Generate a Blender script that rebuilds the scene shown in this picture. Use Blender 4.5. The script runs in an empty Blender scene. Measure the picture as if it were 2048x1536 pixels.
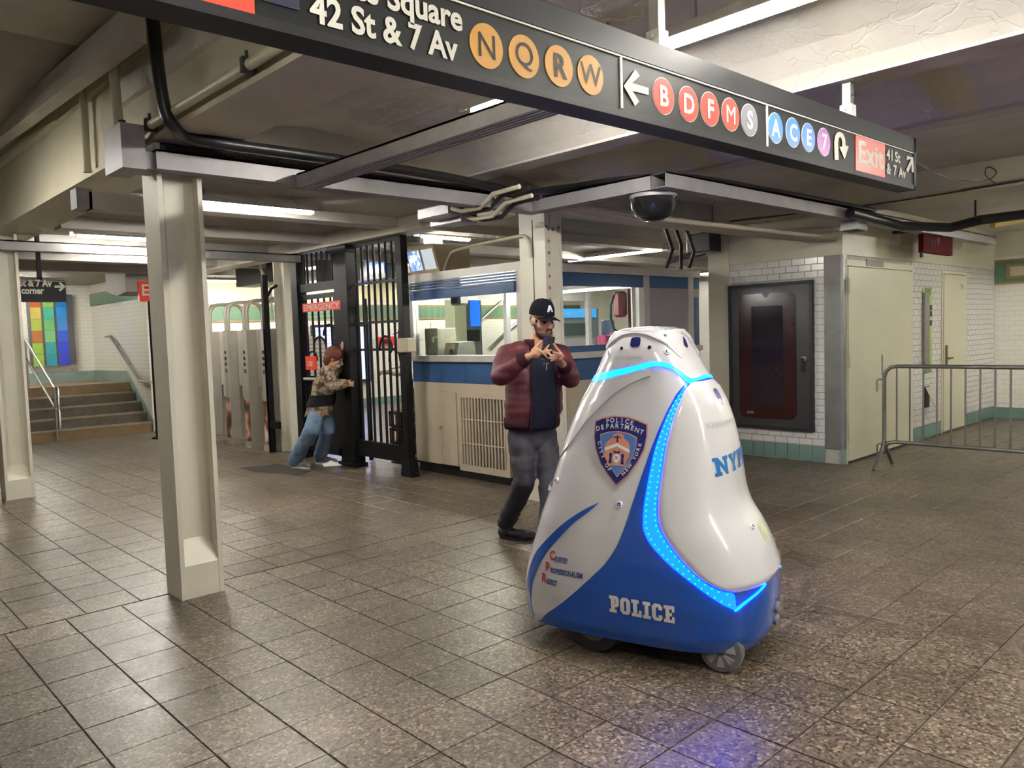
import bpy, bmesh, math, random
from math import pi, sin, cos, radians, sqrt, hypot, atan2
from mathutils import Vector, Matrix
from mathutils.geometry import tessellate_polygon

scene = bpy.context.scene
COL = scene.collection
random.seed(7)

# ------------------------------------------------------------------ camera
F_PX, YAW, PITCH, ROLL, CAM_Z = 1566.0, radians(46.8), radians(-3.72), radians(1.83), 1.577
CAM_M = (Matrix.Rotation(YAW - pi / 2, 3, 'Z') @ Matrix.Rotation(PITCH, 3, 'X') @ Matrix.Rotation(ROLL, 3, 'Y'))
CAM_P = Vector((0, 0, CAM_Z))
cam_data = bpy.data.cameras.new('camera')
cam = bpy.data.objects.new('camera', cam_data)
COL.objects.link(cam)
cam_data.sensor_width = 36.0
cam_data.lens = F_PX / 2048 * 36.0
cam_data.clip_start = 0.05
right, fwd, up = CAM_M.col[0], CAM_M.col[1], CAM_M.col[2]
m4 = Matrix((right, up, -fwd)).transposed().to_4x4()
m4.translation = CAM_P
cam.matrix_world = m4
scene.camera = cam

# ------------------------------------------------------------------ world, exposure
world = bpy.data.worlds.new('world')
scene.world = world
world.use_nodes = True
bg = world.node_tree.nodes['Background']
bg.inputs[0].default_value = (1.0, 0.93, 0.80, 1)
bg.inputs[1].default_value = 0.30
scene.view_settings.view_transform = 'Standard'
scene.view_settings.look = 'None'
scene.view_settings.gamma = 1.0
scene.view_settings.use_curve_mapping = False
scene.view_settings.exposure = 1.2
scene.cycles.max_bounces = 5
scene.cycles.diffuse_bounces = 4
scene.cycles.glossy_bounces = 3
scene.cycles.transmission_bounces = 4
scene.cycles.transparent_max_bounces = 8
scene.cycles.caustics_reflective = False
scene.cycles.caustics_refractive = False
scene.cycles.use_adaptive_sampling = True
scene.cycles.adaptive_threshold = 0.12
scene.cycles.adaptive_min_samples = 16
scene.cycles.use_light_tree = False
scene.cycles.use_denoising = True
TUBE_STRENGTH = 100.0          # fluorescent tubes (see fluorescent_lamp)


# ------------------------------------------------------------------ pixel ray helpers (photo measured at 2048 x 1536)
def ray(px, py):
    return CAM_M @ Vector(((px - 1024) / F_PX, 1.0, -(py - 768) / F_PX))


def at(px, py, x=None, y=None, z=None):
    """world point where the sight line of a photo pixel meets the plane x=, y= or z="""
    d = ray(px, py)
    t = x / d.x if x is not None else y / d.y if y is not None else (z - CAM_Z) / d.z
    return CAM_P + d * t


def deep(px, py, depth):
    return CAM_P + ray(px, py) * depth


# ------------------------------------------------------------------ materials
MATS = {}


def node(nt, kind, **kw):
    n = nt.nodes.new(kind)
    for k, v in kw.items():
        setattr(n, k, v)
    return n


def mat(name, color, rough=0.5, metal=0.0, vary=0.0, scale=4.0, bump=0.0, bscale=60.0, coat=0.0, emit=None, estr=0.0,
        spec=0.5, color2=None, detail=5.0):
    if name in MATS:
        return MATS[name]
    m = bpy.data.materials.new(name)
    m.use_nodes = True
    nt = m.node_tree
    b = nt.nodes['Principled BSDF']
    b.inputs['Roughness'].default_value = rough
    b.inputs['Metallic'].default_value = metal
    b.inputs['Specular IOR Level'].default_value = spec
    b.inputs['Base Color'].default_value = (*color, 1)
    if coat:
        b.inputs['Coat Weight'].default_value = coat
        b.inputs['Coat Roughness'].default_value = 0.06
    tc = node(nt, 'ShaderNodeTexCoord')
    if vary or color2:
        no = node(nt, 'ShaderNodeTexNoise')
        no.inputs['Scale'].default_value = scale
        no.inputs['Detail'].default_value = detail
        no.inputs['Roughness'].default_value = 0.65
        nt.links.new(tc.outputs['Object'], no.inputs['Vector'])
        ramp = node(nt, 'ShaderNodeValToRGB')
        ramp.color_ramp.elements[0].position = 0.32
        ramp.color_ramp.elements[1].position = 0.68
        c2 = color2 or tuple(c * (1 - vary) for c in color)
        ramp.color_ramp.elements[0].color = (*c2, 1)
        ramp.color_ramp.elements[1].color = (*color, 1)
        nt.links.new(no.outputs['Fac'], ramp.inputs['Fac'])
        nt.links.new(ramp.outputs['Color'], b.inputs['Base Color'])
    if bump:
        nb = node(nt, 'ShaderNodeTexNoise')
        nb.inputs['Scale'].default_value = bscale
        nb.inputs['Detail'].default_value = 4
        nt.links.new(tc.outputs['Object'], nb.inputs['Vector'])
        bu = node(nt, 'ShaderNodeBump')
        bu.inputs['Strength'].default_value = bump
        bu.inputs['Distance'].default_value = 0.01
        nt.links.new(nb.outputs['Fac'], bu.inputs['Height'])
        nt.links.new(bu.outputs['Normal'], b.inputs['Normal'])
    if emit:
        b.inputs['Emission Color'].default_value = (*emit, 1)
        b.inputs['Emission Strength'].default_value = estr
    MATS[name] = m
    return m


def brick_mat(name, c1, c2, mortar, bw, bh, plane, rough=0.25, msize=0.004):
    """glazed subway tile for walls too far away to build tile by tile. plane: 'xz' or 'yz'"""
    m = mat(name, c1, rough)
    nt = m.node_tree
    b = nt.nodes['Principled BSDF']
    geo = node(nt, 'ShaderNodeNewGeometry')
    sep = node(nt, 'ShaderNodeSeparateXYZ')
    com = node(nt, 'ShaderNodeCombineXYZ')
    nt.links.new(geo.outputs['Position'], sep.inputs[0])
    nt.links.new(sep.outputs['X' if plane == 'xz' else 'Y'], com.inputs[0])
    nt.links.new(sep.outputs['Z'], com.inputs[1])
    br = node(nt, 'ShaderNodeTexBrick')
    br.inputs['Scale'].default_value = 1.0
    br.inputs['Brick Width'].default_value = bw
    br.inputs['Row Height'].default_value = bh
    br.inputs['Mortar Size'].default_value = msize
    br.inputs['Color1'].default_value = (*c1, 1)
    br.inputs['Color2'].default_value = (*c2, 1)
    br.inputs['Mortar'].default_value = (*mortar, 1)
    nt.links.new(com.outputs[0], br.inputs['Vector'])
    nt.links.new(br.outputs['Color'], b.inputs['Base Color'])
    bu = node(nt, 'ShaderNodeBump')
    bu.inputs['Strength'].default_value = 0.4
    bu.inputs['Distance'].default_value = 0.004
    bu.invert = True
    nt.links.new(br.outputs['Fac'], bu.inputs['Height'])
    nt.links.new(bu.outputs['Normal'], b.inputs['Normal'])
    return m


def floor_mat(name, base):
    m = mat(name, base, 0.36)
    nt = m.node_tree
    b = nt.nodes['Principled BSDF']
    geo = node(nt, 'ShaderNodeNewGeometry')
    vo = node(nt, 'ShaderNodeTexVoronoi')
    vo.inputs['Scale'].default_value = 85
    nt.links.new(geo.outputs['Position'], vo.inputs['Vector'])
    r1 = node(nt, 'ShaderNodeValToRGB')
    cr = r1.color_ramp
    cr.interpolation = 'CONSTANT'
    cols = [(0.0, 0.42), (0.20, 0.80), (0.45, 1.05), (0.72, 1.40), (0.90, 2.3)]
    while len(cr.elements) < len(cols):
        cr.elements.new(0.5)
    for e, (p, k) in zip(cr.elements, cols):
        e.position = p
        e.color = (base[0] * k, base[1] * k, base[2] * k, 1)
    sep = node(nt, 'ShaderNodeSeparateColor')
    nt.links.new(vo.outputs['Color'], sep.inputs[0])
    nt.links.new(sep.outputs[0], r1.inputs['Fac'])
    no = node(nt, 'ShaderNodeTexNoise')
    no.inputs['Scale'].default_value = 1.1
    no.inputs['Detail'].default_value = 6
    nt.links.new(geo.outputs['Position'], no.inputs['Vector'])
    r2 = node(nt, 'ShaderNodeValToRGB')
    r2.color_ramp.elements[0].position = 0.3
    r2.color_ramp.elements[0].color = (0.52, 0.50, 0.46, 1)
    r2.color_ramp.elements[1].position = 0.7
    r2.color_ramp.elements[1].color = (1, 1, 1, 1)
    nt.links.new(no.outputs['Fac'], r2.inputs['Fac'])
    mx = node(nt, 'ShaderNodeMix', data_type='RGBA', blend_type='MULTIPLY')
    mx.inputs[0].default_value = 1.0
    nt.links.new(r1.outputs['Color'], mx.inputs[6])
    nt.links.new(r2.outputs['Color'], mx.inputs[7])
    oi = node(nt, 'ShaderNodeObjectInfo')
    mp = node(nt, 'ShaderNodeMapRange')
    mp.inputs[3].default_value = 0.86
    mp.inputs[4].default_value = 1.12
    nt.links.new(oi.outputs['Random'], mp.inputs[0])
    mx2 = node(nt, 'ShaderNodeMix', data_type='RGBA', blend_type='MULTIPLY')
    mx2.inputs[0].default_value = 1.0
    nt.links.new(mx.outputs[2], mx2.inputs[6])
    nt.links.new(mp.outputs[0], mx2.inputs[7])
    nt.links.new(mx2.outputs[2], b.inputs['Base Color'])
    n3 = node(nt, 'ShaderNodeTexNoise')
    n3.inputs['Scale'].default_value = 9
    n3.inputs['Detail'].default_value = 5
    nt.links.new(geo.outputs['Position'], n3.inputs['Vector'])
    mr = node(nt, 'ShaderNodeMapRange')
    mr.inputs[3].default_value = 0.26
    mr.inputs[4].default_value = 0.50
    nt.links.new(n3.outputs['Fac'], mr.inputs[0])
    nt.links.new(mr.outputs[0], b.inputs['Roughness'])
    bu = node(nt, 'ShaderNodeBump')
    bu.inputs['Strength'].default_value = 0.12
    bu.inputs['Distance'].default_value = 0.004
    nt.links.new(vo.outputs['Distance'], bu.inputs['Height'])
    nt.links.new(bu.outputs['Normal'], b.inputs['Normal'])
    return m


# ------------------------------------------------------------------ mesh builder
class MB:
    def __init__(self):
        self.v, self.f = [], []

    def add(self, vs, fs):
        o = len(self.v)
        self.v += [tuple(v) for v in vs]
        self.f += [tuple(i + o for i in f) for f in fs]
        return self

    def box(self, a, b):
        x0, x1 = sorted((a[0], b[0])); y0, y1 = sorted((a[1], b[1])); z0, z1 = sorted((a[2], b[2]))
        return self.add([(x0, y0, z0), (x1, y0, z0), (x1, y1, z0), (x0, y1, z0), (x0, y0, z1), (x1, y0, z1), (x1, y1, z1), (x0, y1, z1)],
                        [(3, 2, 1, 0), (4, 5, 6, 7), (0, 1, 5, 4), (1, 2, 6, 5), (2, 3, 7, 6), (3, 0, 4, 7)])

    def chamfer_box(self, a, b, c):
        """box with its twelve edges cut by c"""
        lo = [min(p, q) for p, q in zip(a, b)]; hi = [max(p, q) for p, q in zip(a, b)]
        bm = bmesh.new()
        bmesh.ops.create_cube(bm, size=1)
        for v in bm.verts:
            v.co = Vector([(lo[i] + hi[i]) / 2 + v.co[i] * (hi[i] - lo[i]) for i in range(3)])
        bmesh.ops.bevel(bm, geom=bm.edges[:], offset=c, segments=1, affect='EDGES')
        bm.verts.index_update()
        self.add([v.co[:] for v in bm.verts], [[v.index for v in f.verts] for f in bm.faces])
        bm.free()
        return self

    def prism(self, pts, axis, lo, hi):
        """pts: 2D outline; axis 'x','y','z' is the extrusion axis"""
        def mk(p, t):
            return {'x': (t, p[0], p[1]), 'y': (p[0], t, p[1]), 'z': (p[0], p[1], t)}[axis]
        n = len(pts)
        vs = [mk(p, lo) for p in pts] + [mk(p, hi) for p in pts]
        fs = [tuple(range(n))[::-1], tuple(range(n, 2 * n))] + [(i, (i + 1) % n, n + (i + 1) % n, n + i) for i in range(n)]
        return self.add(vs, fs)

    def tube(self, pts, r, seg=10, caps=True):
        pts = [Vector(p) for p in pts]
        rs = r if isinstance(r, (list, tuple)) else [r] * len(pts)
        prev, rings, vs = None, [], []
        for i, p in enumerate(pts):
            d = (pts[min(i + 1, len(pts) - 1)] - pts[max(i - 1, 0)])
            d = d.normalized() if d.length > 1e-9 else Vector((0, 0, 1))
            if prev is None:
                a = d.orthogonal().normalized()
            else:
                a = (prev - d * prev.dot(d))
                a = a.normalized() if a.length > 1e-6 else d.orthogonal().normalized()
            prev = a
            b = d.cross(a)
            rings.append(len(vs))
            for k in range(seg):
                t = 2 * pi * k / seg
                vs.append(p + (a * cos(t) + b * sin(t)) * rs[i])
        fs = []
        for i in range(len(pts) - 1):
            for k in range(seg):
                k2 = (k + 1) % seg
                fs.append((rings[i] + k, rings[i] + k2, rings[i + 1] + k2, rings[i + 1] + k))
        if caps:
            fs.append(tuple(range(seg))[::-1])
            fs.append(tuple(rings[-1] + k for k in range(seg)))
        return self.add(vs, fs)

    def lathe(self, prof, origin, axis=(0, 0, 1), seg=24):
        """prof: (radius, height) along axis"""
        ax = Vector(axis).normalized(); a = ax.orthogonal().normalized(); b = ax.cross(a); o = Vector(origin)
        vs, fs = [], []
        for r, h in prof:
            for k in range(seg):
                t = 2 * pi * k / seg
                vs.append(o + ax * h + (a * cos(t) + b * sin(t)) * max(r, 1e-5))
        for i in range(len(prof) - 1):
            for k in range(seg):
                k2 = (k + 1) % seg
                fs.append((i * seg + k, i * seg + k2, (i + 1) * seg + k2, (i + 1) * seg + k))
        fs.append(tuple(range(seg))[::-1])
        fs.append(tuple((len(prof) - 1) * seg + k for k in range(seg)))
        return self.add(vs, fs)

    def ball(self, c, r, seg=14, rings=9, rot=None):
        r = r if isinstance(r, (list, tuple)) else (r, r, r)
        vs, fs = [], []
        for i in range(rings + 1):
            ph = pi * i / rings
            for k in range(seg):
                t = 2 * pi * k / seg
                p = Vector((r[0] * sin(ph) * cos(t), r[1] * sin(ph) * sin(t), r[2] * cos(ph)))
                if rot is not None:
                    p = rot @ p
                vs.append(Vector(c) + p)
        for i in range(rings):
            for k in range(seg):
                k2 = (k + 1) % seg
                fs.append((i * seg + k, (i + 1) * seg + k, (i + 1) * seg + k2, i * seg + k2))
        return self.add(vs, fs)

    def mesh(self, name, smooth=False):
        me = bpy.data.meshes.new(name)
        me.from_pydata(self.v, [], self.f)
        bm = bmesh.new(); bm.from_mesh(me)
        bmesh.ops.remove_doubles(bm, verts=bm.verts[:], dist=1e-6)
        bmesh.ops.recalc_face_normals(bm, faces=bm.faces[:])
        bm.to_mesh(me); bm.free()
        if smooth:
            for p in me.polygons:
                p.use_smooth = True
            me.set_sharp_from_angle(angle=radians(38))
        return me

    def build(self, name, material, parent=None, smooth=False):
        me = self.mesh(name, smooth)
        me.materials.append(material)
        return link(name, me, parent)


def link(name, data, parent=None):
    o = bpy.data.objects.new(name, data)
    COL.objects.link(o)
    if parent is not None:
        o.parent = parent
    return o


def tag(o, label=None, cat=None, group=None, kind=None):
    if label: o['label'] = label
    if cat: o['category'] = cat
    if group: o['group'] = group
    if kind: o['kind'] = kind
    return o


def thing(name, label, cat, group=None):
    """an Empty at the world origin of the thing's parts (parts carry world coordinates)"""
    o = bpy.data.objects.new(name, None)
    o.empty_display_size = 0.1
    COL.objects.link(o)
    return tag(o, label, cat, group)


def base(o, p):
    """moves the thing's Empty to its base and keeps the parts where they are"""
    p = Vector(p)
    o.location = p
    for c in o.children:
        c.location = c.location - p
    return o


def copy_thing(src, delta, label=None):
    r = src.copy(); COL.objects.link(r)
    r.location = src.location + Vector(delta)
    if label: r['label'] = label
    for ch in list(src.children):
        c = ch.copy(); COL.objects.link(c); c.parent = r
        for g in list(ch.children):
            d = g.copy(); COL.objects.link(d); d.parent = c
    return r


def text_mesh(body, size, bold=0.0, ext=0.0, align='LEFT', sx=1.0, spacing=1.0):
    """flat outline mesh of a word in the xy plane; returns (verts, faces)"""
    cu = bpy.data.curves.new('lettering', 'FONT')
    cu.body = body
    cu.size = size
    cu.offset = bold
    cu.extrude = ext
    cu.align_x = align
    cu.space_character = spacing
    cu.resolution_u = 3
    o = bpy.data.objects.new('lettering', cu)
    COL.objects.link(o)
    bpy.context.view_layer.update()
    me = bpy.data.meshes.new_from_object(o.evaluated_get(bpy.context.evaluated_depsgraph_get()))
    vs = [Vector((v.co.x * sx, v.co.y, v.co.z)) for v in me.vertices]
    fs = [tuple(p.vertices) for p in me.polygons]
    bpy.data.objects.remove(o); bpy.data.curves.remove(cu); bpy.data.meshes.remove(me)
    return vs, fs


def flat(vs, fs, o, ux, uy, name, material, parent, off=0.0):
    """puts a flat xy mesh on the plane o + x*ux + y*uy (z of the mesh along the normal)"""
    o, ux, uy = Vector(o), Vector(ux), Vector(uy)
    n = ux.cross(uy).normalized()
    mb = MB()
    mb.add([o + ux * v[0] + uy * v[1] + n * ((v[2] if len(v) > 2 else 0) + off) for v in vs], fs)
    me = bpy.data.meshes.new(name)
    me.from_pydata(mb.v, [], mb.f)
    me.materials.append(material)
    return link(name, me, parent)
# ================================================================== materials of the place
M_CREAM = mat('cream_paint', (0.60, 0.56, 0.42), 0.45, vary=0.14, scale=2.2, bump=0.10, bscale=25)
M_COLUMN = mat('column_paint', (0.66, 0.63, 0.53), 0.38, vary=0.10, scale=3.0, bump=0.08, bscale=30)
M_CEIL = mat('ceiling_plaster', (0.68, 0.65, 0.58), 0.75, vary=0.22, scale=1.3, bump=0.5, bscale=9)
def crack(m, scale=4.0, strength=0.18):
    nt = m.node_tree; b = nt.nodes['Principled BSDF']
    geo = node(nt, 'ShaderNodeNewGeometry'); no = node(nt, 'ShaderNodeTexNoise'); no.inputs['Scale'].default_value = 3.0; no.inputs['Detail'].default_value = 3
    vm_ = node(nt, 'ShaderNodeVectorMath', operation='MULTIPLY_ADD'); vm_.inputs[1].default_value = (0.5, 0.5, 0.5)
    nt.links.new(geo.outputs['Position'], no.inputs['Vector']); nt.links.new(no.outputs['Color'], vm_.inputs[0]); nt.links.new(geo.outputs['Position'], vm_.inputs[2])
    vo = node(nt, 'ShaderNodeTexVoronoi', feature='DISTANCE_TO_EDGE'); vo.inputs['Scale'].default_value = scale
    nt.links.new(vm_.outputs[0], vo.inputs['Vector'])
    mr = node(nt, 'ShaderNodeMapRange'); mr.inputs[2].default_value = 0.035
    nt.links.new(vo.outputs[0], mr.inputs[0])
    old = b.inputs['Normal'].links[0].from_node
    bu = node(nt, 'ShaderNodeBump'); bu.inputs['Strength'].default_value = strength; bu.inputs['Distance'].default_value = 0.012
    nt.links.new(mr.outputs[0], bu.inputs['Height']); nt.links.new(old.outputs[0], bu.inputs['Normal']); nt.links.new(bu.outputs[0], b.inputs['Normal'])


crack(M_CEIL)
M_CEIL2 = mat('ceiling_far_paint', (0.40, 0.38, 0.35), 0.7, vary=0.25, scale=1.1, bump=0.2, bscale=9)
M_STEEL = mat('beam_paint', (0.52, 0.49, 0.45), 0.5, vary=0.2, scale=2.5, bump=0.15, bscale=20)
M_DARK = mat('dark_grime', (0.035, 0.033, 0.030), 0.6, vary=0.4, scale=5)
M_BLACK = mat('black_rubber', (0.012, 0.012, 0.014), 0.35)
M_CHANNEL = mat('grey_channel_metal', (0.30, 0.29, 0.30), 0.40, 0.1, vary=0.2, scale=6)
M_WHITEMETAL = mat('white_enamel', (0.72, 0.72, 0.70), 0.35, vary=0.1, scale=8)
M_GROUT = mat('grout', (0.085, 0.080, 0.068), 0.7, vary=0.3, scale=30)
M_FLOOR = floor_mat('terrazzo_tile', (0.142, 0.111, 0.082))
M_TILE = mat('white_glazed_tile', (0.70, 0.69, 0.66), 0.16, vary=0.05, scale=3)
M_TEAL = mat('teal_glazed_tile', (0.14, 0.25, 0.22), 0.22, color2=(0.20, 0.31, 0.27), scale=5)
M_WALLJOINT = mat('wall_joint', (0.50, 0.48, 0.43), 0.7, vary=0.2, scale=12)
M_WALLCREAM = mat('wall_cream_paint', (0.62, 0.59, 0.45), 0.42, vary=0.08, scale=1.5)
M_FARTILE_XZ = brick_mat('far_tile_xz', (0.82, 0.80, 0.72), (0.79, 0.77, 0.69), (0.62, 0.60, 0.53), 0.152, 0.076, 'xz', 0.2, 0.003)
M_FARTILE_YZ = brick_mat('far_tile_yz', (0.82, 0.80, 0.72), (0.79, 0.77, 0.69), (0.62, 0.60, 0.53), 0.152, 0.076, 'yz', 0.2, 0.003)
M_GREENBAND = mat('green_mosaic', (0.10, 0.20, 0.12), 0.3, color2=(0.15, 0.25, 0.16), scale=22)
M_TAN = mat('tan_mosaic', (0.38, 0.27, 0.12), 0.3, vary=0.3, scale=30)


def structure(name, mb, material, label=None, parent=None, smooth=False):
    o = mb.build(name, material, parent, smooth)
    if parent is None:
        tag(o, label, None, None, 'structure')
    return o


# ------------------------------------------------------------------ floor: grout bed, single tiles, far tiles as stuff
T = 0.305
floor = structure('floor', MB().box((-6, -6, -0.12), (18, 21, -0.006)), M_GROUT, 'speckled brown terrazzo tile floor of the station')


def tile_mesh(name, w, d, h, c, material):
    mb = MB()
    x, y = w / 2, d / 2
    mb.add([(-x, -y, -h), (x, -y, -h), (x, y, -h), (-x, y, -h), (-x, -y, -c), (x, -y, -c), (x, y, -c), (-x, y, -c),
            (-x + c, -y + c, 0), (x - c, -y + c, 0), (x - c, y - c, 0), (-x + c, y - c, 0)],
           [(0, 1, 5, 4), (1, 2, 6, 5), (2, 3, 7, 6), (3, 0, 4, 7), (4, 5, 9, 8), (5, 6, 10, 9), (6, 7, 11, 10), (7, 4, 8, 11), (8, 9, 10, 11)])
    me = mb.mesh(name)
    me.materials.append(material)
    return me


FTILE = tile_mesh('floor_tile', T - 0.0055, T - 0.0055, 0.006, 0.0015, M_FLOOR)
SEAM_Y = 5.0
cells = []
for i in range(-20, 60):
    for j in range(-20, 70):
        x = 0.2135 + T * (i + 0.5)
        y = 0.1769 + T * (j + 0.5)
        if y > SEAM_Y:
            x += 0.115
            y += 0.010
        if not (-5.9 < x < 17.8 and -5.9 < y < 20.8):
            continue
        d = CAM_M.transposed() @ (Vector((x, y, 0)) - CAM_P)
        vis = d.y > 0.6 and abs(d.x / d.y) < 0.70 and -0.55 < d.z / d.y < 0.0
        cells.append((0 if vis else 1, d.y if vis else 99 + hypot(x, y), x, y))
cells.sort()
rest = MB()
for k, (hid, dist, x, y) in enumerate(cells):
    if k < 300 and not hid:
        o = link('floor_tile', FTILE, floor)
        o.location = (x, y, random.uniform(-0.0008, 0.0008))
        o.rotation_euler = (random.uniform(-0.0015, 0.0015), random.uniform(-0.0015, 0.0015), 0)
    else:
        rest.add([(v.co.x + x, v.co.y + y, v.co.z) for v in FTILE.vertices], [tuple(p.vertices) for p in FTILE.polygons])
me = bpy.data.meshes.new('floor_tiles_beyond'); me.from_pydata(rest.v, [], rest.f); me.materials.append(M_FLOOR)
tag(link('floor_tiles_beyond', me, floor), kind='stuff')

# ------------------------------------------------------------------ ceiling over the near hall: plaster arches between beam flanges
prof = [(-6, 3.40), (1.70, 3.40), (1.70, 3.1), (2.12, 2.95), (2.3, 3.03), (2.6, 3.11), (3.0, 3.15), (3.4, 3.13), (3.7, 3.08), (3.95, 3.0), (4.12, 2.92), (4.20, 2.868),
        (4.38, 2.868), (4.5, 2.93), (4.8, 3.02), (5.1, 3.03), (5.4, 2.97), (5.55, 2.90), (5.60, 2.868), (5.75, 2.868), (5.9, 2.95),
        (6.2, 3.02), (7.0, 3.05), (8.40, 3.05), (8.85, 3.05), (9.0, 2.90), (18, 2.90)]
mb = MB()
Y0, Y1, NY = -6.0, 5.32, 40
for k in range(NY + 1):
    y = Y0 + (Y1 - Y0) * k / NY
    mb.v += [(x, y, z) for x, z in prof] + [(x, y, z + 0.25) for x, z in prof]
n = len(prof)
for k in range(NY):
    for i in range(n - 1):
        a, b2 = k * 2 * n + i, (k + 1) * 2 * n + i
        mb.f.append((a, a + 1, b2 + 1, b2)); mb.f.append((a + n, b2 + n, b2 + n + 1, a + n + 1))
for e in (0, NY):
    for i in range(n - 1):
        a = e * 2 * n + i
        mb.f.append((a, a + n, a + n + 1, a + 1))
structure('ceiling', mb, M_CEIL, 'cream plaster arched ceiling between steel beams')
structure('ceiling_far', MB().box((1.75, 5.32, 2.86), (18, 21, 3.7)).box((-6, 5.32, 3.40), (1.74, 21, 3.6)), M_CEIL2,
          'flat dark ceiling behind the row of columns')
for k, (xa, xb) in enumerate(((4.19, 4.39), (5.59, 5.76))):
    structure('trim_%d' % (k + 1), MB().box((xa, -6, 2.85), (xb, 5.6, 2.868)), M_STEEL, ['narrow painted beam flange between the ceiling arches beside the lamps', 'second painted beam flange further right between ceiling arches'][k])
# big girder over the column row, riveted girder over the tiled pier
structure('trim_3', MB().box((1.73, -6, 2.80), (2.09, 21, 3.5)).box((1.70, -6, 2.77), (2.12, 21, 2.80)).box((1.69, -6, 3.3), (1.74, 21, 3.5)), M_CREAM,
          'deep cream girder running along the tops of the columns')
g = structure('trim_4', MB().box((8.42, -6, 2.80), (8.78, 5.3, 3.06)).box((8.36, -6, 2.78), (8.84, 5.3, 2.80)), M_CREAM, 'riveted cream girder over the tiled pier at right')
riv = MB().lathe([(0.020, 0), (0.018, 0.008), (0.010, 0.014), (0.0, 0.016)], (0, 0, 0), (0, 0, 1), 8).mesh('rivet', True)
riv.materials.append(M_CREAM)
for k in range(26):
    o = link('rivet', riv, g); o.location = (8.39, 3.7 - k * 0.16, 2.80)
# cross beams of the far ceiling (run along x)
for k, (y, w, h) in enumerate(((5.42, 0.2, 0.10), (7.05, 0.24, 0.10), (8.6, 0.24, 0.12), (10.1, 0.24, 0.12), (11.8, 0.24, 0.12), (13.4, 0.24, 0.12))):
    structure('trim_%d' % (5 + k), MB().box((2.12, y, 2.86 - h), (17.5, y + w, 2.9)), M_STEEL, 'painted cross beam number %d from the columns on the far ceiling' % (k + 1))

# ------------------------------------------------------------------ walls
WY = 3.78            # side wall of the pier, faces the camera side
PX0 = 8.556
pier = structure('wall_pier', MB().box((PX0 + 0.012, WY + 0.012, 0), (9.5, 5.44, 3.05)), M_WALLJOINT, 'tiled pier with a poster case at the right')
side = structure('wall_right', MB().box((9.5, WY + 0.012, 0), (14.2, 5.0, 3.05)), M_WALLJOINT, 'white tiled wall with cream doors at the right')
end = structure('wall_end', MB().box((14.0, -3.0, 0), (14.3, WY + 0.02, 3.0)), M_FARTILE_YZ, 'white tiled end wall with a green mosaic band at far right')
# painted upper wall (over the tiles)
structure('trim_20', MB().box((PX0 - 0.004, WY - 0.004, 2.318), (9.5, 5.44, 2.86)).box((9.49, WY - 0.004, 2.318), (14.0, 4.0, 2.95)), M_WALLCREAM, 'painted cream wall above the white tiles of the pier')
structure('trim_21', MB().box((PX0 - 0.012, 5.17, 0), (9.5, 5.46, 2.86)), M_WALLCREAM, 'flat cream pilaster beside the poster case')
structure('trim_22', MB().box((13.985, -3, 2.52), (14.01, WY, 3.0)), M_WALLCREAM, 'cream paint above the green band of the end wall')
mb = MB().box((13.975, -3, 2.12), (14.0, WY, 2.44))
eb = structure('trim_23', mb, M_GREENBAND, 'green mosaic band along the end wall at right')
MB().box((13.972, -3, 2.44), (14.0, WY, 2.47)).box((13.972, -3, 2.09), (14.0, WY, 2.12)).build('border', M_TAN, eb)
MB().box((13.965, 3.30, 2.17), (14.0, 3.62, 2.39)).build('plaque', M_TAN, eb)
MB().box((13.960, 3.36, 2.21), (14.0, 3.56, 2.35)).build('plaque_field', mat('plaque_cream', (0.55, 0.50, 0.36), 0.4), eb)
structure('baseboard_end', MB().box((13.97, -3, 0), (14.0, WY, 0.17)), M_TEAL, 'teal tile base of the end wall')

WTILE_X = tile_mesh('wall_tile', 0.146, 0.071, 0.008, 0.002, M_TILE)      # local: w along x, d along y, up = +z


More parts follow.
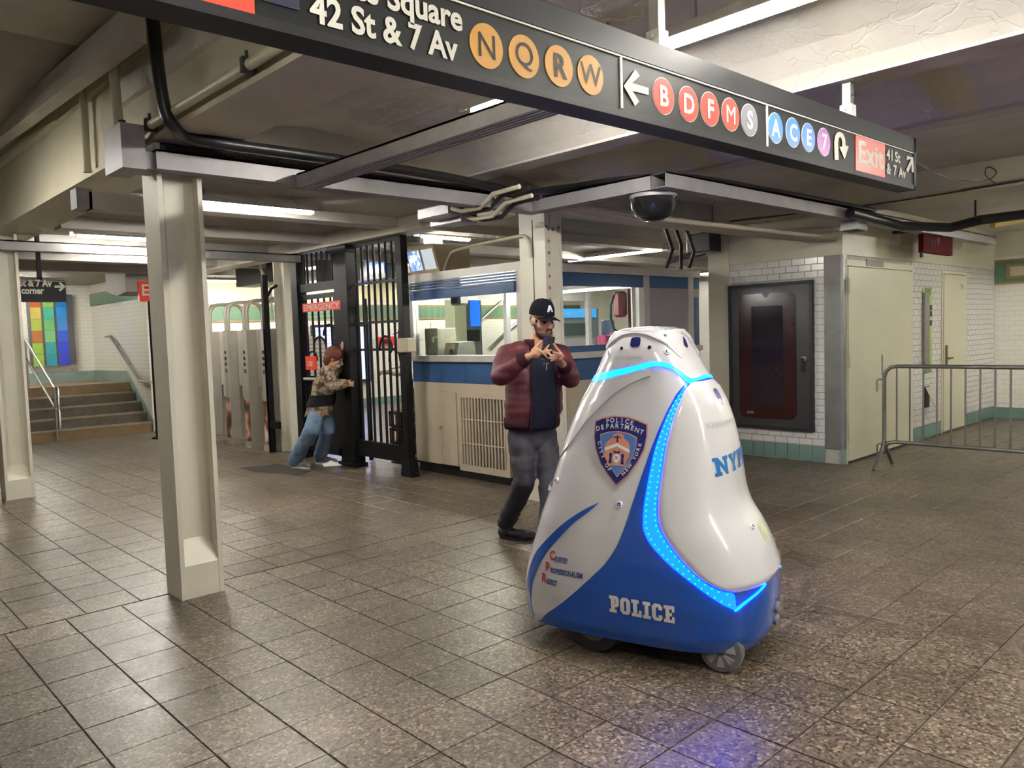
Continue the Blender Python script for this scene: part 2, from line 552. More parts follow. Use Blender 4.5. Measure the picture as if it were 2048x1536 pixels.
def tile_face(parent, face, u0, u1, z0, z1, excl, limit, name='wall_tile', mesh=WTILE_X, bw=0.152, bh=0.076):
    """face 'x': plane x = PX0, u is y; face 'y': plane y = WY, u is x. tiles in running bond"""
    st = MB()
    rot = Matrix(((0, 0, -1), (-1, 0, 0), (0, 1, 0))) if face == 'x' else Matrix(((1, 0, 0), (0, 0, -1), (0, 1, 0)))
    cnt = 0
    rows = int((z1 - z0) / bh)
    todo = []
    for r in range(rows):
        z = z0 + (r + 0.5) * bh
        c = -1
        while True:
            u = u0 + (c + 0.5) * bw + (bw / 2 if r % 2 else 0)
            c += 1
            lo, hi = max(u - bw / 2, u0), min(u + bw / 2, u1)
            if lo >= u1 - 0.01:
                break
            if hi - lo < 0.03:
                continue
            if any(lo < e[1] - 0.01 and hi > e[0] + 0.01 and z - bh / 2 < e[3] - 0.01 and z + bh / 2 > e[2] + 0.01 for e in excl):
                # clip against the opening when only partly covered
                ok = []
                segs = [(lo, hi)]
                for e in excl:
                    if z - bh / 2 < e[3] - 0.01 and z + bh / 2 > e[2] + 0.01:
                        ns = []
                        for a, b2 in segs:
                            if b2 <= e[0] or a >= e[1]:
                                ns.append((a, b2)); continue
                            if a < e[0]: ns.append((a, e[0]))
                            if b2 > e[1]: ns.append((e[1], b2))
                        segs = ns
                todo += [((a + b2) / 2, z, (b2 - a) / bw) for a, b2 in segs if b2 - a > 0.03]
            else:
                todo.append(((lo + hi) / 2, z, (hi - lo) / bw))
    todo.sort(key=lambda t: t[0] if face == 'y' else 0)
    for u, z, s in todo:
        p = Vector((PX0, u, z)) if face == 'x' else Vector((u, WY, z))
        if cnt < limit:
            o = link(name, mesh, parent)
            o.matrix_local = Matrix.Translation(p) @ rot.to_4x4() @ Matrix.Diagonal((s, 1, 1, 1))
            cnt += 1
        else:
            st.add([p + rot @ Vector((v.co.x * s, v.co.y, v.co.z)) for v in mesh.vertices], [tuple(q.vertices) for q in mesh.polygons])
    if st.v:
        me = bpy.data.meshes.new('wall_tiles_beyond'); me.from_pydata(st.v, [], st.f); me.materials.append(M_TILE)
        tag(link('wall_tiles_beyond', me, parent), kind='stuff')


PF = (4.105, 5.17)   # poster case along y
tile_face(pier, 'x', 3.985, 5.17, 0.19, 2.318, [(PF[0], PF[1] + 0.1, 0.34, 2.07)], 280)
tile_face(side, 'y', 10.57, 13.99, 0.19, 2.318, [(11.62, 12.62, 0, 2.24), (10.93, 11.27, 0.9, 1.98)], 290)
tile_face(pier, 'y', 8.556, 8.64, 0.19, 2.318, [], 60)
BTILE = tile_mesh('base_tile', 0.146, 0.17, 0.008, 0.002, M_TEAL)
for k in range(8):
    o = link('base_tile', BTILE, pier)
    o.matrix_local = Matrix.Translation((PX0, 4.06 + k * 0.152, 0.095)) @ Matrix(((0, 0, -1), (-1, 0, 0), (0, 1, 0))).to_4x4()
for u in [8.60] + [10.65 + 0.152 * k for k in range(7)] + [12.7 + 0.152 * k for k in range(9)]:
    o = link('base_tile', BTILE, pier if u < 9 else side)
    o.matrix_local = Matrix.Translation((u, WY, 0.095)) @ Matrix(((1, 0, 0), (0, 0, -1), (0, 1, 0))).to_4x4()
# stainless corner guard
tag(MB().prism([(PX0 - 0.006, 3.985), (PX0 - 0.006, 3.80), (PX0 + 0.004, WY - 0.006), (PX0 + 0.10, WY - 0.006), (PX0 + 0.10, WY + 0.02), (PX0 + 0.02, WY + 0.02), (PX0 + 0.02, 3.985)], 'z', 0.17, 2.32)
    .build('corner_guard', mat('brushed_steel', (0.26, 0.26, 0.25), 0.4, 0.5, vary=0.25, scale=5)),
    'tall steel guard on the corner of the tiled pier', 'corner guard')

# doors in the pier's side wall
M_DOOR = mat('door_cream', (0.63, 0.61, 0.45), 0.4, vary=0.06, scale=2)
d1 = structure('door_1', MB().box((8.66, WY - 0.022, 0.03), (10.53, WY + 0.02, 2.19)), M_DOOR, 'wide cream metal door beside the pier corner')
MB().box((8.63, WY - 0.012, 2.20), (10.57, WY + 0.02, 2.27)).box((8.63, WY - 0.012, 0), (8.652, WY + 0.02, 2.2)).box((10.54, WY - 0.012, 0), (10.57, WY + 0.02, 2.2)).build('door_frame', M_WALLCREAM, d1)
for z in (0.35, 1.15, 1.98):
    MB().tube([(8.655, WY - 0.03, z - 0.08), (8.655, WY - 0.03, z + 0.08)], 0.016, 8).build('hinge', M_WALLCREAM, d1)
MB().box((9.15, WY - 0.02, 2.215), (9.62, WY - 0.005, 2.285)).build('nameplate', mat('dark_plate', (0.10, 0.09, 0.07), 0.4, vary=0.5, scale=40), d1)
MB().box((8.66, WY - 0.026, 0.0), (10.53, WY + 0.01, 0.03)).build('threshold', M_DARK, d1)
d2 = structure('door_2', MB().box((11.67, WY - 0.022, 0.03), (12.57, WY + 0.02, 2.19)), M_DOOR, 'narrow cream door at the end of the tiled wall')
MB().box((11.62, WY - 0.012, 2.2), (12.62, WY + 0.02, 2.24)).box((11.62, WY - 0.012, 0), (11.66, WY + 0.02, 2.2)).box((12.58, WY - 0.012, 0), (12.62, WY + 0.02, 2.2)).build('door_frame', M_WALLCREAM, d2)
MB().box((11.72, WY - 0.04, 0.93), (11.77, WY - 0.02, 1.22)).tube([(11.745, WY - 0.06, 1.04), (11.9, WY - 0.06, 1.04)], 0.012, 8).build('handle', mat('dark_bronze', (0.16, 0.13, 0.08), 0.4, 0.7), d2)
MB().box((12.36, WY - 0.026, 2.0), (12.46, WY - 0.02, 2.07)).build('nameplate', mat('tan_plate', (0.45, 0.42, 0.30), 0.4), d2)

# far back wall (behind turnstiles and gate), stair well walls, left wall
BY = 15.6
structure('wall_back', MB().box((4.97, BY, 0), (17.8, BY + 0.3, 3.0)), M_FARTILE_XZ, 'white tiled back wall with green mosaic band seen past the turnstiles')
structure('trim_30', MB().box((4.97, BY - 0.012, 2.42), (17.8, BY, 3.0)), mat('warm_cream', (0.78, 0.70, 0.42), 0.5), 'warm cream paint above the mosaic band of the back wall')
bb = structure('trim_31', MB().box((4.97, BY - 0.02, 2.02), (17.8, BY, 2.30)), M_GREENBAND, 'green mosaic band of the back wall')
MB().box((4.97, BY - 0.024, 2.30), (17.8, BY, 2.34)).box((4.97, BY - 0.024, 1.98), (17.8, BY, 2.02)).build('border', M_TAN, bb)
structure('baseboard_back', MB().box((4.97, BY - 0.015, 0), (17.8, BY, 0.17)), M_TEAL, 'teal tile base of the back wall')
structure('wall_stair', MB().box((4.95, 14.86, 0), (5.12, 19.2, 3.0)), M_FARTILE_YZ, 'white tiled wall on the right of the stairs')
structure('wall_left', MB().box((-5.9, 18.2, 0), (4.96, 18.5, 3.4)), M_FARTILE_XZ, 'white tiled wall at the head of the stairs')
sb = structure('trim_32', MB().box((4.935, 14.9, 2.42), (4.96, 18.2, 2.68)), M_GREENBAND, 'green mosaic band above the stairs')
structure('baseboard_stair', MB().box((-5, 18.17, 0.8), (4.95, 18.2, 1.07)), mat('pale_teal_tile', (0.30, 0.40, 0.36), 0.3, vary=0.2, scale=4), 'pale teal tile base on the landing of the stairs')
mb = MB()
mb.add([(4.925, 14.80, 0), (4.925, 14.80, 0.22), (4.925, 16.1, 1.09), (4.925, 18.2, 1.07), (4.925, 18.2, 0.8), (4.925, 15.9, 0.8),
        (4.95, 14.80, 0), (4.95, 14.80, 0.22), (4.95, 16.1, 1.09), (4.95, 18.2, 1.07), (4.95, 18.2, 0.8), (4.95, 15.9, 0.8)],
       [(0, 1, 2, 3, 4, 5), (6, 7, 8, 9, 10, 11), (0, 1, 7, 6), (1, 2, 8, 7), (2, 3, 9, 8), (5, 0, 6, 11)])
structure('baseboard_rake', mb, MATS['pale_teal_tile'], 'raked teal tile base on the wall beside the stairs')
structure('wall_far_right', MB().box((17.5, 3.5, 0), (17.8, 15.6, 3.0)), M_FARTILE_YZ, 'white tiled wall far behind the booth')
structure('wall_rear', MB().box((-5.9, -5.9, 0), (-5.7, 18.2, 3.4)).box((-5.9, -5.9, 0), (14.3, -5.7, 3.4)), M_FARTILE_XZ, 'white tiled walls behind the viewer')
# hall stairs
stairs = thing('stairs', 'short flight of dark concrete stairs beside the tiled wall', 'stairs')
M_STEP = mat('step_concrete', (0.14, 0.115, 0.085), 0.55, vary=0.35, scale=6)
M_RISER = mat('step_tile', (0.30, 0.20, 0.10), 0.45, vary=0.3, scale=5)
for k in range(5):
    y = 14.83 + 0.28 * k
    MB().box((-1.5, y, 0.176 * k), (4.93, y + (0.32 if k < 4 else 2.2), 0.176 * (k + 1) - 0.02)).build('step', M_STEP if 0 < k < 4 else M_RISER, stairs)
    MB().box((-1.5, y - 0.02, 0.176 * (k + 1) - 0.022), (4.93, y + 0.30, 0.176 * (k + 1))).build('tread', mat('tread_stone', (0.33, 0.27, 0.18), 0.4, vary=0.3, scale=7), stairs)
base(stairs, (2.5, 15.5, 0))
# ================================================================== columns
def h_column(x, y, label):
    t = thing('steel_column', label, 'column', 'cream columns under the girder')
    W = 0.265
    MB().box((x, y, 0), (x + 0.028, y + 0.25, 2.77)).build('flange', M_COLUMN, t)
    MB().box((x + W - 0.028, y, 0), (x + W, y + 0.25, 2.77)).build('flange', M_COLUMN, t)
    MB().prism([(x + 0.027, y + 0.075), (x + 0.075, y + 0.105), (x + W - 0.075, y + 0.105), (x + W - 0.027, y + 0.075), (x + W - 0.027, y + 0.20), (x + 0.027, y + 0.20)], 'z', 0, 2.77).build('web', M_COLUMN, t)
    MB().prism([(y + 0.002, 0), (y + 0.25, 0), (y + 0.25, 0.3), (y + 0.11, 0.36), (y + 0.002, 0.205)], 'x', x + 0.002, x + W - 0.002).build('concrete_base', M_COLUMN, t)
    return base(t, (x + W / 2, y + 0.12, 0))


h_column(1.722, 4.85, 'cream painted steel column standing nearest to the viewer')
h_column(1.660, 9.52, 'cream painted steel column at the left edge below the girder')
mc = thing('riveted_column', 'grey cream riveted steel column behind the man in the maroon jacket', 'column')
MB().box((5.13, 4.95, 0), (5.29, 5.26, 2.86)).build('web', M_COLUMN, mc)
MB().box((5.10, 4.94, 0), (5.13, 5.27, 2.86)).build('flange', M_COLUMN, mc)
MB().box((5.29, 4.94, 0), (5.32, 5.27, 2.86)).build('flange', M_COLUMN, mc)
MB().box((5.098, 5.09, 0), (5.101, 5.10, 2.6)).build('seam', M_DARK, mc)
MB().box((5.17, 4.935, 0), (5.25, 4.951, 2.86)).build('cover_plate', M_COLUMN, mc)
rv = MB().lathe([(0.016, 0), (0.015, 0.006), (0.009, 0.012), (0, 0.014)], (0, 0, 0), (0, -1, 0), 8).mesh('rivet', True); rv.materials.append(mat('rivet_dark', (0.24, 0.22, 0.20), 0.5))
for k in range(22):
    o = link('rivet', rv, mc); o.location = (5.155, 4.95, 2.50 - k * 0.105)
for u, z in ((5.12, 2.52), (5.20, 2.50), (5.28, 2.52)):
    o = link('rivet', rv, mc); o.location = (u, 4.936, z)
base(mc, (5.21, 5.1, 0))
wc = thing('gate_column', 'narrow cream column between the turnstiles and the black gate', 'column')
MB().box((5.17, 10.02, 0), (5.42, 10.05, 2.86)).build('flange', M_COLUMN, wc)
MB().box((5.17, 10.30, 0), (5.42, 10.33, 2.86)).build('flange', M_COLUMN, wc)
MB().box((5.25, 10.05, 0), (5.31, 10.30, 2.86)).build('web', M_COLUMN, wc)
base(wc, (5.3, 10.2, 0))


# ================================================================== cable channels, lamps, pipes
def channel(label, a, b, w, h, slots=()):
    """open perforated wireway between a and b (axis aligned), a/b are bottom centre points"""
    t = thing('cable_channel', label, 'cable channel', 'grey cable channels under the ceiling')
    a, b = Vector(a), Vector(b)
    alongx = abs(b.x - a.x) > abs(b.y - a.y)
    def bx(lo, hi, s0, s1, z0, z1):
        return MB().box((lo, s0, z0), (hi, s1, z1)) if alongx else MB().box((s0, lo, z0), (s1, hi, z1))
    lo, hi = (min(a.x, b.x), max(a.x, b.x)) if alongx else (min(a.y, b.y), max(a.y, b.y))
    s = a.y if alongx else a.x
    z = a.z
    bx(lo, hi, s - w / 2, s - w / 2 + 0.006, z, z + h).build('side_plate', M_CHANNEL, t)
    bx(lo, hi, s + w / 2 - 0.006, s + w / 2, z, z + h).build('side_plate', M_CHANNEL, t)
    bx(lo, hi, s - w / 2, s + w / 2, z + h - 0.012, z + h).build('top_plate', M_DARK, t)
    for k in range(4):
        q = s - w / 2 + 0.006 + (w - 0.012) * (k + 0.15) / 4
        bx(lo, hi, q, q + (w - 0.012) * 0.7 / 4, z + 0.002, z + 0.008).build('rail', M_CHANNEL, t)
    return base(t, ((a.x + b.x) / 2, (a.y + b.y) / 2, z + h))


channel('grey cable channel passing the top of the nearest column', (1.68, 4.785, 2.59), (4.86, 4.785, 2.59), 0.13, 0.11)
channel('dark grey cable channel running from beneath the big sign to the column channel', (2.62, 1.95, 2.57), (2.62, 4.70, 2.57), 0.14, 0.085)
channel('short grey channel joining the riveted column to the dark ceiling dome', (4.80, 3.50, 2.59), (4.80, 4.72, 2.59), 0.13, 0.11)
channel('long grey channel running to the tiled pier past the dark dome', (4.74, 3.43, 2.59), (12.5, 3.43, 2.59), 0.13, 0.11)
channel('grey channel behind the left column', (1.75, 9.45, 2.59), (5.1, 9.45, 2.59), 0.13, 0.10)

M_TUBE = mat('fluorescent_glow', (0.9, 0.9, 0.85), 0.3, emit=(1.0, 0.955, 0.87), estr=TUBE_STRENGTH)
M_FIXTURE = mat('fixture_white', (0.62, 0.62, 0.58), 0.4, vary=0.15, scale=6)


def lamp(label, p, q, top=None):
    """fluorescent batten from p to q: p, q are ends of the tube's centre line"""
    t = thing('fluorescent_lamp', label, 'lamp', 'fluorescent ceiling lamps')
    p, q = Vector(p), Vector(q)
    d = (q - p).normalized()
    s = Vector((0, 0, 1)).cross(d)
    mb = MB()
    e = d * 0.07
    tp_ = [(-0.075, 0.006), (-0.055, 0.060), (0.055, 0.060), (0.075, 0.006), (0.070, 0.006), (0.050, 0.052), (-0.050, 0.052), (-0.070, 0.006)]
    A = [p - e + s * u + Vector((0, 0, w)) for u, w in tp_]
    B = [q + e + s * u + Vector((0, 0, w)) for u, w in tp_]
    n = len(tp_)
    mb.add(A + B, [tuple(range(n)), tuple(range(n, 2 * n))] + [(i, (i + 1) % n, n + (i + 1) % n, n + i) for i in range(n)])
    mb.build('housing', M_FIXTURE, t)
    for c, sg in ((p, -1), (q, 1)):
        MB().tube([c + d * sg * 0.002, c + d * sg * 0.03], 0.014, 10).tube([c + d * sg * 0.025, c + d * sg * 0.025 + Vector((0, 0, 0.05))], 0.012, 8).build('socket', M_WHITEMETAL, t)
    tb = MB().tube([p, q], 0.021, 10).build('tube', M_TUBE, t, True)
    for c in (p + d * 0.15, q - d * 0.15):
        MB().tube([c + Vector((0, 0, 0.05)), c + Vector((0, 0, 0.05 + (max(0.03, (top or ceil_at(c)) - c.z - 0.05))))], 0.006, 6).build('hanger', M_CHANNEL, t)
    return base(t, (p + q) / 2 + Vector((0, 0, 0.055)))


def ceil_at(c):
    if c.y > 5.32:
        return 2.86 if c.x > 1.7 else 3.40
    for (x0, z0), (x1, z1) in zip(prof, prof[1:]):
        if x0 <= c.x <= x1 and x1 > x0:
            return z0 + (z1 - z0) * (c.x - x0) / (x1 - x0)
    return 2.9


lamp('lit fluorescent tube seen below the left half of the big sign', (3.2, 3.66, 2.92), (3.2, 2.46, 2.92))
lamp('brightest fluorescent tube at the top above the big sign', (3.2, 2.24, 2.92), (3.2, 1.04, 2.92))
for k, w in enumerate(('first', 'second', 'third', 'last')):
    lamp('fluorescent tube over the viewer, %s of four behind the bright tube' % w, (3.2, 0.62 - 1.5 * k, 2.92), (3.2, -0.58 - 1.5 * k, 2.92))
lamp('fluorescent tube just right of the nearest column', (2.55, 6.55, 2.74), (3.68, 6.55, 2.74))
lamp('fluorescent tube left of the nearest column', (2.45, 9.28, 2.76), (3.55, 9.28, 2.76))
lamp('fluorescent tube above the booth monitor', (5.70, 7.55, 2.76), (6.42, 7.55, 2.76))
lamp('long fluorescent tube above the right end of the booth', (9.85, 8.98, 2.76), (9.85, 7.1, 2.76))
lamp('fluorescent tube above the turnstiles', (6.6, 12.6, 2.76), (6.6, 11.4, 2.76))
lamp('added fluorescent tube hidden behind the nearest column to brighten the turnstiles', (3.15, 11.2, 2.76), (4.2, 11.2, 2.76))  # extra lamp kept out of sight, added to lighten the turnstile fronts
lamp('fluorescent tube in front of the far back wall', (8.2, 14.4, 2.72), (9.4, 14.4, 2.72))
lamp('fluorescent tube in front of the far back wall nearer the stairs', (5.9, 14.4, 2.72), (7.1, 14.4, 2.72))
lamp('added fluorescent tube brightening the space behind the emergency gate', (7.8, 10.6, 2.74), (9.0, 10.6, 2.74))  # added fill lamp for the area seen through the gate bars
lamp('fluorescent tube over the landing of the stairs', (2.6, 16.6, 2.76), (3.8, 16.6, 2.76))
lamp('fluorescent tube far behind the booth window', (11.5, 12.0, 2.76), (12.7, 12.0, 2.76))
lamp('added fluorescent tube brightening the back wall beyond the booth', (11.6, 14.5, 2.74), (12.8, 14.5, 2.74))  # added lamp, lifts the dim tiles seen through the booth window
lamp('second added fluorescent tube brightening the back wall beyond the booth', (14.0, 14.5, 2.74), (15.2, 14.5, 2.74))  # another added lamp for the dim back wall
lamp('added fluorescent tube brightening the far wall beyond the booth', (15.2, 9.2, 2.76), (15.2, 10.4, 2.76))  # added as well, more light behind the booth
lamp('fluorescent tube beside the right end wall', (12.9, 1.9, 2.78), (12.9, 0.7, 2.78))
lamp('fluorescent tube over the right barrier', (10.9, 1.2, 2.80), (10.9, 0.0, 2.80))
lamp('unseen fluorescent tube in the left bay, hung low to light the girder', (0.3, 6.2, 2.92), (0.3, 7.4, 2.92))  # out of view, lowered so its light passes under the wireway
lamp('unseen fluorescent tube over the viewer, hung low to light the girder', (0.3, 2.0, 2.92), (0.3, 0.8, 2.92))  # out of view, placed low to throw light on the girder face
lamp('fluorescent tube in the arch nearest the pier', (6.9, 0.5, 2.95), (6.9, -0.7, 2.95))


def pipe(name, label, cat, pts, r, material, seg=10, smooth_pts=0):
    pts = [Vector(p) for p in pts]
    if smooth_pts:
        out = []
        for i in range(len(pts) - 1):
            p0, p1, p2, p3 = pts[max(i - 1, 0)], pts[i], pts[i + 1], pts[min(i + 2, len(pts) - 1)]
            for k in range(smooth_pts):
                t = k / smooth_pts
                out.append(0.5 * ((2 * p1) + (p2 - p0) * t + (2 * p0 - 5 * p1 + 4 * p2 - p3) * t * t + (3 * p1 - p0 - 3 * p2 + p3) * t ** 3))
        pts = out + [pts[-1]]
    return tag(MB().tube(pts, r, seg).build(name, material, None, True), label, cat)


# pipe along the girder with clamps, then down to the channel
gp = thing('conduit_pipe', 'cream conduit pipe clamped along the lower edge of the girder', 'pipe')
MB().tube([(1.66, 5.08, 2.72), (1.66, 5.08, 2.78), (1.665, 5.0, 2.825), (1.665, 4.85, 2.835), (1.665, -1, 2.835)], 0.026, 10).build('pipe', M_CREAM, gp, True)
for y in (4.72, 3.45, 2.2, 0.9):
    MB().box((1.632, y, 2.80), (1.70, y + 0.03, 2.868)).tube([(1.66, y + 0.015, 2.86), (1.66, y + 0.015, 2.90)], 0.008, 6).build('clamp', M_DARK, gp)
base(gp, (1.66, 2, 2.86))
pipe('black_cable', 'thick black cable curving down the girder onto the channel', 'cable',
     [at(300, -14, x=1.60), at(308, 60, x=1.60), at(318, 150, x=1.60), at(330, 220, x=1.62), at(345, 250, x=1.66), at(372, 272, y=4.55), at(440, 286, y=4.52), at(540, 300, y=4.56), at(700, 323, y=4.62), at(900, 356, y=4.66), at(1080, 395, y=4.66)], 0.034, M_BLACK, 12, 8)
pipe('vertical_conduit', 'pale vertical conduit in front of the girder left of the black cable', 'pipe', [at(215, -30, x=1.58), at(228, 150, x=1.58), at(238, 262, x=1.58)], 0.030, M_CREAM)
pipe('vertical_conduit', 'thinner vertical conduit on the girder face at left', 'pipe', [at(160, 120, x=1.67), at(168, 240, x=1.67), at(174, 345, x=1.67)], 0.028, M_CREAM)
jb = thing('junction_bracket', 'grey bracket box joining the conduits to the column channel', 'junction box')
MB().box((1.50, 4.74, 2.58), (1.63, 5.05, 2.83)).build('upright_box', M_CHANNEL, jb)
MB().box((1.632, 4.76, 2.59), (1.72, 4.97, 2.69)).build('arm_box', M_CHANNEL, jb)
MB().lathe([(0.02, 0), (0.02, 0.04)], (1.55, 4.86, 2.83), (0, 0, 1), 10).build('locknut', M_DARK, jb)
base(jb, (1.6, 4.86, 2.58))
j2 = thing('junction_box', 'small grey junction box behind the nearest column under the girder', 'junction box')
MB().box((1.60, 6.05, 2.54), (1.70, 6.2, 2.68)).build('box', M_CHANNEL, j2)
MB().box((1.68, 6.05, 2.54), (2.1, 6.2, 2.66)).build('arm', M_STEEL, j2)
base(j2, (1.65, 6.1, 2.6))
# broad diagonal wireway in the left bay
p0, p1 = at(-40, 285, x=1.50), at(250, 42, x=1.42)
tag(MB().add([p0 + Vector((0, 0, -0.09)), p1 + Vector((0, 0, -0.09)), p1 + Vector((0, 0, 0.07)), p0 + Vector((0, 0, 0.07)),
              p0 + Vector((0.1, 0, -0.09)), p1 + Vector((0.1, 0, -0.09)), p1 + Vector((0.1, 0, 0.07)), p0 + Vector((0.1, 0, 0.07))],
             [(0, 1, 2, 3), (4, 5, 6, 7), (0, 1, 5, 4), (1, 2, 6, 5), (2, 3, 7, 6), (3, 0, 4, 7)]).build('wireway', M_STEEL), 'broad grey wireway slanting across the upper left corner', 'wireway')
# cables lying on the channels
for k in range(4):
    pipe('ceiling_cable', ['black cable lying on the column channel, nearest of four', 'black cable lying on the column channel, second of four', 'black cable lying on the column channel, third of four', 'black cable lying on the column channel, rearmost of four'][k], 'cable',
         [(1.75, 4.78 + 0.03 * k, 2.72 + 0.015 * k), (3.2, 4.80 + 0.02 * k, 2.73 + 0.01 * k), (4.4, 4.72 + 0.03 * k, 2.73), (4.84 - 0.02 * k, 4.45, 2.72 + 0.012 * k), (4.86 - 0.03 * k, 3.85, 2.72), (5.1, 3.52 - 0.02 * k, 2.72), (6.5, 3.46 - 0.02 * k, 2.73), (8.4, 3.46 - 0.03 * k, 2.73)], 0.020, M_BLACK, 8, 6)
# conduits between dome and pier
for k in range(4):
    yy = 3.75 + 0.09 * k
    pipe('rigid_conduit', ['cream conduit behind the ceiling dome, nearest of four in a bundle', 'cream conduit behind the ceiling dome, second of the bundle', 'cream conduit behind the ceiling dome, third of the bundle', 'cream conduit behind the ceiling dome, rearmost of the bundle'][k], 'pipe',
         [(4.95, 4.5 + 0.08 * k, 2.66), (5.15, 4.45 + 0.08 * k, 2.62), (5.35, 4.0 + 0.09 * k, 2.50), (5.55, 3.9 + 0.09 * k, 2.48), (8.54, yy + 0.1, 2.50)], 0.022, M_CREAM, 8)
for k, (y, z) in enumerate(((4.35, 2.60), (4.7, 2.66))):
    pipe('ceiling_conduit', ['thin pale conduit above the pier poster', 'thin pale conduit further back above the pier poster'][k], 'pipe', [(5.4, y, z), (8.5, y, z)], 0.018, M_CREAM, 8)
dm = thing('ceiling_dome', 'large black camera dome hanging under the channel corner', 'camera dome')
MB().lathe([(0.0, -0.175), (0.07, -0.165), (0.13, -0.13), (0.165, -0.07), (0.175, 0.0)], (4.93, 3.62, 2.56), (0, 0, 1), 28).build('dome', mat('smoked_dome', (0.010, 0.010, 0.012), 0.15), dm, True)
MB().lathe([(0.18, 0), (0.18, 0.03), (0.1, 0.05)], (4.93, 3.62, 2.56), (0, 0, 1), 28).build('collar', M_CHANNEL, dm, True)
base(dm, (4.93, 3.62, 2.61))
# duct along the gate line
tag(MB().box((5.0, 5.5, 2.70), (5.28, 13.5, 2.855)).build('cable_duct', mat('duct_cream', (0.58, 0.55, 0.46), 0.5, vary=0.2, scale=3)), 'long cream cable duct above the gate and turnstiles', 'duct')
for k, (px, py) in enumerate(((880, 425), (905, 440))):
    c = at(px, py, z=2.62 - 0.05 * k)
    t = thing('conduit_box', ['grey box with bent conduits on the duct left of the riveted column', 'small lower grey box beneath the duct left of the riveted column'][k], 'junction box')
    MB().chamfer_box(c + Vector((-0.08, -0.22, -0.05)), c + Vector((0.10, 0.22, 0.05)), 0.012).build('box', M_CHANNEL, t)
    for s in (-0.05, 0.05):
        MB().tube([c + Vector((s, -0.22, 0)), c + Vector((s, -0.35, -0.04)), c + Vector((s + 0.02, -0.55, -0.04)), c + Vector((s + 0.03, -0.7, 0.05)), c + Vector((s + 0.03, -1.0, 0.06))], 0.018, 8).build('conduit', M_CREAM if s < 0 else M_DARK, t, True)
    base(t, c)
# pipe bending down onto riveted column
pipe('bent_conduit', 'cream conduit bending down onto the riveted column', 'pipe', [(5.5, 6.9, 2.30), (5.45, 6.75, 2.42), (5.30, 6.4, 2.47), (5.10, 5.35, 2.47), (5.085, 5.17, 2.45), (5.078, 5.12, 2.38), (5.078, 5.11, 2.26)], 0.016, M_CREAM, 8, 4)

# ================================================================== big hanging sign
M_SIGN = mat('sign_black', (0.010, 0.011, 0.012), 0.5, vary=0.3, scale=8, spec=0.2)
M_SIGNEDGE = mat('sign_frame', (0.016, 0.016, 0.018), 0.5, spec=0.2)
M_WHITE = mat('sign_white', (0.56, 0.55, 0.49), 0.5, spec=0.2)
BUL = {'y': mat('bullet_yellow', (0.52, 0.27, 0.06), 0.5, spec=0.2), 'o': mat('bullet_red', (0.50, 0.05, 0.035), 0.5, spec=0.2), 'g': mat('bullet_grey', (0.13, 0.13, 0.15), 0.5, spec=0.2),
       'b': mat('bullet_blue', (0.03, 0.14, 0.62), 0.35), 'p': mat('bullet_purple', (0.27, 0.06, 0.33), 0.35)}
M_SIGNRED = mat('sign_red', (0.70, 0.05, 0.03), 0.35)
SY = 1.80
sg = thing('hanging_sign', 'long black overhead direction sign with coloured route circles', 'sign')


def sign_z(x):
    return 2.352 + (x - 1.5) * 0.008


def sbox(x0, x1, za, zb, ya, yb):
    return MB().add([(x0, ya, sign_z(x0) + za), (x1, ya, sign_z(x1) + za), (x1, yb, sign_z(x1) + za), (x0, yb, sign_z(x0) + za),
                     (x0, ya, sign_z(x0) + zb), (x1, ya, sign_z(x1) + zb), (x1, yb, sign_z(x1) + zb), (x0, yb, sign_z(x0) + zb)],
                    [(3, 2, 1, 0), (4, 5, 6, 7), (0, 1, 5, 4), (1, 2, 6, 5), (2, 3, 7, 6), (3, 0, 4, 7)])


sbox(0.25, 5.06, 0, 0.275, SY + 0.004, SY + 0.10).build('panel', M_SIGN, sg)
sbox(0.25, 5.065, 0.192, 0.198, SY - 0.002, SY + 0.006).build('white_line', M_WHITE, sg)
sbox(0.25, 5.075, 0.20, 0.285, SY - 0.004, SY + 0.105).build('top_rail', M_SIGNEDGE, sg)
sbox(0.25, 5.075, -0.02, 0.006, SY - 0.004, SY + 0.105).build('bottom_rail', M_SIGNEDGE, sg)
sbox(5.055, 5.085, -0.02, 0.285, SY - 0.004, SY + 0.105).build('end_cap', M_SIGNEDGE, sg)


def on_sign(px, py):
    p = at(px, py, y=SY)
    return p.x, p.z


def sign_text(body, px, py, size, material=None, bold=0.0, sx=1.0, align='LEFT', name='lettering', par=None):
    x, z = on_sign(px, py)
    vs, fs = text_mesh(body, size, bold, 0, align, sx)
    return flat(vs, fs, (x, SY - 0.006, z), (1, 0, 0), (0, 0, 1), name, material or M_WHITE, par or sg)


def disc(x, z, r, material, par, name='route_disc', y=SY, th=0.003, seg=40):
    return MB().lathe([(r, 0), (r, th)], (x, y + 0.004, z), (0, -1, 0), seg).build(name, material, par)


